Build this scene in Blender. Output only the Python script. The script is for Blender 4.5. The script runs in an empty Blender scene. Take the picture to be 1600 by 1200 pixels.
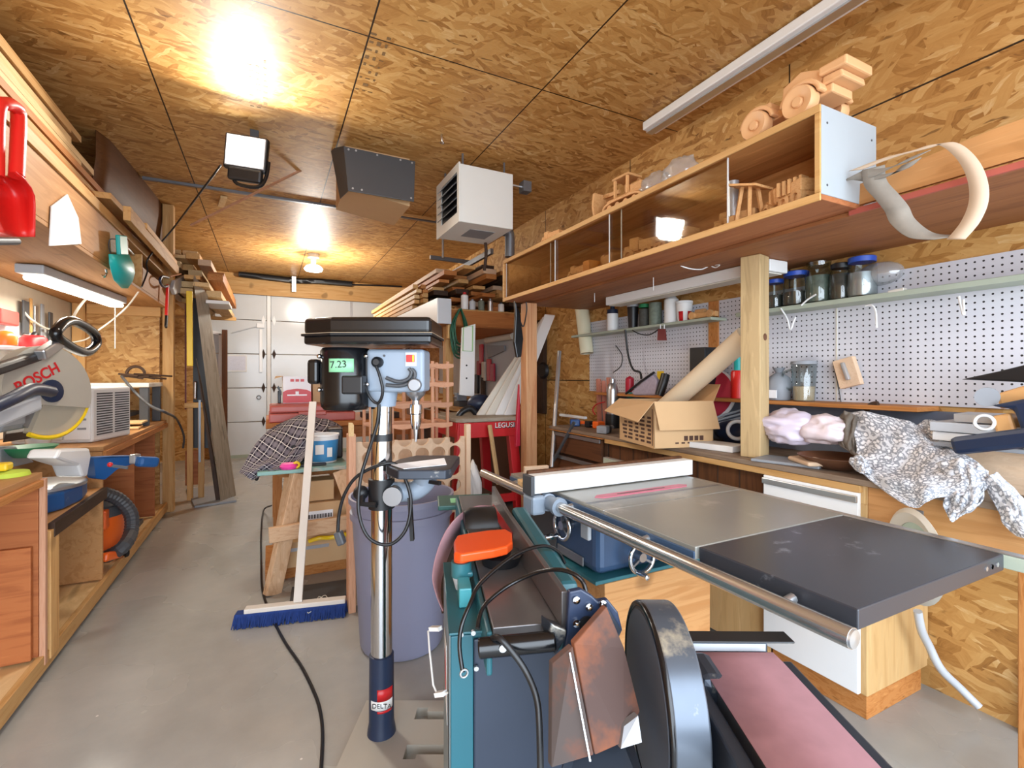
import bpy, bmesh, math, random
from mathutils import Vector as V, Matrix, noise as NZ
rnd = random.Random(7)
S = bpy.context.scene
COL = S.collection
PHI = math.atan2(380, 755); SN, CS = math.sin(PHI), math.cos(PHI); FPX = 755.0; EYE = 1.25; HOR = 589.0
I4 = Matrix.Identity(4)
W = {}

def P(px, py, X=None, Y=None, Z=None, d=None):
    "the point of the room that the photograph shows at px,py, on the plane X, Y or Z (or at depth d)"
    r = (px-800)/FPX; u = (HOR-py)/FPX
    dx, dy = SN+r*CS, CS-r*SN
    t = X/dx if X is not None else Y/dy if Y is not None else (Z-EYE)/u if Z is not None else d
    return V((t*dx, t*dy, EYE+t*u))

def T(x, y, z, rz=0, rx=0, ry=0):
    return Matrix.Translation((x, y, z)) @ Matrix.Rotation(rz, 4, 'Z') @ Matrix.Rotation(ry, 4, 'Y') @ Matrix.Rotation(rx, 4, 'X')
def R(d): return math.radians(d)
def basis(a, b, up=(0, 0, 1)):
    z = (V(b)-V(a)); L = z.length; z.normalize(); u = V(up)
    if abs(z.dot(u)) > .99: u = V((0, 1, 0))
    x = u.cross(z).normalized(); y = z.cross(x)
    m = Matrix((x, y, z)).transposed().to_4x4(); m.translation = V(a)
    return m, L

class MB:
    def __init__(s, F=None): s.bm = bmesh.new(); s.F = F or I4
    def v(s, p): return s.bm.verts.new(s.F @ V(p))
    def f(s, vs):
        try: return s.bm.faces.new(vs)
        except ValueError: return None
    def hexa(s, p):
        q = [s.v(x) for x in p]
        for i in ((0,3,2,1),(4,5,6,7),(0,1,5,4),(1,2,6,5),(2,3,7,6),(3,0,4,7)): s.f([q[k] for k in i])
        return s
    def box(s, lo, hi, m=None):
        (a, b, c), (d, e, g) = lo, hi
        p = [V(t) for t in ((a,b,c),(d,b,c),(d,e,c),(a,e,c),(a,b,g),(d,b,g),(d,e,g),(a,e,g))]
        return s.hexa([m @ t for t in p] if m else p)
    def cbox(s, c, size, m=None):
        h = V(size)/2; c = V(c)
        return s.box(c-h, c+h, m)
    def bar(s, a, b, w, h, up=(0, 0, 1)):
        m, L = basis(a, b, up)
        return s.box((-w/2, -h/2, 0), (w/2, h/2, L), m)
    def rings(s, rs, caps=True, closed=False):
        q = [[s.v(p) for p in r] for r in rs]; n = len(q[0])
        m = len(q)
        for i in range(m if closed else m-1):
            a, b = q[i], q[(i+1) % m]
            for k in range(n): s.f([a[k], a[(k+1) % n], b[(k+1) % n], b[k]])
        if caps and not closed: s.f(q[0][::-1]); s.f(q[-1])
        return s
    def cyl(s, a, b, r, r2=None, n=16, caps=True):
        m, L = basis(a, b); r2 = r if r2 is None else r2
        return s.rings([[m @ V((q*math.cos(2*math.pi*k/n), q*math.sin(2*math.pi*k/n), z)) for k in range(n)] for q, z in ((r, 0), (r2, L))], caps)
    def lathe(s, prof, o=(0, 0, 0), ax=(0, 0, 1), n=24, caps=True):
        m, _ = basis(o, V(o)+V(ax))
        return s.rings([[m @ V((q*math.cos(2*math.pi*k/n), q*math.sin(2*math.pi*k/n), z)) for k in range(n)] for q, z in prof], caps)
    def tube(s, pts, r, n=8, closed=False, rr=None):
        pts = [V(p) for p in pts]; rs = []; m = len(pts)
        up = V((0, 0, 1)); x = None
        for i, p in enumerate(pts):
            a = pts[(i-1) % m] if closed or i else p; b = pts[(i+1) % m] if closed or i < m-1 else p
            t = (b-a).normalized()
            if x is None: x = t.orthogonal()
            x = (x - t*x.dot(t)).normalized(); y = t.cross(x)
            q = rr[i] if rr else r
            rs.append([p + x*q*math.cos(2*math.pi*k/n) + y*q*math.sin(2*math.pi*k/n) for k in range(n)])
        return s.rings(rs, True, closed)
    def prism(s, pts, vec):
        a = [s.v(p) for p in pts]; b = [s.v(V(p)+V(vec)) for p in pts]; n = len(a)
        s.f(a[::-1]); s.f(b)
        for k in range(n): s.f([a[k], a[(k+1) % n], b[(k+1) % n], b[k]])
        return s
    def grid(s, rows, wrap=False):
        q = [[s.v(p) for p in r] for r in rows]
        for i in range(len(q)-1):
            n = len(q[i])
            for k in range(n if wrap else n-1): s.f([q[i][k], q[i][(k+1) % n], q[i+1][(k+1) % n], q[i+1][k]])
        return s
    def torus(s, c, ax, Rr, r, n=28, m=8):
        B, _ = basis(c, V(c)+V(ax))
        return s.tube([B @ V((Rr*math.cos(2*math.pi*k/n), Rr*math.sin(2*math.pi*k/n), 0)) for k in range(n)], r, m, True)
    def ball(s, c, r, n=12, m=8):
        r = r if hasattr(r, '__len__') else (r, r, r)
        return s.rings([[V(c)+V((r[0]*math.sin(t)*math.cos(2*math.pi*k/n), r[1]*math.sin(t)*math.sin(2*math.pi*k/n), r[2]*math.cos(t))) for k in range(n)] for t in [math.pi*(.03+.94*j/m) for j in range(m+1)]])
    def build(s, name, mat, par=None, bev=0, sm=0, solid=0, sub=0, seg=2, label=None, cat=None, group=None, kind=None, at=None):
        bm = s.bm
        bmesh.ops.recalc_face_normals(bm, faces=bm.faces)
        if par is not None: w = W[par.name]
        elif at is not None: w = at if isinstance(at, Matrix) else Matrix.Translation(at)
        elif kind == 'structure': w = I4
        else:
            xs = [v.co for v in bm.verts]
            lo = [min(p[i] for p in xs) for i in range(3)]; hi = [max(p[i] for p in xs) for i in range(3)]
            w = Matrix.Translation(((lo[0]+hi[0])/2, (lo[1]+hi[1])/2, lo[2]))
        bm.transform(w.inverted())
        me = bpy.data.meshes.new(name); bm.to_mesh(me); bm.free()
        me.materials.append(mat)
        o = bpy.data.objects.new(name, me); COL.objects.link(o)
        if par is not None: o.parent = par
        else: o.matrix_world = w
        W[o.name] = w
        if sm:
            for p in me.polygons: p.use_smooth = True
            me.set_sharp_from_angle(angle=R(sm))
        if solid:
            d = o.modifiers.new('solid', 'SOLIDIFY'); d.thickness = solid; d.offset = 0
        if bev:
            d = o.modifiers.new('bevel', 'BEVEL'); d.width = bev; d.segments = seg; d.limit_method = 'ANGLE'; d.angle_limit = R(40); d.harden_normals = False
        if sub:
            d = o.modifiers.new('sub', 'SUBSURF'); d.levels = sub; d.render_levels = sub
        if label: o['label'] = label
        if cat: o['category'] = cat
        if group: o['group'] = group
        if kind: o['kind'] = kind
        return o

def thing(name, label, cat, loc=(0, 0, 0), rz=0, group=None, F=None):
    o = bpy.data.objects.new(name, None); COL.objects.link(o); o.empty_display_size = .05
    m = F if F is not None else T(loc[0], loc[1], loc[2], rz)
    o.matrix_world = m; W[o.name] = m
    o['label'] = label; o['category'] = cat
    if group: o['group'] = group
    return o
def FR(o): return W[o.name]
def one(name, mb, mat, label, cat, **k): return mb.build(name, mat, label=label, cat=cat, **k)
def dup(root, m, label=None, group=None):
    "a copy of a thing with copies of its parts and sub-parts"
    def kids(src, dst):
        for ch in list(src.children):
            c = ch.copy(); COL.objects.link(c); c.parent = dst; W[c.name] = m; kids(ch, c)
    r = root.copy(); COL.objects.link(r); r.matrix_world = m; W[r.name] = m
    if label: r['label'] = label
    if group: r['group'] = group
    kids(root, r)
    return r
def lettering(name, s, size, F, mat, par=None, ext=.0006, **k):
    c = bpy.data.curves.new(name, 'FONT'); c.body = s; c.size = size; c.extrude = ext; c.align_x = 'CENTER'; c.align_y = 'CENTER'
    if k.get('bold'): c.offset = size*.02
    o = bpy.data.objects.new(name+'_c', c); COL.objects.link(o)
    dg = bpy.context.evaluated_depsgraph_get(); dg.update()
    me = bpy.data.meshes.new_from_object(o.evaluated_get(dg)); bpy.data.objects.remove(o); bpy.data.curves.remove(c)
    w = W[par.name] if par is not None else F
    me.transform(w.inverted() @ F); me.materials.clear(); me.materials.append(mat); me.name = name
    o = bpy.data.objects.new(name, me); COL.objects.link(o)
    if par is not None: o.parent = par
    else: o.matrix_world = F
    W[o.name] = w
    return o
def plane_frame(o, u, v):
    "frame at o with x along u and y along v"
    x = V(u).normalized(); z = x.cross(V(v)).normalized(); y = z.cross(x)
    m = Matrix((x, y, z)).transposed().to_4x4(); m.translation = V(o); return m
def arc(c, r, a0, a1, n, u=(1, 0, 0), v=(0, 0, 1)):
    return [V(c)+V(u)*r*math.cos(R(a0+(a1-a0)*i/n))+V(v)*r*math.sin(R(a0+(a1-a0)*i/n)) for i in range(n+1)]
def spline(pts, n=8):
    pts = [V(p) for p in pts]; out = []
    for i in range(len(pts)-1):
        p0 = pts[max(i-1, 0)]; p1 = pts[i]; p2 = pts[i+1]; p3 = pts[min(i+2, len(pts)-1)]
        for k in range(n):
            t = k/n; out.append(.5*((2*p1)+(p2-p0)*t+(2*p0-5*p1+4*p2-p3)*t*t+(3*p1-p0-3*p2+p3)*t**3))
    return out+[pts[-1]]

# ---------------------------------------------------------------- materials
def lin(h):
    h = h.lstrip('#'); c = [int(h[i:i+2], 16)/255 for i in (0, 2, 4)]
    return tuple(x/12.92 if x <= .04045 else ((x+.055)/1.055)**2.4 for x in c)+(1,)
class NT:
    def __init__(s, name):
        s.m = bpy.data.materials.new(name); s.m.use_nodes = True; s.t = s.m.node_tree; s.t.nodes.clear()
        s.out = s.t.nodes.new('ShaderNodeOutputMaterial'); s.b = s.t.nodes.new('ShaderNodeBsdfPrincipled'); s.L(s.b.outputs[0], s.out.inputs[0])
    def n(s, ty, **k):
        x = s.t.nodes.new('ShaderNode'+ty)
        for a, b in k.items(): setattr(x, a, b)
        return x
    def L(s, a, b): s.t.links.new(a, b)
    def setv(s, x, i, v):
        if hasattr(v, 'is_linked') and hasattr(v, 'node'): s.L(v, x.inputs[i])
        else: x.inputs[i].default_value = v
    def math(s, op, a, b=None, c=None):
        x = s.n('Math', operation=op); s.setv(x, 0, a)
        if b is not None: s.setv(x, 1, b)
        if c is not None: s.setv(x, 2, c)
        return x.outputs[0]
    def mix(s, f, a, b, mode='MIX'):
        x = s.n('Mix', data_type='RGBA', blend_type=mode)
        s.setv(x, 0, f); s.setv(x, 6, a); s.setv(x, 7, b); return x.outputs[2]
    def coord(s, k='Object'): return s.n('TexCoord').outputs[k]
    def mapv(s, vec, sc=(1, 1, 1), rot=(0, 0, 0), loc=(0, 0, 0)):
        x = s.n('Mapping'); s.L(vec, x.inputs[0]); x.inputs[1].default_value = loc; x.inputs[2].default_value = rot; x.inputs[3].default_value = sc; return x.outputs[0]
    def noise(s, vec, sc, det=3, rough=.5, dist=0):
        x = s.n('TexNoise'); s.L(vec, x.inputs['Vector']); x.inputs['Scale'].default_value = sc; x.inputs['Detail'].default_value = det; x.inputs['Roughness'].default_value = rough; x.inputs['Distortion'].default_value = dist
        return x.outputs[0]
    def ramp(s, f, stops):
        x = s.n('ValToRGB'); s.L(f, x.inputs[0]); e = x.color_ramp.elements
        while len(e) < len(stops): e.new(.5)
        for el, (p, c) in zip(e, stops): el.position = p; el.color = c if len(c) == 4 else tuple(c)+(1,)
        return x.outputs[0]
    def bump(s, h, st=.3, dist=.01):
        x = s.n('Bump'); x.inputs['Strength'].default_value = st; x.inputs['Distance'].default_value = dist; s.L(h, x.inputs['Height']); s.L(x.outputs[0], s.b.inputs['Normal'])
    def fin(s, col, rough=.5, metal=0, spec=.5):
        s.setv(s.b, 'Base Color', col); s.setv(s.b, 'Roughness', rough); s.setv(s.b, 'Metallic', metal); s.setv(s.b, 'Specular IOR Level', spec); return s.m

def sc(c, k): return tuple(min(1, x*k) for x in c[:3])+(1,)
def mat(name, h, rough=.5, metal=0, var=.12, ns=9, bump=0, spec=.5, emis=0, dirt=None, dirt_at=.62, dsc=5):
    t = NT(name); c = lin(h); vec = t.coord()
    f = t.noise(vec, ns, 4)
    col = t.mix(f, sc(c, 1-var), sc(c, 1+var))
    if dirt:
        g = t.noise(vec, dsc, 6, .65); g = t.ramp(g, [(dirt_at-.04, (0, 0, 0)), (dirt_at+.06, (1, 1, 1))])
        col = t.mix(g, col, lin(dirt))
    if bump: t.bump(t.noise(vec, ns*6, 3), bump, .004)
    t.fin(col, rough, metal, spec)
    if emis:
        t.b.inputs['Emission Color'].default_value = c; t.b.inputs['Emission Strength'].default_value = emis
    return t.m
def wood(name, h1, h2, axis=None, k=1.0, rough=.6, knots=True):
    "sawn timber: grain drawn out along the length of the board (axis 0,1,2), or along the longest side"
    t = NT(name); oi = t.n('ObjectInfo').outputs['Random']
    vec = t.coord('Object' if axis is not None else 'Generated')
    if axis is None: s = (4*k, 4*k, 4*k)
    else: s = [14*k]*3; s[axis] = 1.1*k
    mv = t.n('Mapping'); t.L(vec, mv.inputs[0]); mv.inputs[3].default_value = s
    cb = t.n('CombineXYZ'); r9 = t.math('MULTIPLY', oi, 37.0)
    for i in range(3): t.L(r9, cb.inputs[i])
    t.L(cb.outputs[0], mv.inputs[1])
    f = t.noise(mv.outputs[0], 1.6, 5, .6, 1.2)
    wv = t.math('FRACT', t.math('MULTIPLY', f, 5.0)); wv = t.math('ABSOLUTE', t.math('SUBTRACT', wv, .5))
    base = t.ramp(f, [(.3, lin(h1)), (.68, lin(h2))])
    col = t.mix(t.math('MULTIPLY', wv, .5), base, sc(lin(h2), .72))
    if knots:
        kn = t.noise(vec, 5*k if axis is None else 4*k, 1); kn = t.ramp(kn, [(.71, (0, 0, 0)), (.76, (1, 1, 1))])
        col = t.mix(t.math('MULTIPLY', kn, .6), col, sc(lin(h2), .35))
    br = t.math('MULTIPLY_ADD', oi, .3, .85)
    hs = t.n('HueSaturation'); t.L(br, hs.inputs['Value']); t.L(col, hs.inputs['Color'])
    return t.fin(hs.outputs[0], rough, 0, .3)
def osb(name, plane, seams=(), rough=.55, tone=1.0):
    "strand board on plane xy, yz or xz: three layers of long flakes, panel joints at the given coordinates"
    t = NT(name); sp = t.n('SeparateXYZ'); t.L(t.coord(), sp.inputs[0]); o = {'x': 0, 'y': 1, 'z': 2}
    cb = t.n('CombineXYZ'); t.L(sp.outputs[o[plane[0]]], cb.inputs[0]); t.L(sp.outputs[o[plane[1]]], cb.inputs[1])
    nz = t.n('TexNoise'); t.L(cb.outputs[0], nz.inputs[0]); nz.inputs['Scale'].default_value = 9
    ad = t.n('VectorMath', operation='MULTIPLY_ADD'); t.L(nz.outputs[1], ad.inputs[0]); ad.inputs[1].default_value = (.05,)*3; t.L(cb.outputs[0], ad.inputs[2])
    pal = [(0, lin('#7a5128')), (.14, lin('#a2723a')), (.36, lin('#bb8b4e')), (.62, lin('#c99b5c')), (.85, lin('#d4aa6c')), (1, lin('#e2c390'))]
    pal = [(p, sc(c, tone)) for p, c in pal]
    col = None
    for i, (a, sx, sy) in enumerate(((12, 7, 34), (-38, 8, 40), (55, 8, 38), (-8, 9, 46))):
        mv = t.mapv(t.mapv(ad.outputs[0], (1, 1, 1), (0, 0, R(a)), (i*3.7, i*1.9, 0)), (sx, sy, 1))
        vo = t.n('TexVoronoi', voronoi_dimensions='2D'); t.L(mv, vo.inputs['Vector']); vo.inputs['Scale'].default_value = 1
        s2 = t.n('SeparateColor'); t.L(vo.outputs['Color'], s2.inputs[0])
        fl = t.noise(mv, 3.0, 3, .6)
        val = t.math('ADD', t.math('MULTIPLY', s2.outputs[0], .8), t.math('MULTIPLY_ADD', fl, .5, -.15))
        c = t.ramp(val, pal)
        if col is None: col = c
        else: col = t.mix(t.math('GREATER_THAN', s2.outputs[1], .58), col, c)
        if i == 3: last = s2.outputs[2]; vl = val
    dk = t.noise(t.mapv(ad.outputs[0], (9, 30, 1), (0, 0, .3)), 1, 2)
    col = t.mix(t.ramp(dk, [(.68, (0, 0, 0)), (.74, (.75, .75, .75))]), col, sc(lin('#4a2c12'), tone))
    big = t.noise(cb.outputs[0], 1.2, 3); col = t.mix(t.ramp(big, [(.3, (0, 0, 0)), (.75, (.45, .45, .45))]), col, sc(lin('#a8763a'), tone))
    for ax, p in seams:
        dd = t.math('ABSOLUTE', t.math('SUBTRACT', sp.outputs[o[ax]], p))
        col = t.mix(t.math('LESS_THAN', dd, .004), col, lin('#2a1a0c'))
    t.bump(vl, .25, .003)
    return t.fin(col, rough, 0, .35)
def glassy(name, h='#ffffff', refl=.14, alpha=.0, rough=.03):
    "thin clear sheet: see-through, with a mirror sheen that grows towards grazing angles"
    t = NT(name); tr = t.n('BsdfTransparent'); tr.inputs[0].default_value = lin(h)
    gl = t.n('BsdfGlossy'); gl.inputs['Roughness'].default_value = rough
    lw = t.n('LayerWeight'); lw.inputs[0].default_value = .5; f = t.math('MULTIPLY_ADD', t.math('POWER', lw.outputs['Facing'], 4.0), .55, refl)
    mx = t.n('MixShader'); t.L(f, mx.inputs[0]); t.L(tr.outputs[0], mx.inputs[1]); t.L(gl.outputs[0], mx.inputs[2])
    last = mx
    if alpha:
        df = t.n('BsdfDiffuse'); df.inputs[0].default_value = lin(h); m2 = t.n('MixShader'); m2.inputs[0].default_value = alpha; t.L(mx.outputs[0], m2.inputs[1]); t.L(df.outputs[0], m2.inputs[2]); last = m2
    t.L(last.outputs[0], t.out.inputs[0]); return t.m
def emit(name, h, st):
    t = NT(name); e = t.n('Emission'); e.inputs[0].default_value = lin(h); e.inputs[1].default_value = st; t.L(e.outputs[0], t.out.inputs[0]); return t.m

M = {}
def mk(k, *a, **q): M[k] = mat(k, *a, **q)
for k, h1, h2, ax in (('pine', '#d9b077', '#c08f52', None), ('pine_pale', '#e2c595', '#cda873', None), ('fir', '#c98d52', '#a8672f', None), ('pine_x', '#d9b077', '#c08f52', 0), ('pine_y', '#d9b077', '#c08f52', 1), ('pine_z', '#d9b077', '#bd8b50', 2),
                      ('ply_red_y', '#b9703f', '#93502a', 1), ('ply_red_x', '#bd7543', '#97532b', 0), ('ply_tan_y', '#c99763', '#b07c49', 1), ('ply_pale_z', '#dab57f', '#caa068', 2), ('walnut', '#6e4426', '#4c2d18', 2), ('walnut_y', '#70462a', '#52311c', 1),
                      ('grey_wood', '#b3a998', '#8f8473', None), ('sawhorse_wood', '#dcbb98', '#c59c76', None), ('pinkwood', '#d8a98b', '#c58f6d', None), ('mdf_pale', '#d9bda0', '#cdae90', None), ('toywood', '#dcae78', '#c4905a', None), ('dark_wood', '#4b3424', '#33231a', None), ('hardboard', '#6d4524', '#5c381b', 1),
                      ('post_wood', '#cbb084', '#a98f66', 2), ('post_red', '#c98a5c', '#a5623a', 2), ('shelf_orange', '#bd7a41', '#a2622f', 0)):
    M[k] = wood(k, h1, h2, ax, knots=k not in ('mdf_pale', 'walnut', 'walnut_y', 'hardboard'))
mk('white', '#e6e7e6', .45, var=.03); mk('white_gloss', '#eceded', .22, var=.02); mk('door_white', '#cfd3d5', .16, var=.03); mk('handle_grey', '#d5cdc3', .6, var=.05); mk('offwhite', '#d6d2c6', .55, var=.05); mk('lightgrey', '#b9bdc2', .45, var=.05)
mk('grey', '#8b8f95', .5, var=.06); mk('darkgrey', '#45474b', .5, var=.08); mk('black', '#17181b', .42, var=.2); mk('black_gloss', '#101114', .22, var=.2); mk('navy', '#1c2a44', .4, var=.1); mk('rubber', '#1d1d20', .6, var=.1)
mk('red', '#c01f24', .38, var=.08); mk('red_bright', '#d9251f', .35, var=.06); mk('crimson', '#b01230', .4, var=.08); mk('orange', '#f06a22', .35, var=.05); mk('yellow', '#e8c21e', .4, var=.05); mk('teal', '#18a7a4', .4, var=.05); mk('green', '#2f8a57', .45); mk('lime', '#b9cf45', .7)
mk('blue', '#1f4e8c', .4, var=.08); mk('bosch_blue', '#1c4f86', .4, var=.08, dirt='#9aa3a8', dirt_at=.68); mk('steel', '#b4b6ba', .28, .9, var=.1, ns=14); mk('chrome', '#d0d2d6', .12, 1, var=.05); mk('dullsteel', '#8e8f92', .38, .75, var=.15, ns=6, dirt='#6a5f55', dirt_at=.66)
mk('alu', '#c6c9cc', .3, .85, var=.05); mk('rustysteel', '#6d5a52', .42, .45, var=.3, ns=4, dirt='#7c4a33', dirt_at=.55, dsc=3); mk('delta_grey', '#8a97a6', .38, var=.04); mk('steelblue', '#3d5471', .35, var=.08, ns=5); mk('machine_teal', '#2f6a72', .38, var=.1, ns=6, dirt='#8ba5a5', dirt_at=.7)
mk('castdark', '#3a404a', .35, .5, var=.2, dirt='#c9c4b6', dirt_at=.66, dsc=7); mk('laminate_black', '#3b3d44', .3, .2, var=.12, ns=4, dirt='#7d8087', dirt_at=.67, dsc=12); mk('cast_top', '#97968f', .3, .35, var=.14, ns=3, dirt='#b3b0a9', dirt_at=.62)
mk('carton', '#c9a478', .75, var=.05); mk('carton_in', '#b28c62', .8, var=.05); mk('paper', '#eeeff2', .7, var=.02); mk('ink', '#4d3226', .8); mk('ink_black', '#18181c', .6); mk('bin_grey', '#83859c', .42, var=.05, ns=4); mk('plaster', '#cfc6b4', .8, var=.08)
mk('belt_pink', '#b98d93', .8, var=.12, ns=20); mk('belt_red', '#956a6f', .85, var=.2, ns=26); mk('broom', '#1a3674', .9, var=.3, ns=40); mk('greentape', '#8ccf9f', .6); mk('cordgreen', '#1f5a41', .5); mk('plastic_clear', '#d8dadb', .2)
mk('skyblue', '#3f8fc8', .4); mk('pink', '#e0409a', .5); mk('oldgreen', '#a9b3a2', .55, var=.08); mk('galv', '#7b8087', .4, .6, var=.1); mk('sanddust', '#c8b193', .9); mk('brown', '#6b452d', .6); mk('jacketdark', '#23262d', .8); mk('maroon', '#6d1f22', .5); mk('tan_plastic', '#d9a56a', .5); mk('sandred', '#a3242f', .5)
mk('contents_dark', '#45453f', .7, var=.5, ns=60); mk('contents_green', '#6d776a', .6, var=.5, ns=50); mk('silver_tape', '#b8babd', .3, .5)
M['glass'] = glassy('glass', '#f4f1ea', .08); M['jar_glass'] = glassy('jar_glass', '#dfe6e6', .1); M['film'] = glassy('film', '#eef0f2', .16, .22, .12)
# ---------------------------------------------------------------- special surfaces
def concrete():
    t = NT('concrete'); v = t.coord()
    a = t.noise(v, 1.1, 4, .5); b = t.noise(v, 9, 4, .6)
    col = t.ramp(t.math('ADD', t.math('MULTIPLY', a, .65), t.math('MULTIPLY', b, .35)), [(.25, lin('#93938f')), (.5, lin('#a3a29e')), (.75, lin('#b6b3ad'))])
    vo = t.n('TexVoronoi'); t.L(v, vo.inputs['Vector']); vo.inputs['Scale'].default_value = 9
    s2 = t.n('SeparateColor'); t.L(vo.outputs['Color'], s2.inputs[0])
    spk = t.math('MULTIPLY', t.math('LESS_THAN', vo.outputs['Distance'], t.math('MULTIPLY', s2.outputs[1], .075)), t.math('GREATER_THAN', s2.outputs[0], .6))
    col = t.mix(spk, col, lin('#e9e6df'))
    st = t.noise(v, .9, 2); col = t.mix(t.math('MULTIPLY', st, .35), col, lin('#8c8578'))
    r = t.ramp(a, [(.35, (.2,)*3), (.65, (.34,)*3)])
    return t.fin(col, r, 0, .5)
def pegboard():
    t = NT('pegboard'); sp = t.n('SeparateXYZ'); t.L(t.coord(), sp.inputs[0]); k = 1/.0254
    d = None
    for i in (1, 2):
        q = t.math('SUBTRACT', t.math('FRACT', t.math('MULTIPLY', sp.outputs[i], k)), .5); q = t.math('MULTIPLY', q, q); d = q if d is None else t.math('ADD', d, q)
    col = t.mix(t.math('LESS_THAN', d, .022), lin('#cfd0d8'), lin('#26262a'))
    g = t.noise(t.coord(), 3, 3); col = t.mix(t.ramp(g, [(.62, (0, 0, 0)), (.72, (.3, .3, .3))]), col, lin('#b9b5a8'))
    return t.fin(col, .4, 0, .4)
def plaid():
    t = NT('plaid'); sp = t.n('SeparateXYZ'); t.L(t.coord('UV'), sp.inputs[0])
    def band(i, k, lo, hi, off=0):
        q = t.math('FRACT', t.math('MULTIPLY_ADD', sp.outputs[i], k, off)); return t.math('MULTIPLY', t.math('GREATER_THAN', q, lo), t.math('LESS_THAN', q, hi))
    col = lin('#2b2731')
    for i in (0, 1):
        k = (17, 14)[i]
        col = t.mix(t.math('MULTIPLY', band(i, k, .0, .42), .45), col, lin('#8d868f'))
        col = t.mix(t.math('MULTIPLY', band(i, k, .68, .76), .8), col, lin('#e4dfdc'))
    return t.fin(col, .9, 0, .1)
def floral():
    t = NT('floral'); v = t.coord('UV')
    vo = t.n('TexVoronoi', feature='F1'); t.L(v, vo.inputs['Vector']); vo.inputs['Scale'].default_value = 62
    n1 = t.noise(v, 110, 3, .6)
    a = t.math('ADD', vo.outputs['Distance'], t.math('MULTIPLY_ADD', n1, .9, -.45))
    col = t.ramp(a, [(.24, lin('#f0f1f5')), (.36, lin('#e4e6ec')), (.44, lin('#8d9199')), (.62, lin('#979ba3')), (.72, lin('#d9dce2'))])
    t.fin(col, .85, 0, .15)
    return t.m
M['concrete'] = concrete(); M['pegboard'] = pegboard(); M['plaid'] = plaid(); M['floral'] = floral()
XL, XR, YN, YF, ZC = -1.52, 2.38, -.75, 8.6, 2.85
M['osb_ceiling'] = osb('osb_ceiling', 'xy', [('x', .42), ('x', 1.36), ('y', 4.77), ('y', 2.33), ('x', -.55)], .5)
M['osb_yz'] = osb('osb_yz', 'yz', [('y', .35), ('y', 1.57), ('y', 2.79), ('y', 4.01), ('y', 6.4), ('z', 1.22), ('z', 2.44)])
M['osb_xz'] = osb('osb_xz', 'xz', [])
M['osb_under'] = osb('osb_under', 'xy', [], .5, .9)
def st(name, lo, hi, m, **k): return MB().box(lo, hi).build(name, m, kind='structure', **k)
st('floor', (XL-.1, YN, -.12), (XR+.1, YF+.15, 0), M['concrete'])
st('floor_driveway', (-7, -9, -.16), (8, YN-.001, -.02), M['concrete'])
st('ceiling', (XL-.1, YN, ZC), (XR+.1, YF+.15, ZC+.12), M['osb_ceiling'])
st('wall_left', (XL-.12, YN, 0), (XL, YF+.15, ZC), M['osb_yz'])
st('wall_right', (XR, YN, 0), (XR+.12, YF+.15, ZC), M['osb_yz'])
st('wall_far', (XL, YF+.06, 0), (XR, YF+.18, ZC), M['osb_xz'])
# opening behind the photographer: wooden header above the big door
st('wall_near', (XL-.1, YN-.14, 2.45), (XR+.1, YN, ZC+.12), M['osb_xz'])
# far end: header beam, white sectional door with a walk door in it
st('trim_1', (XL, YF-.06, 2.62), (XR, YF+.05, ZC), M['pine_x'])
hb = one('header_beam', MB().box((XL, YF-.1, 2.53), (XR, YF-.062, 2.77)), M['pine_x'], 'yellowish timber header running over the white sectional door', 'beam', bev=.004)
hb['kind'] = 'structure'
gd = thing('door_1', 'white ribbed steel sectional garage door at the end of the workshop', 'garage door', (1.0, YF, 0)); gd['kind'] = 'structure'
zs = [.02, .55, 1.08, 1.61, 2.14, 2.56]
XA, XB = -.78, 2.3; XS = .0
for a, b in zip(zs[:-1], zs[1:]):
    for x0, x1 in ((XA, XS-.03), (XS+.03, XB)):
        MB().box((x0, YF-.03, a+.004), (x1, YF+.02, b-.004)).build('door_section', M['door_white'], gd, bev=.006)
MB().box((XS-.026, YF-.045, .02), (XS+.026, YF+.02, 2.56)).build('centre_stile', M['white'], gd, bev=.004)
for x in (1.25,): MB().box((x-.02, YF-.04, 2.18), (x+.02, YF-.031, 2.56)).build('stiffener', M['alu'], gd)
b = MB()
for z in zs[1:-1]:
    for x in (XS-.075, XS+.075):
        MB(T(x, YF-.036, z)).prism([(-.028, 0, 0), (0, 0, -.08), (.028, 0, 0), (0, 0, .08)], (0, -.006, 0)).build('hinge_plate', M['dark_wood'] if z < 1.7 else M['white_gloss'], gd)
MB().box((XS-.17, YF-.06, 2.02), (XS-.06, YF-.031, 2.09)).build('closer', M['white_gloss'], gd, bev=.006)
MB().bar((XS-.15, YF-.05, 2.05), (XS-.5, YF-.05, 1.93), .015, .015).build('closer_arm', M['lightgrey'], gd)
MB().box((XS-.135, YF-.05, 1.32), (XS-.09, YF-.031, 2.0)).build('walk_door_edge', M['white_gloss'], gd, bev=.005)
MB().torus((XS-.14, YF-.045, .93), (0, 1, 0), .028, .008, 18, 6).build('pull_ring', M['grey'], gd, sm=60)
MB().box((XA, YF-.04, .0), (XB, YF+.02, .045)).build('bottom_seal', M['oldgreen'], gd)
q = P(340, 555, Y=8.55)
pp = thing('notice_paper', 'white framed sheet of paper taped to the walk door', 'notice', F=T(q.x, YF-.033, q.z)) if 0 else None
a = P(341, 554, Y=YF-.036); c = P(386, 581, Y=YF-.036)
nb = MB().box((a.x, YF-.042, c.z), (c.x, YF-.032, a.z))
no = nb.build('notice_paper', M['white'], label='white framed sheet of small print taped to the white steel door', cat='notice')
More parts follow.
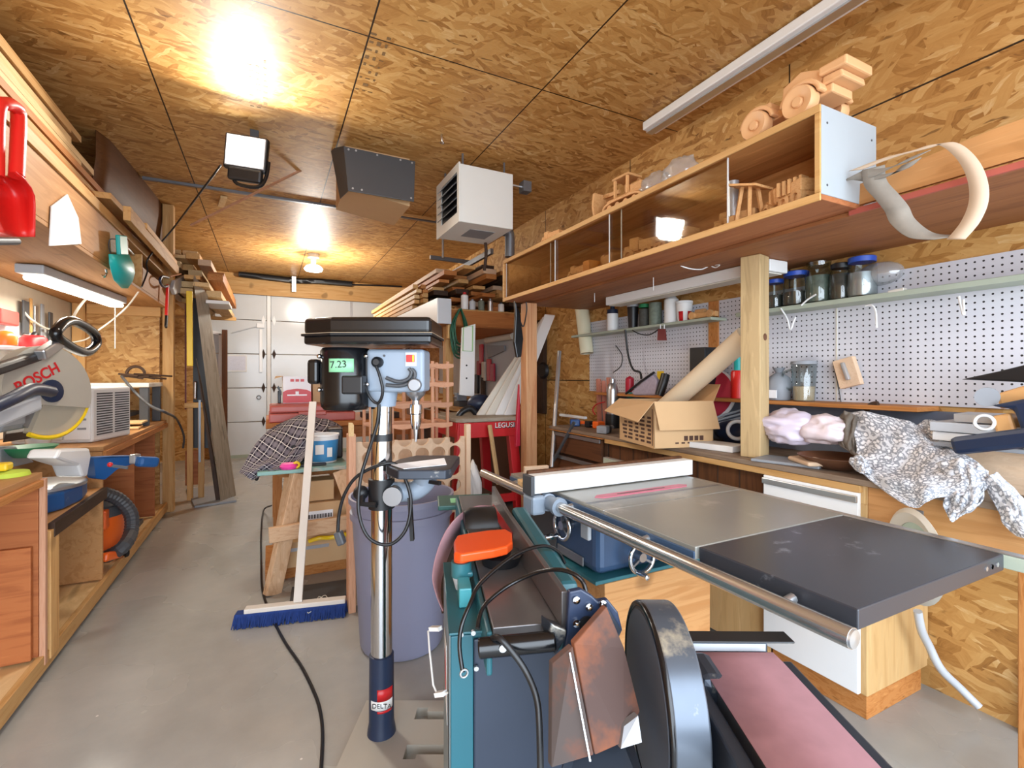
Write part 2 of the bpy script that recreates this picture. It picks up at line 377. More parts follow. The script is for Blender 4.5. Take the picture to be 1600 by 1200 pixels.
MB().box((a.x+.02, YF-.044, c.z+.02), (c.x-.02, YF-.0425, a.z-.02)).build('print', mat('noticeprint', '#d7dbea', .6, var=.12, ns=40), no)
# ---------------------------------------------------------------- camera, light
cam = bpy.data.cameras.new('camera'); co = bpy.data.objects.new('camera', cam); COL.objects.link(co)
co.location = (0, 0, EYE); co.rotation_euler = (math.pi/2, 0, -PHI); cam.sensor_width = 36; cam.lens = 36*FPX/1600; cam.shift_y = (HOR-600)/1600; cam.clip_start = .02
S.camera = co
w = bpy.data.worlds.new('World'); S.world = w; w.use_nodes = True
bg = w.node_tree.nodes['Background']; bg.inputs[0].default_value = (.76, .87, 1, 1); bg.inputs[1].default_value = 4.6
def light(name, ty, loc, e, col=(1, 1, 1), size=None, sy=None, rot=None, aim=None, **k):
    d = bpy.data.lights.new(name, ty); d.energy = e; d.color = col
    if size is not None:
        if ty == 'AREA': d.size = size
        else: d.shadow_soft_size = size
        if sy: d.shape = 'RECTANGLE'; d.size_y = sy
    for a, b in k.items(): setattr(d, a, b)
    o = bpy.data.objects.new(name, d); COL.objects.link(o); o.location = loc
    if aim is not None: o.rotation_euler = (V(aim)-V(loc)).to_track_quat('-Z', 'Y').to_euler()
    if rot: o.rotation_euler = rot
    return o
WARM = (1, .87, .68)
# daylight through the open door behind the photographer
light('daylight_at_open_door', 'AREA', (.45, YN-.2, 1.3), 82, (.84, .92, 1), 3.6, 2.3, rot=(R(90), 0, 0))
light('ceiling_bulb_light', 'POINT', (.52, 6.78, 2.5), 80, (1, .95, .86), .08)
light('flood_lamp_light', 'AREA', (-.13, 3.30, 2.60), 26, (1, .95, .86), .22, .18, aim=(.15, .6, 1.5))
S.view_settings.view_transform = 'Standard'; S.view_settings.look = 'None'; S.view_settings.exposure = .22; S.view_settings.gamma = 1; S.view_settings.use_curve_mapping = False
S.cycles.max_bounces = 8; S.cycles.diffuse_bounces = 5; S.cycles.transparent_max_bounces = 12; S.cycles.use_denoising = True
S.cycles.sample_clamp_indirect = 6

# illegible mill stamps printed on the strand board ceiling
rs_ = random.Random(2)
for (px_, py_, rot) in ((405, 140, 0), (580, 110, 0)):
    c = P(px_, py_, Z=ZC); b = MB()
    for j in range(9):
        for i in range(3):
            if rs_.random() < .75: b.cbox((c.x-.04+i*.035, c.y-.28+j*.06, ZC-.0006), (rs_.uniform(.01, .028), rs_.uniform(.006, .03), .0008))
    b.build('trim_2', mat('mill_ink' , '#7a5c36', .7), kind='structure')
st('wall_left_panel', (XL+.0005, 2.6, .856), (XL+.0035, 5.43, 1.884), M['plaster'])
# ================================================================ left side: bench, partition, rack
BX = -.84            # front of the bench
# partition panel at the end of the bench with its framing
pt = MB().box((XL+.01, 5.44, 0), (-.9, 5.46, 1.95)).build('wall_partition', M['osb_xz'], kind='structure')
po = thing('framing_post', 'tall yellow timber post from floor to ceiling at the end of the plywood bench', 'post', (-.82, 5.46, 0))
MB().box((-.875, 5.415, 0), (-.79, 5.50, ZC-.005)).build('post_body', M['pine_z'], po, bev=.004)
one('timber_stud', MB().box((XL+.012, 5.39, .87), (XL+.10, 5.435, 1.89)), M['pine_z'], 'pale timber stud in the corner beside the strand board panel above the bench', 'stud', bev=.003)
one('timber_rail', MB().box((XL+.11, 5.39, 1.80), (-.885, 5.435, 1.885)), M['pine_x'], 'flat timber rail across the top of the strand board panel', 'rail', bev=.003)

wb = thing('workbench', 'long plywood workbench with open bays under it along the side wall', 'workbench', (BX, 1.6, 0))
Y0, Y1, Y2, Y3 = 1.55, 2.67, 3.5, 5.40
def sh(n, lo, hi, m='ply_red_x', **k): return MB().box(lo, hi).build(n, M[m], wb, bev=k.pop('bev', .002), **k)
sh('worktop', (XL+.02, Y0, .828), (BX, Y1, .855), 'ply_tan_y', label='low tan plywood top nearest the big open door') ; sh('worktop', (XL+.02, Y2, .828), (BX, Y3-.01, .855), 'ply_tan_y')
sh('saw_shelf', (XL+.02, Y1+.065, .60), (BX+.02, Y2-.02, .625), 'ply_tan_y')
sh('front_rail', (BX-.001, Y1+.06, .565), (BX+.022, Y2-.02, .626), 'dark_wood')
for y in (2.645, 3.50, 4.22, 4.90): sh('divider', (XL+.03, y, .10), (BX-.005, y+.02, .826), 'ply_red_x' if y != 3.50 else 'ply_tan_y')
sh('divider_edge', (BX-.004, 2.648, .06), (BX+.016, 2.672, .83), 'pinkwood'); sh('stile', (BX-.004, 2.70, .06), (BX+.018, 2.79, .60), 'pine_z')
sh('bay_back', (XL+.021, Y0, .09), (XL+.035, Y3-.02, .826), 'ply_red_x')
sh('drawer_front', (BX-.30, Y0, .56), (BX-.285, 2.644, .70), 'pine_x'); sh('inner_panel', (XL+.04, 2.62, .10), (BX-.02, 2.643, .56), 'ply_red_x')
sh('top_apron', (BX-.004, Y0, .80), (BX+.014, 2.64, .828), 'fir'); sh('top_apron', (BX-.004, Y2, .79), (BX+.014, Y3-.02, .828), 'fir')
sh('bottom_shelf', (XL+.02, Y0, .065), (BX, Y3-.02, .09), 'pine_pale'); sh('kick_rail', (BX-.012, Y0, .03), (BX+.012, Y3-.02, .10), 'pine_y'); sh('toe_board', (BX-.06, Y0, .0), (BX-.03, Y3-.02, .064), 'navy')

# overhead box shelf
oc = thing('overhead_cabinet', 'long plywood overhead cabinet hung above the workbench', 'cabinet', (BX, 1.6, 1.89))
def so(n, lo, hi, m, **k): return MB().box(lo, hi).build(n, M[m], oc, bev=.002)
so('bottom_panel', (XL+.01, 1.5, 1.885), (BX, 5.40, 1.905), 'ply_tan_y')
so('front_panel', (BX-.018, 1.5, 1.906), (BX, 4.05, 2.16), 'ply_tan_y'); so('front_panel', (BX-.018, 4.45, 1.906), (BX, 5.40, 2.07), 'ply_tan_y')
so('top_rail', (BX-.04, 1.5, 2.16), (BX+.012, 5.40, 2.215), 'pine_y'); so('top_panel', (XL+.01, 1.5, 2.165), (BX-.041, 5.40, 2.185), 'ply_tan_y')
so('bay_divider', (XL+.02, 4.04, 1.906), (BX-.019, 4.06, 2.16), 'ply_tan_y'); so('bay_divider', (BX-.2, 4.44, 1.906), (BX-.002, 4.46, 2.16), 'pine_y')
so('back_panel', (XL+.005, 1.5, 1.906), (XL+.009, 5.4, 2.16), 'ply_tan_y')
# white offcut panel on its front
a = [P(76, 384, X=BX+.004), P(126, 381, X=BX+.004), P(121, 340, X=BX+.004), P(104, 303, X=BX+.004), P(79, 322, X=BX+.004)]
one('white_offcut', MB().prism(a, (.004, 0, 0)), M['white'], 'white shaped offcut panel screwed to the front of the overhead cabinet', 'panel')
# lumber on top of the cabinet
r2 = random.Random(3)
kinds = ['pine', 'pine_pale', 'fir', 'grey_wood']
LG = 'boards laid on top of the overhead cabinet'
k = 0
rows = [(2.218, [(-.885, .09, .038), (-1.0, .10, .038), (-1.12, .09, .03), (-1.28, .14, .02)])]
for q_ in range(9):
    xo = -.885-.012*q_+r2.uniform(-.012, .008); rows.append((2.218+.045*(q_+1), [(xo, .09+.03*(q_ % 2), .036), (xo-.135, .11, .034), (xo-.27, .12, .03)][:3 if q_ < 6 else 2]))
tops = ['lowest', 'second', 'third', 'fourth', 'fifth', 'sixth', 'seventh', 'eighth', 'ninth', 'topmost']; place = ['outer edge', 'second from the edge', 'in the middle', 'towards the wall', 'against the wall']
for ri, (z, bs) in enumerate(rows):
    for ci, (x, wd, th) in enumerate(bs):
        y0 = r2.uniform(1.5, 1.9) if r2.random() < .55 else r2.uniform(2.6, 3.6); y1 = r2.uniform(3.55, 3.95) if ri > 1 else r2.uniform(4.2, 5.3)
        if ci == 0: y0 = r2.uniform(1.5, 2.0); y1 -= .03*ri
        m = kinds[r2.randrange(4 if k % 5 == 0 else 3)]
        one('timber_board', MB(T(x-wd/2, 0, z+th/2, 0)).cbox((0, (y0+y1)/2, 0), (wd, y1-y0, th), Matrix.Rotation(R(r2.uniform(-.25, .25)), 4, 'Z')), M[m],
            ('pale' if m == 'pine_pale' else 'weathered grey' if m == 'grey_wood' else 'reddish' if m == 'fir' else 'yellow')+' board, %s layer of the overhead cabinet lumber, %s' % (tops[ri], place[ci]), 'board', bev=.002, group=LG); k += 1
# two long boards poking out towards the camera, resting on the cabinet edge
for (x0, x1, z0, z1, w_, h_, y0, y1, lab) in ((-.775, -.80, 2.265, 2.30, .09, .038, 4.0, 5.37, 'upper of two thick yellow joists jutting past the cabinet end by the timber post'),
                                       (-.86, -.86, 2.30, 2.335, .085, .036, 3.55, 5.3, 'inner thick joist lying behind the upper front joist on the cabinet'), (-.95, -.93, 2.27, 2.30, .085, .036, 3.75, 5.3, 'thick joist deepest in the lumber by the hardboard sheet'),
                                       (-.755, -.765, 2.225, 2.235, .038, .085, 3.6, 5.40, 'lower thick joist on edge along the front of the lumber by the timber post')):
    one('joist', MB().bar((x0, y0, z0), (x1, y1, z1), w_, h_), M['pine_y'], lab, 'joist', bev=.003, group='joists along the cabinet front')
# brown hardboard sheet standing curved on the lumber
rows = []
pts = [(150, 160, -1.0), (172, 190, -.96), (205, 232, -.93), (235, 258, -.90), (252, 276, -.885), (266, 340, -.90)]
hs = MB(); top = [P(a, b, X=c) for a, b, c in pts]
bot = [V((p.x-.05, p.y, 2.53 - .0*i)) for i, p in enumerate(top)]
bot = [V((p.x-.04, p.y, min(p.z-.02, 2.34))) for p in top]
hs.grid([top, [(a+b)/2+V((.02, 0, 0)) for a, b in zip(top, bot)], bot]).build('hardboard_sheet', M['hardboard'], solid=.006, sm=60, label='bowed brown hardboard sheet standing on the lumber under the ceiling', cat='sheet')
# tube light under the cabinet
tl = thing('tube_light', 'lit white tube light fitting under the overhead cabinet', 'light', (-1.12, 3.4, 1.885))
a = P(45, 418, Z=1.86); b = P(183, 468, Z=1.86)
dirv = (b-a).normalized(); 
MB().bar(V((a.x, a.y, 1.855)), V((b.x, b.y, 1.855)), .13, .052).build('housing', M['lightgrey'], tl, bev=.008)
M['tube_glow'] = emit('tube_glow', '#fff4e0', 9)
MB().bar(V((a.x, a.y, 1.812))+dirv*.04, V((b.x, b.y, 1.812))-dirv*.01, .10, .032).build('diffuser', M['tube_glow'], tl, bev=.014)
light('tube_light_lamp', 'AREA', (a+b)/2+V((0, 0, -.075)), 14, (1, .93, .8), .1, .9, rot=(0, 0, -math.atan2(dirv.x, dirv.y)))
# pull cords / cables
def cord(name, pts, r, m, label, cat='cord', **k): return MB().tube(spline(pts, 6), r, 6).build(name, M[m], label=label, cat=cat, sm=60, **k)
p0 = P(180, 470, X=-.98); cord('pull_cord', [p0, p0-V((0, 0, .15)), p0-V((0, .0, .34))], .004, 'offwhite', 'cream pull cord hanging from the end of the lit tube light')
cord('flood_lamp_cable', [P(345, 258, d=2.95), P(300, 318, d=3.3), P(268, 360, X=-.69), P(232, 403, X=-.80), P(230, 425, X=-.82), P(222, 447, X=-.83)], .006, 'black', 'black cable running from the flood lamp down to the overhead cabinet')
cord('white_cable', [P(222, 447, X=-.84), P(200, 478, X=-.95), P(178, 498, X=-1.1), P(155, 515, X=-1.2), P(135, 530, X=-1.3), P(112, 535, X=-1.4)], .006, 'offwhite', 'cream cable sagging from the cabinet towards the tool wall')
cord('pale_cable', [P(36, 485, X=-1.49), P(50, 500, X=-1.46), P(75, 514, X=-1.45), P(95, 513, X=-1.44)], .007, 'offwhite', 'thick white cable drooping in front of the white tool board')
cord('grey_flex', [P(135, 466, X=-1.2), P(122, 482, X=-1.25), P(112, 500, X=-1.35)], .009, 'offwhite', 'short white flex hanging under the middle of the tube light')
# things hung on the cabinet front
# red snow scoop
sc_ = thing('snow_scoop', 'big red plastic scoop shovel hanging at the front of the overhead cabinet', 'shovel', P(10, 370, X=-.78))
rows = []
for j in range(9):
    t = j/8; cz = 370-(370-268)*t
    wpx = 52*(1-(max(0, t-.55)/.45)**2*.55)
    rows.append([P(-38+ (wpx+40)*i/10 + (0 if t < .5 else 0), cz+10*t*math.sin(i/10*3.14), X=-.74-.10*(1-((i-5)/5)**2)*(.5+.5*t)) for i in range(11)])
MB().grid(rows).build('blade', M['red_bright'], sc_, solid=.006, sm=70)
MB().tube([P(-30, 377, X=-.735), P(26, 377, X=-.735)], .012, 8).build('edge_strip', M['darkgrey'], sc_, sm=50)
MB().tube(spline([P(-6, 275, X=-.80), P(-4, 175, X=-.80), P(8, 162, X=-.79), P(24, 168, X=-.78), P(29, 185, X=-.78), P(26, 275, X=-.76)], 6), .022, 8).build('handle', M['red_bright'], sc_, sm=60)
# teal feed scoop
ts = thing('feed_scoop', 'teal plastic hand scoop hanging on a wire from the cabinet front', 'scoop', P(187, 400, X=-.79))
c0 = P(187, 397, X=-.80)
fr = plane_frame(c0, P(210, 397, X=-.80)-c0, (0, 0, 1))
mb = MB(ts_f := fr); 
px = lambda a, b, dz=0: fr.inverted() @ (P(a, b, X=-.80)) + V((0, 0, dz))
rows = []
for (y, xl, xr, dp) in ((397, 170, 200, .03), (412, 171, 203, .055), (425, 174, 203, .06), (438, 178, 202, .045), (450, 190, 199, .01)):
    rows.append([px(xl+(xr-xl)*i/8, y, dp*(math.sin(math.pi*i/8))**.7) for i in range(9)])
mb.grid(rows)
mb.build('bowl', M['teal'], ts, solid=.005, sm=70)
MB(fr).box(px(181.5, 399, .0), px(192, 368, .022)).build('grip', M['teal'], ts, bev=.006)
MB().tube(spline([P(181, 374, X=-.80), P(172, 374, X=-.82), P(170, 385, X=-.83), P(173, 397, X=-.83)], 5), .003, 5).build('wire_loop', M['darkgrey'], ts)
# red clamp hung at the cabinet end
cl = thing('hand_clamp', 'red handled clamp with black grip hanging at the end of the overhead cabinet', 'clamp', P(260, 450, X=-.79))
MB().bar(P(262, 445, X=-.79), P(260, 493, X=-.79), .022, .035).build('arm', M['red_bright'], cl, bev=.006)
MB().bar(P(260.5, 492, X=-.79), P(259, 512, X=-.79), .02, .04).build('grip', M['black'], cl, bev=.008)
MB().tube(spline([P(262, 447, X=-.785), P(255, 448, X=-.785), P(250, 440, X=-.785), P(253, 432, X=-.785), P(263, 434, X=-.785)], 5), .01, 6).build('jaw', M['navy'], cl, sm=60)
MB().cyl(P(266, 432, X=-.79), P(283, 428, X=-.72), .006, n=8).build('screw_rod', M['pinkwood'], cl)
one('grey_bracket', MB().prism([P(268, 438, X=-.80), P(284, 430, X=-.80), P(279, 455, X=-.80), P(268, 460, X=-.80), P(264, 450, X=-.80)], (.03, 0, 0)), M['lightgrey'], 'pale grey metal bracket behind the red clamp', 'bracket', bev=.004)
one('shaped_offcut', MB().prism([P(285, 440, X=-.82), P(292, 452, X=-.82), P(288, 474, X=-.82), P(278, 471, X=-.82), P(268, 462, X=-.82)], (.015, 0, 0)), M['mdf_pale'], 'pale shaped wood offcut hanging by the timber post', 'offcut', bev=.003)
# open bay contents
one('silver_stick', MB().bar(P(197, 386, X=-.87), P(216, 405, X=-.9), .012, .012), M['alu'], 'thin silver strip lying in the open bay of the cabinet', 'strip')
hk = one('chrome_hook', MB().tube(spline([P(165, 420, X=-.86), P(166, 427, X=-.86), P(163, 433, X=-.86), P(160, 430, X=-.86)], 5), .006, 6), M['chrome'], 'small chrome hook under the overhead cabinet by the teal scoop', 'hook', sm=60)

# tool board on the left wall
wbq = one('tool_board', MB().box((XL+.004, 3.4, 1.0), (XL+.016, 4.95, 1.62)), M['white'], 'white painted tool board on the wall above the bench', 'tool board', bev=.003)
pk = thing('charger_box', 'faded red plastic tool box clipped to the white tool board', 'box', P(10, 500, X=-1.48))
MB().box((-1.50, P(0, 500, X=-1.47).y-.06, P(10, 508, X=-1.47).z), (-1.44, P(21, 500, X=-1.47).y, P(10, 485, X=-1.47).z)).build('case', mat('fadedred', '#b4443c', .5), pk, bev=.01)
lr = random.Random(5)
def hung(name, pxl, py0, py1, mname, label, cat, wpx=4, X=-1.485):
    a, b = P(pxl, py0, X=X), P(pxl, py1, X=X)
    return one(name, MB().bar(b, a, .012, abs(P(pxl+wpx, py0, X=X).y-a.y)), M[mname], label, cat, bev=.004)
hung('hacksaw_blade', 40, 470, 522, 'darkgrey', 'dark flat saw hanging beside the faded red box on the tool board', 'saw', 9)
hung('chisel', 48, 466, 520, 'pine', 'narrow pale stick hanging on the white tool board', 'tool', 3)
hung('steel_rule', 56, 478, 528, 'steel', 'steel rule hanging on the white tool board', 'ruler', 5)
hung('dark_rasp', 66, 475, 530, 'grey', 'grey rasp hanging near the end of the tool board', 'rasp', 4)
hung('file_tool', 79, 488, 545, 'darkgrey', 'dark file hanging last on the tool board by the corner', 'file', 5)
one('orange_cap', MB().lathe([(.0, 0), (.05, 0), (.055, .05), (.03, .08), (0, .085)], P(8, 539, X=-1.40)), M['orange'], 'orange knob-shaped tool on the shelf under the red box', 'tool', sm=50)
one('tool_ledge', MB().box((XL+.017, 4.0, P(8, 540, X=-1.4).z-.02), (-1.34, P(70, 540, X=-1.4).y, P(8, 540, X=-1.4).z)), M['lightgrey'], 'small grey ledge under the orange knob on the tool board', 'ledge', bev=.003)
one('red_reel', MB().lathe([(.0, 0), (.07, 0), (.07, .07), (.05, .09), (0, .09)], V((-1.41, P(52, 555, X=-1.41).y, P(8, 540, X=-1.4).z+.001))), M['red'], 'red reel above the bench behind the chop saw', 'reel', sm=50)
one('dark_reel', MB().torus(P(55, 533, X=-1.41), (1, .1, 0), .05, .016), M['black'], 'black hoop of a tool standing on the red reel', 'tool', sm=60)
ex = one('red_socket', MB().cbox(P(152, 530, Y=5.42), (.05, .03, .08)), M['red'], 'small red socket box fixed to the strand board panel', 'socket', bev=.005)
# metal side table with cable on the bench end
st_ = thing('metal_stand', 'white topped steel side stand at the end of the bench', 'stand', (-1.15, 5.1, .855))
q = P(262, 598, Y=5.05); z1 = q.z
MB().box((XL+.05, 4.80, z1-.035), (-.862, 5.37, z1)).build('stand_top', M['offwhite'], st_, bev=.006)
for x, y in ((-.90, 4.84), (-.90, 5.32), (-1.42, 4.84), (-1.42, 5.32)): MB().box((x-.03, y-.03, .856), (x+.03, y+.03, z1-.036)).build('leg', M['darkgrey'], st_, bev=.003)
MB().box((-1.4, 4.8, .93), (-1.0, 5.25, .96)).build('lower_shelf', M['black'], st_)
cord('black_strap', [P(190, 588, Y=4.95), P(200, 600, Y=4.70), P(212, 614, Y=4.68), P(235, 634, Y=4.6), P(260, 645, Y=4.55), P(276, 655, X=-.80), P(287, 680, X=-.775), P(286, 700, X=-.775)], .010, 'darkgrey', 'dark strap cable looping off the metal stand and down over the bench edge', 'cable')
pv = MB(); 
for k in range(7): pv.tube([P(185+k*4, 586+(k % 3)*2, Y=4.95)+V((0, 0, .01)), P(215+k*9, 590+(k % 2)*4, Y=4.95+.02*k)+V((0, 0, .012))], .008, 6)
pv.build('chain_heap', M['dark_wood'], label='brown heap of chain and clamps lying on the metal stand', cat='chain', sm=50)
one('curved_hook', MB().tube(arc(P(212, 584, Y=5.0), .06, 0, 180, 12), .012, 6), M['dark_wood'], 'brown curved iron handle standing on the metal stand', 'hook', sm=60)
# scrap boards on the bench behind the white unit
for i, (x, y, z, a) in enumerate(((-1.0, 4.60, .858, 5), (-1.08, 4.66, .874, -6), (-.99, 4.70, .890, 2))):
    one('plywood_offcut', MB(T(x, y, z+.0075, R(a))).cbox((0, 0, 0), (.24, .26, .014)), M['pine_pale'], ('bottom', 'middle', 'top')[i]+' one of the pale plywood offcuts piled on the bench behind the white air conditioner', 'offcut', bev=.002, group='offcuts on the bench')
# ---------------------------------------------------------------- window air conditioner
ac = thing('air_conditioner', 'white window air conditioner with slotted grilles standing on the bench', 'air conditioner', F=T(-1.06, 3.95, .856, R(-14)))
F = FR(ac)
MB(F).box((-.24, -.20, .0), (.17, .22, .33)).build('case', M['white'], ac, bev=.014)
MB(F).box((-.235, -.215, .02), (.02, -.201, .31)).build('front_frame', M['offwhite'], ac, bev=.004)
for i in range(16): MB(F).box((-.225, -.222, .035+i*.0165), (-.03, -.216, .043+i*.0165)).build('grille_slot', M['darkgrey'], ac)
MB(F).box((.03, -.212, .02), (.165, -.201, .31)).build('control_panel', M['white_gloss'], ac, bev=.004)
for i in range(4): MB(F).box((.10, -.2145, .08+i*.055), (.145, -.2125, .092+i*.055)).build('marking', M['grey'], ac)
for j in range(2):
    for i in range(17): MB(F).box((.1705, -.16+j*.19, .04+i*.0155), (.174, .0+j*.19, .0475+i*.0155)).build('side_slot', M['darkgrey'], ac)
# ---------------------------------------------------------------- chop saw on its low shelf
ms = thing('mitre_saw', 'blue and grey chop saw with a clear blade guard set into the bench', 'mitre saw', (-1.0, 3.1, .626))
XS_ = -.86
bx = lambda a, b, X=XS_: P(a, b, X=X)
# base: rounded turntable and fence
base = MB()
base.prism([(-1.34, 2.86, .628), (-.93, 2.86, .628), (-.86, 2.98, .628), (-.84, 3.15, .628), (-.86, 3.3, .628), (-.93, 3.40, .628), (-1.34, 3.40, .628)], (0, 0, .085))
base.build('base', M['bosch_blue'], ms, bev=.012)
MB().lathe([(0, .714), (.2, .714), (.2, .728), (.19, .732), (0, .732)], (-1.02, 3.13, 0)).build('turntable', M['alu'], ms, sm=40)
MB().box((-1.32, 2.72, .735), (-1.24, 2.92, .83)).build('fence', M['alu'], ms, bev=.006); MB().box((-1.32, 3.3, .735), (-1.24, 3.48, .83)).build('fence', M['alu'], ms, bev=.006)
# arm that pokes out over the aisle with the blue lock handle
h0, h1, h2 = P(152, 722, X=-.78), P(215, 718, X=-.60), P(244, 720, X=-.52)
MB().prism([P(150, 748, X=-.80), P(146, 715, X=-.80), P(178, 713, X=-.70), P(212, 712, X=-.62), P(212, 724, X=-.62), P(185, 733, X=-.70), P(165, 750, X=-.76)], (-.05, .05, 0)).build('table_arm', M['bosch_blue'], ms, bev=.006)
MB().bar(P(206, 717, X=-.63), P(216, 717, X=-.60), .04, .05).build('handle_collar', M['alu'], ms, bev=.006)
MB().bar(P(214, 721, X=-.60), P(245, 722, X=-.53), .05, .055).build('lock_handle', M['bosch_blue'], ms, bev=.016)
MB().prism([P(88, 716, X=-.80), P(95, 702, X=-.80), P(140, 700, X=-.80), P(143, 712, X=-.80), P(137, 745, X=-.80), P(130, 745, X=-.80), P(124, 728, X=-.80), P(105, 722, X=-.80)], (-.12, .06, 0)).build('nose_casting', M['white_gloss'], ms, bev=.012)
MB().bar(P(168, 727, X=-.70), P(200, 731, X=-.62), .012, .012).build('bevel_lever', M['darkgrey'], ms); MB().ball(P(172, 726, X=-.69), .012).build('lever_tip', M['red'], ms, sm=60)
# saw head, back to the left, blade guard disc
gc = P(70, 612, X=-.97); nrm = V((.86, -.45, .08)).normalized()
t1 = V((0, 0, 1)).cross(nrm).normalized(); t2 = nrm.cross(t1)
D = lambda a, r, o=0: gc+t1*r*math.cos(R(a))+t2*r*math.sin(R(a))+nrm*o
mguard = mat('guard_upper', '#b9b3a6', .35, .25, var=.08)
MB().prism([D(a, .222, -.03) for a in range(-25, 196, 8)], nrm*.06).build('upper_guard', mguard, ms, sm=40)
mg2 = glassy('guard_clear', '#dfd5c0', .06, .38, .2)
MB().prism([D(a, .212, -.02) for a in range(-118, 30, 8)]+[D(0, .0, -.02)], nrm*.04).build('clear_guard', mg2, ms, sm=40)
MB().lathe([(0, -.008), (.19, -.008), (.19, -.004), (0, -.004)], gc, nrm, 40).build('blade', M['dullsteel'], ms, sm=40)
MB().tube([D(a, .222, .012) for a in range(-118, 58, 6)], .012, 6).build('guard_rim', M['yellow'], ms, sm=60)
MB().lathe([(0, .03), (.055, .03), (.055, .042), (.02, .05), (0, .05)], gc, nrm, 20).build('arbor_cap', M['navy'], ms, sm=40)
def onp(a, b, o=.0325):
    r = P(a, b, d=1)-V((0, 0, EYE)); return V((0, 0, EYE))+r*((gc+nrm*o-V((0, 0, EYE))).dot(nrm)/r.dot(nrm))
LP = onp(60, 590); LU = onp(82, 579)-onp(38, 602); LV = onp(56, 578)-LP
lettering('brand_lettering', 'BOSCH', .072, plane_frame(LP, LU, LV), M['red'], ms, bold=1)
# arm from head to pivot, motor body and grip
MB().bar(P(-30, 585, X=-1.02), P(82, 548, X=-.98), .05, .045).build('top_arm', M['black'], ms, bev=.012)
MB().bar(P(62, 555, X=-.96), P(92, 535, X=-.94), .045, .05).build('handle_bracket', M['alu'], ms, bev=.008)
gr = [P(86, 520, X=-.93), P(100, 505, X=-.93), P(118, 503, X=-.93), P(146, 520, X=-.93), P(150, 538, X=-.93), P(136, 550, X=-.93), P(118, 546, X=-.93), P(92, 530, X=-.93)]
MB().tube(spline(gr+[gr[0]], 5)[:-1], .026, 8, True).build('grip', M['black_gloss'], ms, sm=60)
MB().tube(spline([P(-20, 640, X=-.9), P(20, 622, X=-.88), P(50, 608, X=-.88), P(80, 612, X=-.88)], 5), .026, 8).build('guard_link', M['navy'], ms, sm=60)
MB().bar(P(-40, 665, X=-.93), P(55, 628, X=-.90), .05, .07).build('head_casting', M['lightgrey'], ms, bev=.012)
MB().bar(P(-40, 650, X=-1.1), P(40, 640, X=-1.08), .16, .16).build('motor_body', M['grey'], ms, bev=.03)
MB().prism([P(0, 700, X=-1.08), P(25, 697, X=-1.08), P(55, 722, X=-1.08), P(0, 735, X=-1.08)], (-.1, .05, 0)).build('pivot_casting', M['grey'], ms, bev=.008)
# other things around the saw
gb = P(46, 702, X=-1.02)
one('green_bowl', MB().lathe([(.0, 0), (.05, 0), (.10, .045), (.105, .045), (.055, -.004), (0, -.004)], gb-V((0, 0, .03))), M['green'], 'small green plastic bowl behind the chop saw turntable', 'bowl', sm=50)
jg = thing('plastic_jug', 'cloudy white plastic jug beside the green bowl behind the chop saw', 'jug', P(60, 690, X=-1.15))
w0 = P(60, 692, X=-1.15); MB().lathe([(0, 0), (.05, 0), (.055, .02), (.055, .1), (.02, .125), (.02, .14), (0, .14)], w0).build('body', M['plastic_clear'], jg, sm=40)
MB().lathe([(0, .14), (.024, .14), (.024, .155), (0, .155)], w0).build('screw_cap', M['white'], jg, sm=40)
one('wood_wedge', MB().prism([P(5, 672, X=-1.2), P(48, 668, X=-1.15), P(50, 685, X=-1.1), P(4, 692, X=-1.15)], (0, .03, .04)), M['dark_wood'], 'dark wood block lying behind the chop saw', 'block', bev=.003)
yg = P(6, 742, X=-.92); 
one('lime_sponge', MB().lathe([(0, 0), (.075, 0), (.07, .016), (.03, .022), (0, .022)], V((-.935, P(8, 742, X=-.935).y, .856))), M['lime'], 'lime green felt disc on the end of the bench', 'pad', sm=50)
one('yellow_sponge', MB().cbox(V((-.94, P(3, 738, X=-.94).y, .896)), (.05, .06, .03)), M['yellow'], 'yellow sponge block on the lime green disc', 'sponge', bev=.008)
# shop vacuum in the open bay
sv = thing('shop_vacuum', 'orange and black shop vacuum with a thick grey hose in the open bench bay', 'vacuum', (-1.08, 3.95, .092))
MB().lathe([(0, 0), (.17, 0), (.175, .22), (.18, .26), (0, .26)], (-1.025, 4.0, .101)).build('tank', M['orange'], sv, sm=40)
MB().lathe([(0, .26), (.185, .26), (.18, .32), (.1, .37), (0, .37)], (-1.025, 4.0, .101)).build('motor_lid', M['darkgrey'], sv, sm=40)
MB().bar((-.95, 3.85, .30), (-.95, 3.85, .42), .10, .10).build('latch_panel', M['orange'], sv, bev=.01)
hz = spline([P(160, 770, X=-.93), P(185, 780, X=-.86), P(204, 802, X=-.80), P(205, 830, X=-.79), P(192, 855, X=-.80), P(166, 870, X=-.90)], 10)
MB().tube(hz, .038, 10, rr=[.038+.003*(i % 2) for i in range(len(hz))]).build('hose', M['darkgrey'], sv, sm=20)
MB().bar(P(160, 888, X=-.87)+V((0, 0, .06)), P(186, 880, X=-.83)+V((0, 0, .06)), .05, .05).build('floor_head', M['orange'], sv, bev=.012)
for dx, dy in ((-.99, 3.72),): MB().cyl(P(192, 874, X=-.84)+V((0, 0, .045)), P(199, 872, X=-.82)+V((0, 0, .045)), .036, n=20).build('wheel', M['black'], sv, sm=40, bev=.006)
one('black_box_tool', MB().box((-.99, 4.55, .092), (-.89, 4.75, .125)), M['darkgrey'], 'flat black tray on the bench bottom shelf', 'tray', bev=.004)
cord('coiled_hose', [P(262, 770, X=-.95), P(262, 790, X=-.93), P(258, 803, X=-.92), P(255, 790, X=-.96), P(258, 770, X=-.98)], .012, 'grey', 'grey hose coil in the last bay of the bench', 'hose')
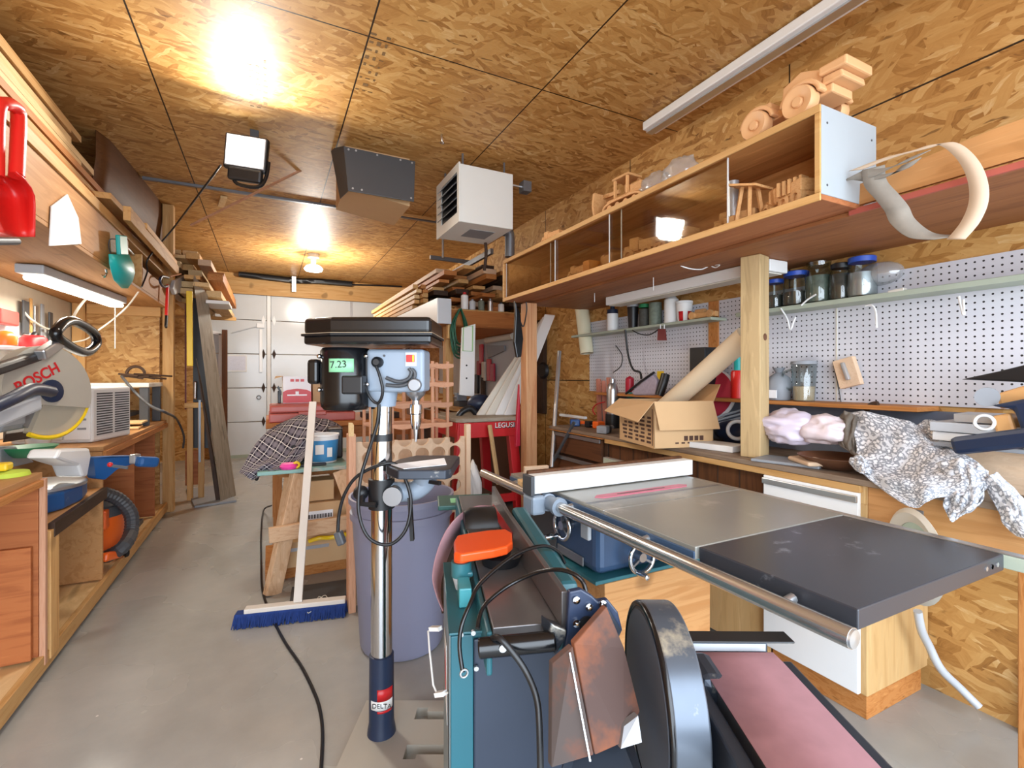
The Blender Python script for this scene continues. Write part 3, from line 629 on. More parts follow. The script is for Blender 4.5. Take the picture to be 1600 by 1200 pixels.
# ================================================================ ceiling things
fl = thing('flood_lamp', 'lit square LED work lamp on a black bracket under the ceiling', 'lamp', P(383, 240, d=3.0))
c = P(383, 240, d=3.0); F = plane_frame(c, V((.93, -.30, -.1)), V((.08, -.1, 1)))
MB(F).box((-.125, -.10, -.05), (.125, .115, .0)).build('body', M['black'], fl, bev=.012)
M['lamp_glow'] = emit('lamp_glow', '#fffdf4', 14)
MB(F).box((-.108, -.075, .0), (.108, .10, .006)).build('lit_panel', M['lamp_glow'], fl, bev=.01, label='glowing white LED panel')
MB(F).box((-.115, -.082, -.004), (.115, .107, .003)).build('bezel', M['lightgrey'], fl, bev=.006)
MB(F).box((-.09, -.17, -.03), (.11, -.09, .02)).build('battery_base', M['black'], fl, bev=.015)
MB(F).tube(spline([(-.07, -.13, -.02), (-.03, -.19, .0), (.09, -.19, .0), (.125, -.12, -.02), (.13, -.02, -.03)], 5), .012, 6).build('bracket', M['black'], fl, sm=60)
MB(F).box((-.04, .0, -.16), (.04, .04, -.05)).build('ceiling_arm', M['black'], fl, bev=.005)
MB().bar(F @ V((0, .02, -.15)), (F @ V((0, .02, -.15))).xy.to_3d()+V((0, 0, ZC-.001)), .05, .05).build('hanger', M['darkgrey'], fl)
gh = thing('duct_cover', 'dark grey riveted metal panel over a cardboard duct on the ceiling', 'duct cover', (.75, 3.45, 2.55))
q = [P(537, 228, Y=3.42), P(649, 252, Y=3.42), P(647, 315, Y=3.40), P(544, 298, Y=3.40)]
gm = mat('duct_panel', '#4a4b4e', .45, .1, var=.04)
MB().prism(q, (0, .012, 0)).build('face_panel', gm, gh, bev=.003)
MB().prism([q[0], q[3], q[3]+V((-.03, .18, .0)), q[0]+V((-.06, .22, .06))], (.004, 0, 0)).build('side_panel', gm, gh)
MB().prism([V((q[0].x+.02, 3.5, 2.56)), V((q[1].x-.02, 3.5, 2.50)), V((q[1].x-.02, 3.5, ZC-.002)), V((q[0].x+.02, 3.5, ZC-.002))], (0, .5, 0)).build('cardboard_duct', M['carton'], gh)
for (u, v) in ((.06, .06), (.16, .05), (.45, .05), (.78, .05), (.95, .06), (.07, .93), (.2, .93), (.95, .93)):
    a = q[0].lerp(q[1], u); b_ = q[3].lerp(q[2], u); p_ = a.lerp(b_, v); MB().cyl(p_, p_+V((0, -.004, 0)), .007, n=8).build('rivet', M['alu'], gh)
uh = thing('unit_heater', 'white unit heater with dark louvres hung from the ceiling', 'heater', (1.4, 3.4, 2.33))
hm = mat('heater_white', '#e3e4df', .4, var=.02)
x0, x1, y0, y1, z0, z1 = 1.19, 1.62, 3.20, 3.68, 2.345, 2.755
MB().box((x0+.012, y0, z0), (x1, y1, z1)).build('cabinet', hm, uh, bev=.006)
MB().box((x0, y0-.006, z0-.004), (x0+.012, y0+.03, z1+.006)).build('front_flange', hm, uh); MB().box((x0, y1-.10, z0-.004), (x0+.012, y1+.02, z1+.006)).build('front_flange', hm, uh)
MB().box((x0, y0+.03, z1-.05), (x0+.012, y1-.1, z1+.006)).build('front_flange', hm, uh); MB().box((x0, y0+.03, z0-.004), (x0+.012, y1-.1, z0+.07)).build('front_flange', hm, uh)
MB().box((x0+.008, y0+.03, z0+.07), (x0+.0125, y1-.1, z1-.05)).build('louvre_opening', M['black'], uh)
for i in range(5): MB().bar((x0-.012, y0+.03, z0+.11+i*.055), (x0-.012, y1-.1, z0+.11+i*.055), .006, .05, up=(.7, 0, .7)).build('louvre', M['darkgrey'], uh)
MB().box((x0+.14, y0+.13, z0-.002), (x0+.34, y0+.33, z0)).build('rating_plate', M['grey'], uh)
for x, y in ((x0+.05, y0+.05), (x1-.05, y0+.05), (x0+.05, y1-.05), (x1-.05, y1-.05)): MB().cyl((x, y, z1), (x, y, ZC-.001), .008, n=6).build('hanger_rod', M['galv'], uh)
MB().tube(spline([(x1, 3.5, 2.42), (x1+.10, 3.5, 2.42), (x1+.12, 3.5, 2.38), (x1+.12, 3.5, 2.22)], 5), .04, 12).build('flue_pipe', M['galv'], uh, sm=50)
MB().box((x1+.1, 3.22, 2.66), (x1+.17, 3.3, 2.74)).build('junction_box', M['galv'], uh, bev=.004); MB().tube([(x1, 3.26, 2.70), (x1+.1, 3.26, 2.70)], .008, 6).build('conduit', M['alu'], uh)
MB().tube(spline([(1.58, 3.62, 2.345), (1.585, 3.62, 2.25), (1.57, 3.62, 2.12)], 4), .013, 6).build('gas_hose', M['dark_wood'], uh)
cb = thing('ceiling_bulb', 'small lit round bulb in a ceiling socket near the white sectional door', 'bulb', (.52, 6.78, 2.62))
MB().cyl((.52, 6.78, 2.80), (.52, 6.78, ZC-.001), .07, n=16).build('socket_base', M['white'], cb)
MB().lathe([(0, 2.70), (.03, 2.70), (.035, 2.80), (0, 2.80)], (.52, 6.78, 0)).build('socket', M['offwhite'], cb, sm=50)
MB().lathe([(0, 2.62), (.10, 2.63), (.115, 2.655), (.09, 2.69), (.03, 2.715), (0, 2.715)], (.52, 6.78, 0)).build('glowing_globe', M['lamp_glow'], cb, sm=60)
# narrow strips on the ceiling
one('pipe_trim', MB().bar((-.9, 4.77, ZC-.012), (2.3, 4.77, ZC-.012), .03, .02), M['galv'], 'thin metal strip across the ceiling joint behind the duct cover', 'strip')
one('ceiling_batten', MB().bar((.55, 4.70, ZC-.012), (1.5, 4.70, ZC-.012), .035, .02), M['pine'], 'pale wooden batten on the ceiling behind the duct cover', 'batten')
one('thin_stick', MB().bar(P(298, 352, d=4.0), P(470, 266, d=3.75), .016, .012), M['pinkwood'], 'long thin pinkish stick slung under the ceiling beside the flood lamp', 'stick')
one('short_cleat', MB().bar(P(345, 322, Z=ZC-.012), P(350, 308, Z=ZC-.012), .05, .02), M['pine_pale'], 'short pale wooden cleat on the ceiling under the thin stick', 'cleat')
ch = one('ceiling_hook', MB().tube(spline([P(690, 210, Z=ZC-.004), P(690, 216, Z=ZC-.03), P(693, 224, Z=ZC-.06), P(688, 222, Z=ZC-.05)], 5), .007, 6), M['chrome'], 'small shiny hook screwed into the ceiling above the heater', 'hook', sm=60)
# black pipe insulation on the header
cord('pipe_hose', [P(373, 428, Y=8.44), P(420, 434, Y=8.44), P(465, 439, Y=8.44), P(500, 440, Y=8.44), P(550, 444, Y=8.44)], .045, 'black', 'fat black hose lying along the header above the white door', 'hose')
cord('thin_pipe', [P(550, 445, Y=8.46), P(590, 446, Y=8.46), P(628, 448, Y=8.46)], .014, 'black', 'thin black pipe continuing along the header towards the lumber', 'pipe')
one('hose_clip', MB().box(V((P(459, 432, Y=8.44).x-.03, 8.37, 2.60)), V((P(459, 432, Y=8.44).x+.03, 8.39, 2.84))), M['alu'], 'metal strap holding the black hose to the header', 'strap')

# ================================================================ scrap lumber and boards past the bench, far end
LF = 'scrap boards on the far side rack'
rk = thing('lumber_rack', 'yellow timber rack arms behind the framing post carrying scrap boards', 'rack', (-.75, 6.4, 1.9))
for y in (6.0, 7.6):
    MB().box((XL+.01, y, 2.02), (-.40, y+.04, 2.065)).build('arm', M['pine_x'], rk); MB().box((XL+.01, y, .0), (XL+.06, y+.04, 2.6)).build('upright', M['pine_z'], rk)
rr = random.Random(11); n = 0
for ri in range(7):
    z = 2.067+ri*.072
    for ci in range(3 if ri < 5 else 2):
        x = -.50-ci*.17-rr.uniform(0, .08) - (ri > 4)*.12
        wd, th = rr.uniform(.10, .16), rr.uniform(.035, .068)
        y0 = rr.uniform(5.6, 6.0); y1 = rr.uniform(7.7, 8.2)
        if ci == 0: x += rr.uniform(-.05, .09)
        m = ['pine', 'pine_pale', 'fir', 'mdf_pale'][rr.randrange(4)]
        one('scrap_board', MB().box((x-wd/2, y0, z), (x+wd/2, y1, z+th)), M[m], 'sawn board end beyond the framing post, %s row, %s' % (['bottom', 'second', 'third', 'fourth', 'fifth', 'sixth', 'top'][ri], ['aisle side', 'middle', 'wall side'][ci]), 'board', bev=.003, group=LF); n += 1
one('white_mdf_strip', MB().box((-.56, 5.66, 1.985), (-.36, 6.1, 2.018)), M['white'], 'white board slung under the far scrap boards', 'board', bev=.003)
def board(name, a, b, wv, th, m, label, cat='board', **k):
    return one(name, MB().prism([V(a), V(a)+V(wv), V(b)+V(wv), V(b)], th), M[m], label, cat, bev=.002, **k)
# two long grey boards leaning
A0 = P(343, 788, Z=0); 
lean = MB().prism([P(345, 788, Y=5.55), P(367, 775, Y=5.75), P(322, 460, Y=5.75), P(303, 430, Y=5.62), P(302, 436, Y=5.6)], (.01, .03, .0))
one('leaning_board', lean, M['grey_wood'], 'long weathered grey board leaning against the lumber past the framing post', 'board', bev=.003)
one('brown_board', MB().prism([P(337, 782, Y=5.62), P(346, 790, Y=5.62), P(315, 600, Y=5.68), P(306, 560, Y=5.68)], (.004, .02, 0)), M['dark_wood'], 'narrow dark board standing just behind the leaning grey board', 'board')
one('black_sheet', MB().prism([P(301, 440, Y=5.95), P(315, 440, Y=5.95), P(330, 640, Y=5.95), P(329, 700, Y=5.95), P(302, 700, Y=5.95)], (0, .03, 0)), M['black'], 'tall black sheet standing in the gap behind the yellow level', 'sheet')
one('spirit_level', MB().bar(P(297, 572, Y=5.56), P(296, 455, Y=5.56), .05, .03), M['yellow'], 'yellow spirit level hanging beside the framing post', 'level', bev=.004)
one('red_strip', MB().bar(P(290, 640, X=-.785), P(290, 470, X=-.785), .014, .012), M['maroon'], 'dark red strip standing against the framing post', 'strip')
sp = thing('silver_spanner', 'shiny steel spanner standing on the small wooden block', 'spanner', P(305, 622, Y=5.9))
MB().bar(P(305, 624, Y=5.9), P(305.5, 596, Y=5.9), .03, .03).build('shaft', M['chrome'], sp, bev=.01)
bk = thing('saw_bracket_stand', 'small yellow timber trestle standing past the framing post', 'trestle', (-.7, 5.85, 0))
q0, q1 = P(289, 627, Y=5.85), P(319, 629, Y=5.85)
MB().box((q0.x, 5.80, q1.z-.05), (q1.x, 6.1, q1.z)).build('top_rail', M['pine_x'], bk, bev=.004)
for x in (q0.x+.02, q1.x-.05): MB().box((x, 5.82, 0), (x+.05, 5.86, q1.z-.05)).build('leg', M['pine_z'], bk, bev=.003)
MB().box((q0.x, 5.86, .15), (q1.x, 5.88, .5)).build('panel', M['ply_red_x'], bk)
fw = thing('door_casing', 'white painted casing of the walk door beside the leaning boards', 'casing', P(346, 690, Y=8.4)); fw['kind'] = 'structure'
MB().bar(V((P(345, 690, Y=8.5).x, 8.5, .0)), V((P(345, 690, Y=8.5).x, 8.5, 1.9)), .05, .05).build('jamb', M['white_gloss'], fw)
MB().bar((P(345, 690, Y=8.5).x, 8.5, 1.9), (P(325, 690, Y=8.5).x, 8.5, 1.93), .05, .05).build('head', M['white_gloss'], fw)
one('brown_strip', MB().box((-.62, 8.3, .02), (-.55, 8.36, 1.95)), M['walnut'], 'dark brown timber standing by the white walk door', 'timber')
one('floor_board', MB(T(-.55, 5.95, .012, .2)).cbox((0, 0, 0), (.35, .9, .02)), M['grey'], 'grey sheet lying on the floor past the bench end', 'sheet')
one('clamp_bar', MB().bar(P(312, 722, Y=5.7), P(312, 625, Y=5.7), .02, .012), M['galv'], 'grey sliding bar clamp standing by the yellow trestle', 'clamp')

# ================================================================ sawhorse table with jacket and bucket
sw = thing('sawhorse_table', 'sawhorse with a teal edged top in front of the red carton', 'sawhorse', (.2, 3.4, 0))
zt = .70
MB().box((-.06, 3.14, zt-.022), (.45, 3.75, zt)).build('top', mat('aqua_top', '#7fa9a3', .4, var=.1, dirt='#b7b0a2', dirt_at=.6), sw, bev=.004)
la, lb = P(425, 920, Y=3.1), P(462, 742, Y=3.12)
la.z = .0
MB().bar(la, (.16, 3.18, zt-.03), .045, .09).build('leg', M['sawhorse_wood'], sw, bev=.003); MB().bar((.06, 3.85, 0), (.16, 3.70, zt-.03), .045, .09).build('leg', M['sawhorse_wood'], sw, bev=.003)
MB().bar((.62, 3.12, 0), (.40, 3.18, zt-.03), .04, .09).build('leg', M['sawhorse_wood'], sw, bev=.003); MB().bar((.62, 3.85, 0), (.40, 3.70, zt-.03), .04, .09).build('leg', M['sawhorse_wood'], sw, bev=.003)
z2 = P(480, 828, Y=3.1).z
MB().bar((.0, 3.09, z2), (.62, 3.09, z2+.03), .035, .085).build('brace', M['sawhorse_wood'], sw, bev=.003)
MB().bar((.05, 3.45, zt-.06), (.42, 3.45, zt-.06), .06, .07).build('beam', M['fir'], sw, bev=.003)
# plaid jacket draped over a case
jk = thing('plaid_jacket', 'black and white plaid jacket thrown over the sawhorse table', 'jacket', (.05, 3.3, zt))
outline = [  # rows from far/top to near hem (px), the cloth lies over a case then falls past the edge
 [(452, 655), (470, 648), (490, 650), (512, 655), (536, 668)],
 [(436, 662), (455, 660), (480, 662), (508, 668), (533, 676)],
 [(420, 672), (440, 680), (462, 690), (486, 690), (524, 684)],
 [(402, 690), (424, 702), (444, 716), (466, 712), (490, 692)],
 [(388, 712), (408, 722), (430, 728), (452, 730), (470, 722)],
 [(380, 728), (394, 735), (412, 737), (432, 735), (450, 734)],
 [(373, 738), (382, 744), (394, 748), (400, 745), (404, 741)]]
ds = [3.62, 3.45, 3.25, 3.08, 2.98, 2.93, 2.90]
def drape(outl, ds, nu=30, nv=26, amp=.02, seed=0, uvs=(1, 1), fold=5):
    cols = []
    for row, d in zip(outl, ds):
        cols.append(spline([P(a, b, d=d-.10*math.sin(math.pi*i/(len(row)-1))) for i, (a, b) in enumerate(row)], max(1, nu//(len(row)-1))))
    n = min(len(c) for c in cols); res = []
    lines = [spline([c[i] for c in cols], max(1, nv//(len(cols)-1))) for i in range(n)]
    rows = [[lines[i][j] for i in range(n)] for j in range(len(lines[0]))]
    for j, r in enumerate(rows):
        for i, p in enumerate(r):
            u, v = i/(n-1), j/(len(rows)-1)
            e = math.sin(math.pi*min(1, max(0, u)))**.4
            q = NZ.noise(V((u*fold, v*fold*.7, seed)))*amp + NZ.noise(V((u*fold*2.3, v*fold*1.6, seed+5)))*amp*.5
            dirn = (p-V((0, 0, EYE))).normalized(); r[i] = p - dirn*q*e*1.6 + V((0, 0, q*.5*e))
    return rows
def cloth(name, rows, m, par, th=.004, sm=60, sub=1):
    o = MB().grid(rows).build(name, m, par, sm=180, solid=th)
    uv = o.data.uv_layers.new(name='uv'); nr, nc = len(rows), len(rows[0])
    L1 = sum((rows[nr//2][i+1]-rows[nr//2][i]).length for i in range(nc-1)); L2 = sum((rows[j+1][nc//2]-rows[j][nc//2]).length for j in range(nr-1))
    for lp in o.data.loops:
        i = lp.vertex_index; uv.data[lp.index].uv = ((i % nc)/(nc-1)*L1, (i//nc)/(nr-1)*L2)
    if sub:
        sdf = o.modifiers.new('sub', 'SUBSURF'); sdf.levels = 1; sdf.render_levels = 1
    return o
cloth('cloth', drape(outline, ds, amp=.045, seed=2, fold=4), M['plaid'], jk)
MB().tube(spline([P(394, 742, d=2.93), P(401, 750, d=2.9), P(404, 742, d=2.92), P(402, 735, d=2.95)], 6), .006, 6).build('zip_pull', M['black'], jk)
one('dark_case', MB().box((.02, 3.40, zt+.001), (.26, 3.66, zt+.11)), M['jacketdark'], 'dark case under the plaid jacket on the sawhorse', 'case', bev=.02)
bu = thing('paint_bucket', 'white and blue plastic bucket standing on the sawhorse table', 'bucket', P(504, 725, Y=3.3))
bo = V((P(505, 725, Y=3.36).x, 3.36, zt+.001))
MB().lathe([(0, 0), (.083, 0), (.094, .165), (.099, .168), (.099, .18), (.09, .18), (.085, .02), (0, .02)], bo, n=32).build('pail', M['white'], bu, sm=40)
MB().lathe([(.0845, .01), (.0945, .145), (.0935, .145), (.0835, .01)], bo, n=32, caps=False).build('blue_label', M['skyblue'], bu, sm=40, label='blue printed label')
MB().bar(bo+V((-.03, -.096, .06)), bo+V((-.03, -.097, .12)), .05, .004).build('label_print', M['white'], bu); MB().bar(bo+V((.03, -.09, .04)), bo+V((.03, -.094, .10)), .03, .004).build('label_print', M['white'], bu)
one('pink_dispenser', MB().lathe([(0, 0), (.045, 0), (.05, .015), (.04, .032), (0, .034)], V((P(451, 724, Y=3.2).x, 3.19, zt+.001))), M['pink'], 'bright pink plastic puck on the teal top', 'puck', sm=40)
one('tape_roll', MB().torus((P(463, 730, Y=3.17).x, 3.17, zt+.022), (0, 1, .2), .016, .008, 18, 8), M['yellow'], 'small yellow tape roll at the edge of the teal top', 'tape', sm=60)
one('black_tray', MB().box((.16, 3.2, zt+.001), (.32, 3.24, zt+.016)), M['black'], 'flat black tool in front of the bucket on the teal top', 'tool', bev=.004)
one('speaker_case', MB().box((.36, 3.45, zt+.001), (.45, 3.65, zt+.2)), M['black'], 'black case standing at the back of the teal top', 'case', bev=.01)
# cartons under it
def carton(name, lo, hi, label, m='carton', **k):
    c = thing(name, label, 'carton', ((lo[0]+hi[0])/2, (lo[1]+hi[1])/2, lo[2]), **k)
    MB().box(lo, hi).build('box_body', M[m], c, bev=.003); return c
c1 = carton('cardboard_carton', (.06, 3.25, .08), (.50, 3.66, .235), 'open cardboard carton low under the sawhorse')
MB().bar((.06, 3.246, .19), (.34, 3.246, .19), .004, .02).build('tape_strip', M['silver_tape'], c1)
c2 = carton('cardboard_carton', (.16, 3.22, .245), (.52, 3.65, .47), 'cardboard carton with a barcode label between the sawhorse legs')
MB().box((.20, 3.217, .37), (.36, 3.2195, .42)).build('white_label', M['paper'], c2)
for i in range(18): MB().box((.21+i*.008, 3.2155, .375), (.213+i*.008+.003*(i % 2), 3.217, .40)).build('bar', M['ink_black'], c2)
c3 = carton('cardboard_carton', (.18, 3.25, .475), (.37, 3.40, .60), 'upper cardboard carton right under the teal top')
carton('plywood_tray', (-.02, 3.30, .0), (.5, 3.78, .075), 'flat wooden tray on the floor under the sawhorse', 'fir')
one('yellow_rope', MB().tube(spline([(.22, 3.2, .245), (.28, 3.18, .262), (.34, 3.19, .252), (.42, 3.18, .262), (.48, 3.2, .25)], 5), .014, 6), M['yellow'], 'yellow strap lying on the lower carton under the sawhorse', 'strap', sm=60)
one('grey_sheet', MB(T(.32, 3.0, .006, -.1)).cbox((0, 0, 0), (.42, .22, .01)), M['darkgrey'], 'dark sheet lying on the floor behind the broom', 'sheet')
# push broom
br = thing('push_broom', 'push broom with blue bristles and a pale handle leaning on the sawhorse', 'broom', P(455, 955, Z=0))
b0, b1 = P(369, 955, Z=.075), P(540, 937, Z=.075)
m, L = basis(b0, b1); 
ax = (b1-b0).normalized(); pr = V((0, 0, 1)).cross(ax)
MB().bar(b0+ax*.04, b1, .05, .026).build('head_block', M['handle_grey'], br, bev=.004)
bm_ = MB(); q = random.Random(4)
for i in range(240):
    t = i/239; s = b0.lerp(b1, t)
    for k in (-1, 0, 1):
        p_ = s+pr*k*.018+V((0, 0, -.012)); e = p_+pr*(k*.02+q.uniform(-.012, .012))+ax*q.uniform(-.012, .012); e.z = q.uniform(.001, .008)
        bm_.cyl(p_, e, .0045, .0028, n=4, caps=False)
bm_.build('bristle', M['broom'], br)
MB().box((-.025, -.02, 0), (.025, .02, L), m @ T(0, -.028, 0)).build('bristle_core', M['broom'], br)
ht, hb_ = P(489, 628, d=2.98), b0.lerp(b1, .55)+V((0, 0, .012))
MB().bar(hb_, ht, .042, .016).build('handle', M['handle_grey'], br, bev=.003)
th_ = MB()
for pts in ([(455, 945), (470, 938), (478, 948), (482, 958), (495, 945), (498, 932), (512, 940)], [(500, 935), (508, 930), (514, 938)]): th_.tube(spline([P(a, b, Z=.06-.0006*(b-930)) for a, b in pts], 4), .002, 4)
th_.build('string_scrap', M['offwhite'], br)
# floor power cord
cord('floor_cord', [P(424, 790, Z=.1), P(412, 797, Z=.02), P(408, 830, Z=.007), P(408, 880, Z=.007), P(410, 922, Z=.007), P(424, 962, Z=.007), P(445, 1003, Z=.007), P(470, 1040, Z=.007), P(490, 1080, Z=.007), P(500, 1110, Z=.007), P(504, 1150, Z=.007), P(500, 1230, Z=.007)], .0065, 'black', 'black power cord snaking along the concrete floor past the broom')

# ================================================================ table behind with red carton, tool case
tb = thing('wood_table', 'orange timber table behind the sawhorse holding the red case', 'table', (.5, 4.4, 0))
zt2 = .905
MB().box((-.02, 4.0, zt2-.04), (1.15, 4.9, zt2)).build('top', M['shelf_orange'], tb, bev=.004)
for x in (.03, 1.07):
    for y in (4.05, 4.8): MB().box((x, y, 0), (x+.06, y+.06, zt2-.04)).build('leg', M['fir'], tb, bev=.003)
MB().box((.09, 4.06, zt2-.14), (1.07, 4.09, zt2-.04)).build('apron', M['shelf_orange'], tb)
rc = thing('red_case', 'flat faded red plastic tool case lying on the orange table', 'tool case', (.3, 4.3, zt2))
rm = mat('red_case', '#b55a50', .4, .0, var=.06)
MB().box((.0, 4.02, zt2+.001), (.62, 4.45, zt2+.07)).build('lower_shell', rm, rc, bev=.01); MB().box((.005, 4.025, zt2+.073), (.615, 4.445, zt2+.13)).build('lid', rm, rc, bev=.014)
MB().box((.2, 4.005, zt2+.05), (.4, 4.022, zt2+.08)).build('handle', rm, rc, bev=.006)
ca = thing('printed_carton', 'white carton with red printed bands standing on the red case', 'carton', P(466, 632, Y=4.35))
a, c = P(442, 588, Y=4.3), P(486, 631, Y=4.3)
MB().box((a.x, 4.3, zt2+.131), (c.x, 4.6, a.z)).build('box_body', M['paper'], ca, bev=.003)
zz = zt2+.131; hh = a.z-zz; wv = c.x-a.x
MB().prism([V((a.x+wv*t, 4.297, zz+hh*f)) for t, f in ((.0, .02), (1, .02), (1, .42), (.85, .5), (.5, .54), (.15, .5), (0, .42))], (0, .002, 0)).build('red_band', M['red'], ca)
for i in (0, 1, 2): MB().box((a.x+wv*(.26+i*.18), 4.297, zz+hh*.80), (a.x+wv*(.39+i*.18), 4.299, zz+hh*.90)).build('red_mark', M['red'], ca)
MB().box((a.x+wv*.15, 4.2945, zz+hh*.28), (a.x+wv*.85, 4.2965, zz+hh*.33)).build('white_print', M['paper'], ca); MB().box((a.x+wv*.44, 4.2945, zz+hh*.33), (a.x+wv*.56, 4.2965, zz+hh*.44)).build('white_print', M['paper'], ca)
MB().box((c.x+.001, 4.31, zz), (c.x+.003, 4.59, zz+hh*.45)).build('red_side_band', M['red'], ca)
MB().prism([V((a.x, 4.3, a.z)), V((a.x, 4.6, a.z)), V((a.x-.05, 4.6, a.z+.0)), V((a.x-.06, 4.32, a.z-.02))], (0, 0, .003)).build('flap', M['carton'], ca)
carton('tall_carton', (P(489, 600, Y=4.4).x, 4.42, zt2+.131), (P(499, 600, Y=4.4).x+.1, 4.7, P(492, 570, Y=4.4).z), 'plain brown carton behind the printed carton on the red case')
one('black_offcut', MB().prism([P(433, 606, Y=4.3), P(440, 618, Y=4.3), P(440, 612, Y=4.3), P(435, 602, Y=4.3)], (0, .01, 0)), M['black'], 'dark flap sticking out beside the printed carton', 'flap')
one('black_bottle_set', MB().box((P(434, 631, Y=4.38).x, 4.36, zt2+.131), (P(439, 631, Y=4.38).x, 4.42, zt2+.131+.1)), M['black'], 'small dark can beside the printed carton', 'can', bev=.004)
one('chip_box', MB().box((.70, 4.05, zt2+.001), (.98, 4.3, zt2+.05)), M['dark_wood'], 'low dark crate of offcuts on the orange table', 'crate', bev=.004)

# ================================================================ wine rack panels (pierced boards)
def pierced(name, label, F, wd, ht, nx, nz, r, x0, z0, pitch, scallop=True, th=.018, m='mdf_pale', post=True):
    t = thing(name, label, 'wine rack', F=F)
    def ring_cell(b, cx, cz, x_lo, x_hi, z_lo, z_hi, y0, y1, n=20):
        # rectangular cell with a round hole
        pts = []; sq = []
        for k in range(n):
            a = 2*math.pi*k/n+math.pi/n; ca_, sa = math.cos(a), math.sin(a)
            pts.append((cx+r*ca_, cz+r*sa))
            s = 1/max(abs(ca_), abs(sa))
            hx = (x_hi-cx) if ca_ > 0 else (cx-x_lo); hz = (z_hi-cz) if sa > 0 else (cz-z_lo)
            sq.append((cx+max(-1, min(1, ca_*s))*hx, cz+max(-1, min(1, sa*s))*hz))
        A = [[b.v((p[0], y, p[1])) for p in q] for q, y in ((pts, y0), (sq, y0), (sq, y1), (pts, y1))]
        for k in range(n):
            k2 = (k+1) % n
            for i in range(4): b.f([A[i][k], A[i][k2], A[(i+1) % 4][k2], A[(i+1) % 4][k]])
    b = MB(F)
    for j in range(nz):
        for i in range(nx):
            xl = 0 if i == 0 else x0+(i-.5)*pitch; xh = wd if i == nx-1 else x0+(i+.5)*pitch
            zl = 0.02 if j == 0 else z0+(j-.5)*pitch; zh = z0+(j+.5)*pitch if j < nz-1 else z0+(nz-.5)*pitch
            ring_cell(b, x0+i*pitch, z0+j*pitch, xl, xh, zl, zh, 0, th)
    if scallop:
        zt_ = z0+(nz-.5)*pitch; pts = [(0, 0, zt_)]; 
        for i in range(nx):
            cx = x0+i*pitch; pts += [(cx+r*math.cos(R(180+180*k/10)), 0, zt_+r*1.05+r*math.sin(R(180+180*k/10))) for k in range(11)]
        pts += [(wd, 0, zt_+r*1.05), (wd, 0, zt_)]; pts[0] = (0, 0, zt_); pts.insert(1, (0, 0, zt_+r*1.05))
        top = [p for p in pts if p[2] > zt_+1e-6]
        # split in quads between the scallop line and the base line
        A = [[b.v((p[0], y, zz)) for p in top] for y, zz in ()]; 
        rows = [[V((p[0], 0, zt_)) for p in top], [V(p) for p in top], [V((p[0], th, p[2])) for p in top], [V((p[0], th, zt_)) for p in top]]
        b.grid(rows)
    b.build('pierced_board', M[m], t, sm=30)
    return t
Fp = T(.415, 2.70, 0)
wr = pierced('wine_rack', 'pale wine rack panel with round holes standing behind the grey bin', Fp, .63, .93, 6, 8, .040, .075, .12, .098)
MB().box((.375, 2.66, .0), (.413, 2.74, .945)).build('end_post', M['pinkwood'], wr, bev=.003); MB().box((1.046, 2.68, 0), (1.075, 2.72, .97)).build('end_strip', M['mdf_pale'], wr, bev=.003)
MB().box((.42, 2.95, .0), (1.04, 2.968, .86)).build('rear_board', M['mdf_pale'], wr)
for z in (.03, .45): MB().box((.42, 2.719, z), (1.04, 2.949, z+.02)).build('shelf_board', M['mdf_pale'], wr)
MB().prism([P(545, 682, Y=2.65), P(553, 682, Y=2.65), P(553, 664, Y=2.65), P(551, 661, Y=2.65), P(545, 661, Y=2.65)], (0, .02, 0)).build('tall_tab', M['pine_pale'], wr)
# tall lattice rack behind
lt = thing('lattice_rack', 'tall open lattice of orange pink slats standing behind the pierced wine rack', 'rack', (.95, 3.3, 0))
for j, y in enumerate((3.25, 3.5)):
    for x in (.60, .74, .88, 1.02, 1.13):
        MB().box((x-.01, y, 0), (x+.01, y+.022, 1.16 if x < .95 else 1.36)).build('slat', M['pinkwood'], lt, bev=.003)
    for z in (.42, .6, .78, .92, 1.06, 1.20, 1.33):
        rowx = [(.59 if z < 1.15 else .96)+i*.0118*(1 if z < 1.15 else .36) for i in range(49)]
        pts = [(x, y-.022, z-.012-.012*abs(math.sin((x-.60)*math.pi/.14))) for x in rowx]
        MB().prism([(x, y-.022, z+.012) for x in (rowx[0], rowx[-1])][::-1]+pts, (0, .02, 0)).build('scalloped_rail', M['pinkwood'], lt)
for z in (.6, .92, 1.20):
    for x in (1.02, 1.13): MB().box((x-.008, 3.272, z), (x+.008, 3.498, z+.02)).build('cross_slat', M['pinkwood'], lt)

# ================================================================ grey bin
cn = thing('round_bin', 'tall grey plastic round bin behind the drill press column', 'bin', (.566, 2.29, 0))
bp = V((.566, 2.285, 0))
MB().lathe([(0, .004), (.185, .004), (.192, .02), (.226, .60), (.236, .602), (.236, .63), (.228, .632), (.232, .672), (.243, .675), (.243, .70), (.232, .70), (.221, .62), (.18, .03), (0, .03)], bp, n=48).build('drum', M['bin_grey'], cn, sm=40)
for i in range(3): MB().torus(bp+V((0, 0, .18+i*.17)), (0, 0, 1), .1985+.0098*i, .0035, 48, 6).build('raised_band', M['bin_grey'], cn, sm=60)
# ================================================================ drill press
dp = thing('drill_press', 'grey floor drill press with a black belt cover and motor and a chrome column', 'drill press', (.346, 1.684, 0))
hx = V((.893, -.45, 0)).normalized(); F = plane_frame((.346, 1.684, 0), hx, (0, 0, 1))   # x to the spindle, y up, z towards the photographer
zc = lambda py, d=1.66: EYE+(HOR-py)/FPX*d
xc = lambda px_, d=1.66: (px_-596.5)/FPX*d
fb = lambda lo, hi: MB(F).box(lo, hi)
yfl = lambda z: z
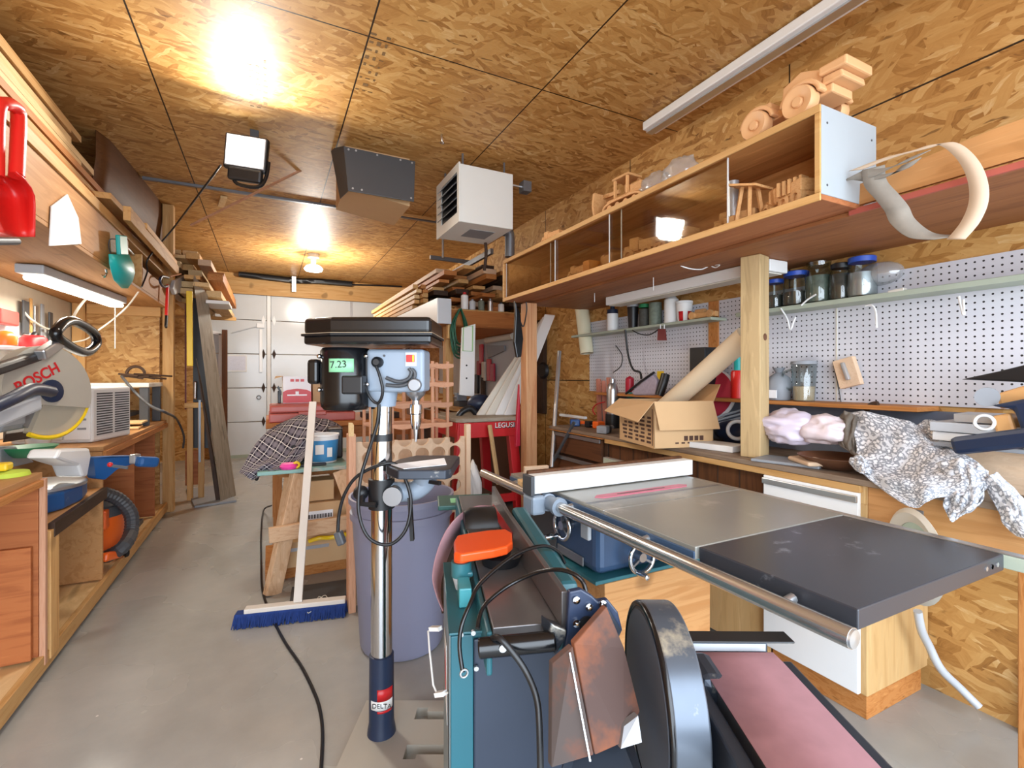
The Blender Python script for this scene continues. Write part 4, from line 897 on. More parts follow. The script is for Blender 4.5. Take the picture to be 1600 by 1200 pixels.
# base plate with slots
bs = MB(F)
for (x0, x1, z0, z1) in ((-.10, .10, -.16, .16), (.10, .36, -.16, -.12), (.10, .36, -.06, .06), (.10, .36, .12, .16), (.32, .36, -.16, .16), (.14, .32, -.12, -.10), (.14, .32, .10, .12)): bs.box((x0, 0, z0), (x1, .032, z1))
bs.build('base_plate', mat('plate_steel', '#a9a398', .45, .25, var=.12, ns=5), dp)
MB(F).lathe([(0, .032), (.048, .032), (.046, .05), (.042, .07), (.041, .30), (.0385, .302), (0, .302)], (0, 0, 0), (0, 1, 0), 32).build('column_flange', M['navy'], dp, sm=40)
MB(F).cyl((0, .302, 0), (0, zc(590), 0), .0355, n=32).build('column', M['chrome'], dp, sm=40)
lp = MB(F)
zl = zc(1085)
def patch(name, a0, a1, zlo, zhi, m, r=.0417):
    rows = [[(r*math.sin(R(a)), z, r*math.cos(R(a))) for a in range(a0, a1+1, 5)] for z in (zlo, zhi)]
    return MB(F).grid(rows).build(name, M[m], dp, sm=60, solid=.0006)
patch('red_label', -5, 75, .16, .20, 'red'); patch('white_label', -40, 75, .13, .16, 'white'); patch('red_label', -5, 70, .12, .128, 'red')
lettering('label_print', 'DELTA', .022, F @ T(.012, .147, .0425), M['ink_black'], dp)
MB(F).cyl((0, zc(683)-.012, 0), (0, zc(683)+.012, 0), .037, n=32).build('column_band', M['black'], dp, sm=40)
# table bracket and table
zt_ = zc(768)
MB(F).cyl((0, zt_-.055, 0), (0, zt_+.045, 0), .044, n=28).build('table_collar', M['black'], dp, sm=40)
MB(F).tube(spline([(.03, zt_, .0), (.10, zt_+.0, .0), (.14, zt_+.02, 0), (.16, zt_+.05, 0)], 5), .034, 12).build('table_arm', M['delta_grey'], dp, sm=50)
MB(F).cyl((.05, zt_-.005, -.03), (.05, zt_-.005, .055), .032, n=20).build('pivot_boss', M['dullsteel'], dp, sm=40)
MB(F).tube([(-.06, zt_+.02, .02), (-.05, zt_-.03, .05), (.0, zt_-.03, .06)], .01, 6).build('crank_handle', M['black'], dp, sm=50); MB(F).ball((-.065, zt_+.0, .02), .026).build('lock_knob', M['black'], dp, sm=60)
MB(F).bar((.11, zt_-.16, .02), (.10, zt_+.0, .02), .012, .02).build('height_crank', M['black'], dp)
ztab = zc(722)
MB(F).prism([(-.0+.045*0+.03, ztab-.03, .06), (.09, ztab-.03, .145), (.24, ztab-.03, .145), (.255, ztab-.03, .12), (.255, ztab-.03, -.12), (.24, ztab-.03, -.145), (.09, ztab-.03, -.145), (.045, ztab-.03, -.06)], (0, .03, 0)).build('table', M['castdark'], dp, bev=.004)
MB(F).lathe([(0, ztab-.075), (.035, ztab-.075), (.05, ztab-.03), (0, ztab-.03)], (.15, 0, 0), (0, 1, 0), 20).build('table_boss', M['delta_grey'], dp, sm=40)
MB(F).bar((.17, ztab-.06, .03), (.21, ztab-.06, .06), .012, .012).build('lock_lever', M['black'], dp)
# head
h0, h1 = zc(612), zc(547)
MB(F).box((-.035, h0, -.06), (xc(668), h1, .06)).build('head_casting', M['delta_grey'], dp, bev=.012, seg=3)
MB(F).cyl((0, h0-.05, 0), (0, h0+.002, 0), .047, .055, n=28).build('head_clamp', M['delta_grey'], dp, sm=40)
xs = xc(650)
MB(F).lathe([(0, 0), (.034, 0), (.03, -.012), (.021, -.02), (.012, -.03), (.012, -.05), (0, -.05)], (xs, h0, 0), (0, 1, 0), 20).build('quill', M['steel'], dp, sm=30)
MB(F).lathe([(0, 0), (.02, 0), (.022, -.012), (.022, -.03), (.019, -.034), (.019, -.06), (.012, -.085), (0, -.085)][::-1], (xs, zc(632), 0), (0, 1, 0), 20).build('chuck', M['chrome'], dp, sm=30)
MB(F).cyl((xs, zc(690), 0), (xs, zc(664), 0), .004, .010, n=10).build('drill_bit', M['steel'], dp, sm=40)
MB(F).cyl((xc(655), zc(601), .06), (xc(655), zc(601), .085), .022, n=20).build('feed_hub', M['dullsteel'], dp, sm=30, bev=.004)
MB(F).lathe([(0, 0), (.018, 0), (.018, .02), (.01, .03), (0, .03)], (xc(599), zc(567), .06), (0, 0, 1), 16).build('tension_knob', M['black'], dp, sm=40)
MB(F).cyl((xc(608), zc(557), .06), (xc(608), zc(557), .064), .004, n=8).build('screw', M['darkgrey'], dp)
sp_ = MB(F).box((xc(640), zc(573), .06), (xc(657), zc(552), .063)).build('switch_plate', M['lightgrey'], dp)
MB(F).box((xc(641.5), zc(566.5), .063), (xc(654), zc(556), .068)).build('rocker_switch', M['red_bright'], dp, bev=.002, label='red rocker switch'); MB(F).box((xc(651), zc(566), .0681), (xc(653.5), zc(556.5), .069)).build('switch_lamp', M['yellow'], dp)
for pts in ([(612, 590), (630, 596), (645, 592), (650, 582), (646, 576)], [(612, 601), (635, 602), (652, 594), (655, 583), (650, 577)]):
    MB(F).tube(spline([(xc(a), zc(b), .072) for a, b in pts], 6), .006, 8).build('switch_cable', M['darkgrey'], dp, sm=60)
# belt cover
zb, zm, zt3 = zc(541), zc(527), zc(502)
cov = [(xc(492), .09), (xc(540), .135), (xc(684), .135), (xc(684), -.12), (xc(540), -.12), (xc(492), -.08)]
MB(F).prism([(x, zb, z) for x, z in cov], (0, zm-zb-.001, 0)).build('cover_base', M['black_gloss'], dp, bev=.008)
MB(F).prism([(x*1.0, zm, z) for x, z in cov], (0, zt3-zm, 0)).build('cover_lid', M['black_gloss'], dp, bev=.014, seg=3)
lip = [(xc(489), .093), (xc(540), .141), (xc(686), .141), (xc(686), -.125), (xc(540), -.125), (xc(489), -.083)]
MB(F).prism([(x, zm-.004, z) for x, z in lip], (0, .007, 0)).build('cover_lip', M['black'], dp)
MB(F).prism([(x*1.0005, zm+.0031, z*1.0005) for x, z in lip], (0, .0012, 0)).build('dust_line', M['sanddust'], dp)
rows = [[(xc(560+i*6), zc(519), .1352), (xc(560+i*6), zc(519)-.004-.01*abs(NZ.noise(V((i*.4, 3, 1)))), .1354)] for i in range(20)]
# motor
xm = xc(544); zmot0, zmot1 = zc(639), zc(545)
MB(F).lathe([(0, zmot0), (.07, zmot0), (.08, zmot0+.012), (.082, zmot0+.03), (.082, zmot1-.01), (.075, zmot1), (0, zmot1)], (xm, 0, .02), (0, 1, 0), 36).build('motor', M['black_gloss'], dp, sm=40)
MB(F).box((xm-.118, zc(600), -.02), (xm-.078, zc(562), .06)).build('capacitor_cover', M['black_gloss'], dp, bev=.012, seg=3)
MB(F).box((xm+.02, zc(614), .075), (xm+.088, zc(587), .125)).build('terminal_box', M['black'], dp, bev=.006)
MB(F).box((xm+.06, zc(606), .0), (xm+.075+.03, zc(552), .05)).build('motor_mount', M['black'], dp, bev=.004)
for (a, b) in ((512, 558), (512, 608), (584, 558), (586, 600)): MB(F).ball((xc(a), zc(b), .086 if a > 550 else .072), .008).build('bolt', M['chrome'], dp, sm=60)
rows = [[(xm+.0834*math.sin(R(a)), z, .02+.0834*math.cos(R(a))) for a in range(-20, 37, 4)] for z in (zc(582), zc(562))]
MB(F).grid(rows).build('tape_note', M['greentape'], dp, sm=60, solid=.0006, label='strip of pale green masking tape')
lettering('tape_writing', '7.23', .032, F @ T(xm+.004, zc(571), .1036, 0) @ Matrix.Rotation(R(4), 4, 'Z'), M['ink_black'], dp)
# power cable down the column with coil
pc = [(598, 572, .08), (605, 590, .085), (608, 612, .08), (600, 628, .07), (588, 620, .07), (582, 600, .09)]
MB(F).tube(spline([(xc(a), zc(b), z) for a, b, z in pc], 6), .005, 8).build('motor_cable', M['black'], dp, sm=60)
pc = [(600, 630, .06), (597, 660, .06), (583, 705, .06), (573, 745, .07), (574, 790, .09), (590, 825, .10), (620, 835, .10), (643, 815, .09), (648, 780, .06), (641, 750, .05), (625, 722, .05), (600, 722, .06), (565, 740, .05), (545, 768, .04), (535, 800, .03), (533, 830, .03)]
MB(F).tube(spline([(xc(a), zc(b), z) for a, b, z in pc], 8), .0058, 8).build('power_cable', M['black'], dp, sm=60)
MB(F).bar((xc(533), zc(826), .03), (xc(540), zc(846), .03), .026, .03).build('plug', M['darkgrey'], dp, bev=.006)
sheet = MB(F).prism([(xc(618), ztab+.0015, .06), (xc(645), ztab+.0015, .135), (xc(702), ztab+.0015, .06), (xc(690), ztab+.0015, -.07)], (0, .0012, 0))
pn = thing('paper_note', 'white sheet of paper lying on the drill press table', 'paper', F=F @ T(xc(660), ztab+.001, .05)); sheet.build('sheet', M['paper'], pn)
# ================================================================ right wall: bench, pegboard, shelves
RB = 1.9; TZ = .885
rb = thing('wall_bench', 'long wall workbench with walnut drawers, panelled front and a white door', 'workbench', (RB, 2.0, 0))
def rs(n, lo, hi, m, **k): return MB().box(lo, hi).build(n, M[m] if isinstance(m, str) else m, rb, bev=k.pop('bev', .003), **k)
wtop = wood('bench_top', '#8f7d6b', '#6d5a4a', 1, knots=False)
rs('worktop', (RB-.02, .32, TZ-.022), (XR-.004, 3.12, TZ), wtop); rs('top_edge', (RB-.018, .98, TZ-.05), (RB+.004, 2.45, TZ-.023), 'pine_y'); rs('drawer_top_slab', (RB-.03, 2.46, TZ-.03), (RB+.2, 3.14, TZ-.023), 'fir')
wal = M['walnut']
rs('panelled_front', (RB+.02, 1.36, .27), (RB+.035, 2.45, TZ-.05), 'walnut')
for i in range(9): rs('groove', (RB+.017, 1.38+i*.12, .27), (RB+.0205, 1.386+i*.12, TZ-.05), 'dark_wood', bev=0)
rs('plinth_board', (RB+.018, 1.36, .03), (RB+.04, 2.45, .268), 'ply_pale_z')
for i, (z0, z1) in enumerate(((.70, .845), (.53, .68), (.33, .51))):
    d = rs('drawer', (RB-.005, 2.50, z0), (RB+.018, 3.08, z1), 'walnut_y', label='walnut drawer front with a metal top pull')
    MB().box((RB-.018, 2.50, z1-.022), (RB-.006, 3.08, z1+.004)).build('pull_strip', M['dullsteel'], d, bev=.003)
rs('drawer_case', (RB+.019, 2.46, .05), (XR-.01, 3.10, TZ-.031), 'dark_wood')
# white cupboard with bare ply side at the near end
rs('cupboard_side', (RB, .965, .112), (XR-.06, .983, TZ-.023), 'ply_pale_z'); rs('cupboard_box', (RB+.02, .984, .115), (XR-.01, 1.355, TZ-.05), 'ply_pale_z')
rs('face_frame', (RB-.002, .972, TZ-.09), (RB+.019, 1.36, TZ-.023), 'ply_pale_z'); rs('face_stile', (RB-.002, .966, .112), (RB+.019, 1.0, TZ-.09), 'ply_pale_z')
cdoor = rs('cupboard_door', (RB-.022, .985, .115), (RB-.003, 1.355, .835), 'white_gloss', label='white cupboard door with yellowed tape scraps')
MB().box((RB-.034, .985, .80), (RB-.0225, 1.355, .825)).build('grip_rail', M['alu'], cdoor, bev=.003)
for (y, z, a) in ((1.06, .36, 20), (1.30, .55, -10), (1.19, .56, 5)): MB(T(RB-.0225, y, z, 0, R(a))).cbox((0, 0, 0), (.0008, .03, .055)).build('tape_scrap', M['sanddust'], cdoor)
rs('toe_kick', (RB+.045, .99, 0), (XR-.05, 1.36, .111), 'fir')
# open near end: apron and leg
rs('apron', (RB, .34, .745), (RB+.02, .965, TZ-.023), 'ply_tan_y'); rs('apron_backer', (RB-.0, .34, .70), (RB+.022, .80, .743), 'fir'); rs('leg', (RB-.002, .52, 0), (RB+.05, .58, .699), 'fir'); rs('metal_clip', (RB-.003, .80, .79), (RB-.001, .835, .815), 'dullsteel')
# pegboard, ledge, shelves
pb = one('pegboard', MB().box((XR-.012, .05, 1.135), (XR-.002, 3.28, 1.70)), M['pegboard'], 'white perforated pegboard running along the wall above the bench', 'pegboard', kind='thing')
one('pegboard_seam', MB().box((XR-.015, 1.33, 1.135), (XR-.0121, 1.336, 1.57)), M['offwhite'], 'thin joint strip down the white pegboard behind the hanging block', 'strip')
lg = one('thin_ledge', MB().box((XR-.17, .95, 1.115), (XR-.002, 3.0, 1.134)), M['fir'], 'narrow reddish ledge along the bottom of the pegboard', 'ledge', bev=.003)
one('ledge_backboard', MB().box((XR-.03, .3, TZ+.001), (XR-.003, 3.1, 1.114)), mat('blueboard', '#6f7686', .6, var=.25, ns=14), 'blue grey board behind the clutter on the bench', 'board')
one('pale_green_shelf', MB().box((2.24, .05, 1.572), (XR-.013, 1.78, 1.594)), M['oldgreen'], 'long pale green shelf holding the row of glass jars', 'shelf', bev=.003)
one('far_pale_shelf', MB().box((2.24, 1.94, 1.575), (XR-.013, 3.36, 1.592)), M['oldgreen'], 'pale shelf of bottles and cups beyond the bench post', 'shelf', bev=.003)
# platform, display cabinet, posts
pf = thing('upper_platform', 'deep strand board platform along the wall above the bench', 'platform', (2.0, 2, 1.8))
MB().box((1.775, -.3, 1.800), (XR-.004, 3.27, 1.8145)).build('deck', wood('deck_wood', '#b4784a', '#8d5836', 1, knots=False), pf); MB().box((1.765, -.3, 1.80), (1.7745, .955, 1.818)).build('red_painted_edge', mat('faded_red_paint', '#b0584a', .6), pf)
one('tilted_ply_sheet', MB().prism([(1.78, -.3, 1.831), (1.78, .955, 1.831), (1.785, .955, 1.90), (1.79, .6, 1.935), (1.80, -.3, 1.96)], (.014, 0, 0)), M['ply_tan_y'], 'reddish plywood sheet standing along the front of the platform behind the curled belt', 'sheet')
dc = thing('display_cabinet', 'long shallow wooden display cabinet with sliding clear panes full of wooden toys', 'cabinet', (1.57, 2.0, 1.82))
cx0, cx1, cy0, cy1, cz0, cz1 = 1.57, 1.885, .93, 3.26, 1.8155, 2.115
cw = wood('cab_wood', '#cf955c', '#a8703c', 1, knots=False); cw2 = wood('cab_red', '#b0734a', '#8f5432', 1, knots=False)
def dcp(n, lo, hi, m, **k): return MB().box(lo, hi).build(n, m, dc, bev=.002, **k)
dcp('bottom_panel', (cx0, cy0, cz0), (cx1, cy1, cz0+.018), cw2); dcp('top_panel', (cx0, cy0+.019, cz1-.018), (cx1, cy1, cz1), cw); dcp('back_panel', (cx1-.008, cy0+.02, cz0+.019), (cx1, cy1-.02, cz1-.019), cw)
dcp('end_panel', (cx0, cy0, cz0+.0185), (cx1, cy0+.018, cz1+.004), mat('pale_blue_end', '#a4adb3', .5, var=.05), label='pale blue grey end panel'); dcp('end_panel', (cx0, cy1-.018, cz0+.0185), (cx1, cy1, cz1-.0185), cw)
dcp('front_lip', (cx0-.008, cy0, cz0-.004), (cx0-.0005, cy1, cz0+.022), M['pine_y']); dcp('front_lip', (cx0-.008, cy0, cz1-.022), (cx0-.0005, cy1, cz1+.004), M['pine_y']); dcp('front_lip', (cx0-.008, cy1-.02, cz0+.0225), (cx0-.0005, cy1, cz1-.0225), M['pine_y']); dcp('front_lip', (cx0-.008, cy0, cz0+.0225), (cx0-.0005, cy0+.018, cz1-.0225), M['pine_y'])
for (a, b, x) in ((1.29, 2.02, .012), (1.93, 2.62, .02), (2.55, 3.24, .012)):
    MB().box((cx0+x, a, cz0+.019), (cx0+x+.003, b, cz1-.019)).build('sliding_pane', M['glass'], dc, label='clear sliding pane')
    for y in (a, b-.004): MB().box((cx0+x-.001, y, cz0+.019), (cx0+x+.004, y+.004, cz1-.019)).build('pane_edge', M['plastic_clear'], dc)
for (y, z) in ((cy0-.0012, cz0+.05), (cy0-.0012, cz1-.05)):
    for x in (cx0+.03, cx1-.03): MB().cyl((x, y, z), (x, y+.002, z), .004, n=8).build('screw_head', M['darkgrey'], dc)
# posts
np_ = thing('bench_post', 'weathered square timber post standing on the bench under the display cabinet', 'post', (1.99, 1.48, TZ))
MB(T(1.985, 1.475, 0, R(12))).box((-.045, -.045, TZ+.001), (.045, .045, 1.799)).build('timber', M['post_wood'], np_, bev=.004)
MB(T(1.985, 1.475, 0, R(12))).cyl((.0, -.0455, 1.43), (.0, -.0475, 1.43), .016, n=14).build('knot', M['brown'], np_)
fp = thing('far_post', 'reddish timber post on the floor holding up the far end of the display cabinet', 'post', (1.79, 3.2, 0))
MB().box((1.70, 3.14, 0), (1.79, 3.23, 1.8)).build('timber', wood('far_post_wood', '#dcae80', '#b97b52', 2), fp, bev=.004)
fs = thing('shop_light', 'long unlit white strip light under the platform', 'light', (2.1, 2.0, 1.75))
MB().box((2.07, 1.46, 1.742), (2.20, 2.68, 1.798)).build('housing', M['white'], fs, bev=.004); MB().box((2.085, 1.48, 1.737), (2.185, 2.66, 1.7415)).build('lens_strip', M['offwhite'], fs)
cs = thing('ceiling_strip_light', 'long unlit white strip light on the ceiling above the display cabinet', 'light', (2.1, 1.5, 2.78))
MB().bar((2.14, 2.33, 2.815), (2.14, .85, 2.815), .11, .05).build('housing', M['white'], cs, bev=.006); MB().bar((2.14, 2.33, 2.786), (2.14, .85, 2.786), .05, .012).build('reflector_strip', M['alu'], cs)
cord('loose_string', [P(1058, 413, Z=1.809), P(1075, 419, Z=1.79), P(1095, 421, Z=1.79), P(1110, 415, Z=1.805), P(1124, 414, Z=1.795), P(1118, 418, Z=1.79), P(1112, 416, Z=1.80)], .003, 'white', 'loose white string tacked under the platform near the bench post')
for i, (a, b, c) in enumerate(((1021, 432, 453), (929, 457, 472))):
    q0 = P(a, b, Z=1.805); one('hanging_thread', MB().cyl(q0, q0-V((0, 0, (c-b)/FPX*P(a, b, Z=1.8).xy.length)), .002, n=5), M['white'], ('short white thread hanging under the middle of the platform', 'short white thread hanging under the far end of the platform')[i], 'thread')
# curled sanding belts at the cabinet end
cbt = thing('curled_belt', 'big curled sanding belt hanging at the end of the display cabinet', 'sanding belt', (1.8, .85, 1.75))
def strip(name, pxs, wv, m, par, X, th=.003, n=6):
    sp = spline([P(a, b, X=X) if not isinstance(X, (list, tuple)) else P(a, b, X=X[i]) for i, (a, b) in enumerate(pxs)], n)
    return MB().grid([sp, [p+V(wv) for p in sp]]).build(name, M[m] if isinstance(m, str) else m, par, solid=th, sm=80)
bm1 = mat('belt_back', '#cdb79f', .8, var=.08); bm2 = mat('belt_grit', '#8d867c', .9, var=.2, ns=30)
strip('outer_loop', [(1347, 265), (1400, 245), (1450, 232), (1490, 222), (1520, 240), (1540, 272), (1545, 310), (1532, 345), (1508, 374)], (.0, .04, .01), bm1, cbt, 1.70)
strip('inner_loop', [(1347, 266), (1350, 290), (1368, 312), (1382, 330), (1392, 350), (1420, 371), (1460, 374)], (.02, -.055, .0), bm2, cbt, 1.70)
strip('middle_fold', [(1349, 266), (1395, 260), (1425, 245), (1455, 234)], (.0, .06, -.012), bm2, cbt, 1.705)
strip('middle_fold', [(1349, 268), (1376, 272), (1392, 270), (1420, 262), (1440, 246)], (0, .05, -.005), bm2, cbt, 1.71)

# ------------------------------------------------ jars on the pale green shelf
def jar(px_, ztop, r, lidm, label, fill='contents_dark', fh=.6, neck=.8, group='glass jars on the pale green shelf', shelf=1.595, X=2.305):
    b = P(px_, 450, X=X); b.z = shelf+.001
    h = ztop
    j = thing('glass_jar', label, 'jar', b, group=group)
    MB().lathe([(0, 0), (r*.93, 0), (r, .012), (r, h*.72), (r*neck, h*.84), (r*neck, h*.9)], b, n=24, caps=False).build('glass_body', M['jar_glass'], j, sm=50)
    MB().lathe([(0, .005), (r*.9, .005), (r*.94, .015), (r*.94, h*fh), (0, h*fh+.004)], b, n=20).build('contents', M[fill], j, sm=40)
    if lidm: MB().lathe([(0, h*.86), (r*neck+.004, h*.86), (r*neck+.005, h*.98), (r*neck, h), (0, h)], b, n=24).build('lid', M[lidm] if isinstance(lidm, str) else lidm, j, sm=40)
    else: MB().lathe([(r*neck+.004, h*.9), (r*neck+.006, h), (r*neck-.003, h), (r*neck-.004, h*.9)], b, n=24, caps=False).build('rim', M['jar_glass'], j, sm=40)
    return j
blid = mat('blue_lid', '#2b4fb0', .35, var=.04)
jar(1211, .150, .045, blid, 'smaller blue lidded glass jar just past the bench post', fh=.45)
jar(1244, .168, .058, blid, 'wide blue lidded glass jar second past the bench post', fh=.4, neck=.88)
jar(1279, .19, .056, None, 'open topped clear glass jar between the blue lid and the black lid', 'contents_green', .66)
jar(1314, .165, .045, 'black', 'glass jar with a black lid', fh=.7)
jar(1347, .175, .055, blid, 'blue lidded glass jar of shiny hardware at the end of the jar row', 'silver_tape', .6, neck=.86)
one('plastic_wrap', MB().ball(P(1375, 428, X=2.33), (.05, .09, .05)), M['film'], 'crumpled clear plastic on the pale green shelf beside the last jar', 'plastic wrap', sm=60)
one('shelf_brush', MB().bar(P(1390, 462, X=2.255)+V((0, 0, .012)), P(1415, 457, X=2.255)+V((0, 0, .012)), .03, .014), M['offwhite'], 'small white brush lying on the pale green shelf edge', 'brush', bev=.003)
for i, (pts, lab) in enumerate((([(1220, 482), (1230, 498), (1235, 515), (1240, 503), (1243, 495)], 'twisted white wire hanging below the jars'), ([(1352, 478), (1362, 477), (1368, 486), (1370, 512)], 'bent white rod hanging from the shelf under the last jar'), ([(1498, 463), (1502, 480), (1506, 492), (1505, 468)], 'thin white wire loop hanging from the shelf past the jars'), ([(1275, 460), (1262, 468), (1252, 477)], 'short white cable resting against the jars'))):
    cord('hanging_wire', [P(a, b, X=2.236) for a, b in pts], .004, 'white', lab)
# hung wooden block & handle on pegboard
wbk = thing('hung_block', 'small wooden block with a clear handle hanging on the pegboard', 'block', P(1322, 580, X=XR-.04))
a = [P(1300, 565, X=XR-.06), P(1331, 556, X=XR-.06), P(1345, 600, X=XR-.06), P(1312, 608, X=XR-.06)]
MB().prism(a, (.03, 0, 0)).build('block_body', M['mdf_pale'], wbk, bev=.003); MB().bar(a[0].lerp(a[1], .6)+V((-.012, 0, -.02)), a[2].lerp(a[3], .5)+V((-.012, 0, .03)), .02, .016).build('handle', M['silver_tape'], wbk, bev=.005)
cord('pegboard_string', [P(1301, 566, X=XR-.02), P(1309, 600, X=XR-.02), P(1316, 640, X=XR-.02)], .002, 'darkgrey', 'thin dark string hanging below the wooden block on the pegboard')
# ledge items near post
ju = thing('clear_jug', 'clear plastic jug with a grey lid standing on the reddish ledge', 'jug', P(1256, 632, X=2.29))
b = P(1256, 632, X=2.29); b.z = 1.135; MB().lathe([(0, 0), (.045, 0), (.055, .17), (.052, .175)], b, caps=False).build('body', M['jar_glass'], ju, sm=40); MB().lathe([(0, .003), (.042, .003), (.046, .07), (0, .07)], b).build('contents', M['sanddust'], ju, sm=40)
MB().lathe([(0, .175), (.058, .175), (.055, .19), (0, .193)], b).build('lid', M['grey'], ju, sm=40); MB().tube(spline([b+V((-.02, .05, .15)), b+V((-.03, .085, .13)), b+V((-.03, .075, .07)), b+V((-.02, .05, .05))], 4), .006, 6).build('handle', M['jar_glass'], ju, sm=60)
gb_ = thing('grey_bag', 'grey knotted bag standing on the ledge beside the clear jug', 'bag', P(1218, 628, X=2.28))
b = P(1217, 630, X=2.28); b.z = 1.136; MB().lathe([(0, 0), (.05, 0), (.06, .06), (.05, .11), (.015, .135), (.03, .16), (0, .16)], b, n=14).build('bag_body', M['grey'], gb_, sm=60); MB().box(b+V((-.063, -.03, .01)), b+V((-.058, .02, .05))).build('paper_label', M['paper'], gb_)
rt = thing('red_bottle', 'tall red bottle with a teal neck on the ledge behind the post', 'bottle', P(1154, 625, X=2.28))
b = P(1153, 625, X=2.27); b.z = 1.135; MB().lathe([(0, 0), (.036, 0), (.036, .14), (.03, .15), (0, .15)], b).build('bottle_body', M['red_bright'], rt, sm=40); MB().lathe([(0, .15), (.02, .15), (.02, .22), (0, .225)], b).build('neck', M['teal'], rt, sm=40)
one('dark_panel_box', MB().box((2.2, 1.95, 1.135), (2.36, 2.06, 1.42)), M['black'], 'tall dark box standing on the ledge just past the post', 'box', bev=.004)
yb = one('yellow_tub', MB().lathe([(0, 0), (.03, 0), (.034, .05), (.028, .055), (.02, .09), (0, .09)], V((2.23, 2.13, 1.135))), M['yellow'], 'yellow squeeze tub on the ledge beside the dark box', 'tub', sm=40)
# far shelf bottles
def bottle(px_, r, prof, m, label, name='bottle', cat='bottle', X=2.30, z=1.593, n=20):
    b = P(px_, 500, X=X); b.z = z; t = thing(name, label, cat, b, group='bottles and cups on the far pale shelf')
    for nm, pr, mm in zip(('body', 'cap', 'trim'), prof, m): MB().lathe([(r*a, zz) for a, zz in pr], b, n=n).build(nm, M[mm] if isinstance(mm, str) else mm, t, sm=40)
    return t, b
bottle(957, .042, ([(0, 0), (1, 0), (1, .13), (0, .13)], [(0, .13), (1, .131), (.95, .16), (.4, .165), (.4, .185), (0, .185)]), ('white', 'navy'), 'white sports bottle with a navy cap at the far end of the shelf')
bottle(989, .04, ([(0, 0), (.8, 0), (1, .15), (0, .15)], [(0, .151), (1.05, .151), (1.05, .17), (0, .172)]), ('black', 'lightgrey'), 'black travel mug with a grey lid on the far shelf', 'travel_mug', 'mug')
bottle(1007, .038, ([(0, 0), (.95, 0), (1, .12), (0, .13)], [(0, .131), (1.0, .131), (.95, .155), (0, .16)]), ('contents_dark', 'green'), 'jar with a bright green lid on the far shelf', 'green_lid_jar', 'jar')
bottle(1024, .042, ([(0, 0), (1, 0), (1, .15), (0, .15)],), ('contents_green',), 'smoky clear jar without a lid on the far shelf', 'smoky_jar', 'jar')
bottle(1049, .045, ([(0, 0), (1, 0), (1, .15), (.6, .17), (0, .172)],), ('white',), 'plain white plastic jug on the far shelf', 'white_jug', 'jug')
cu, b = bottle(1069, .05, ([(0, 0), (.8, 0), (1, .11), (0, .11)], [(0, .1105), (1.05, .1105), (1.03, .125), (0, .127)]), ('white', 'white'), 'white paper cup with red blocks at the toy end of the far shelf', 'paper_cup', 'cup')
for a0 in (-150, -80): 
    MB().grid([[b+V((q*math.cos(R(a)), q*math.sin(R(a)), z)) for a in range(a0-30, a0+10, 6)] for q, z in ((.0415, .002), (.047, .06))]).build('red_block', M['red'], cu, sm=60, solid=.0008)
ty = thing('wooden_toy', 'small wooden toy car at the near end of the far pale shelf', 'toy', P(1100, 500, X=2.29))
b = P(1098, 500, X=2.28); b.z = 1.593
MB().bar(b+V((0, -.10, .02)), b+V((0, .09, .02)), .03, .03).build('chassis', M['toywood'], ty, bev=.004); MB().bar(b+V((0, -.02, .045)), b+V((0, .05, .045)), .03, .025).build('cab', M['toywood'], ty, bev=.006)
for y in (-.07, .06): MB().cyl(b+V((-.03, y, .022)), b+V((-.014, y, .022)), .022, n=16).build('wheel', M['toywood'], ty, sm=40)
one('reddish_bracket', MB().box((2.355, 1.99, 1.42), (2.366, 2.06, 1.70)), M['fir'], 'upright reddish wooden strip on the pegboard past the bench post', 'strip', bev=.002)
q0 = P(1033, 510, X=2.245)
bc = thing('black_clip', 'dark spring clip hanging from the front of the far shelf', 'clip', q0)
MB().prism([P(1029, 514, X=2.232), P(1040, 514, X=2.232), P(1042, 532, X=2.232), P(1028, 532, X=2.232)], (-.006, 0, 0)).build('jaw', M['maroon'], bc); 
for a in (1032, 1038): MB().tube([P(a, 515, X=2.23), P(a, 507, X=2.23)], .003, 5).build('arm', M['white'], bc)
cord('black_harness', [P(977, 515, X=2.235), P(980, 545, X=2.25), P(984, 565, X=2.25), P(990, 578, X=2.25), P(1000, 582, X=2.25), P(1002, 592, X=2.25)], .008, 'black', 'black tubing hanging from the far shelf over the pegboard')
cord('thin_black_lead', [P(988, 516, X=2.235), P(1000, 522, X=2.24), P(1015, 523, X=2.24), P(1030, 514, X=2.236)], .004, 'black', 'thin black lead looping along the far shelf front')
cord('grey_lead', [P(962, 540, X=2.34), P(972, 555, X=2.34), P(970, 572, X=2.34), P(958, 582, X=2.33)], .004, 'darkgrey', 'thin grey lead dangling over the far end of the pegboard')
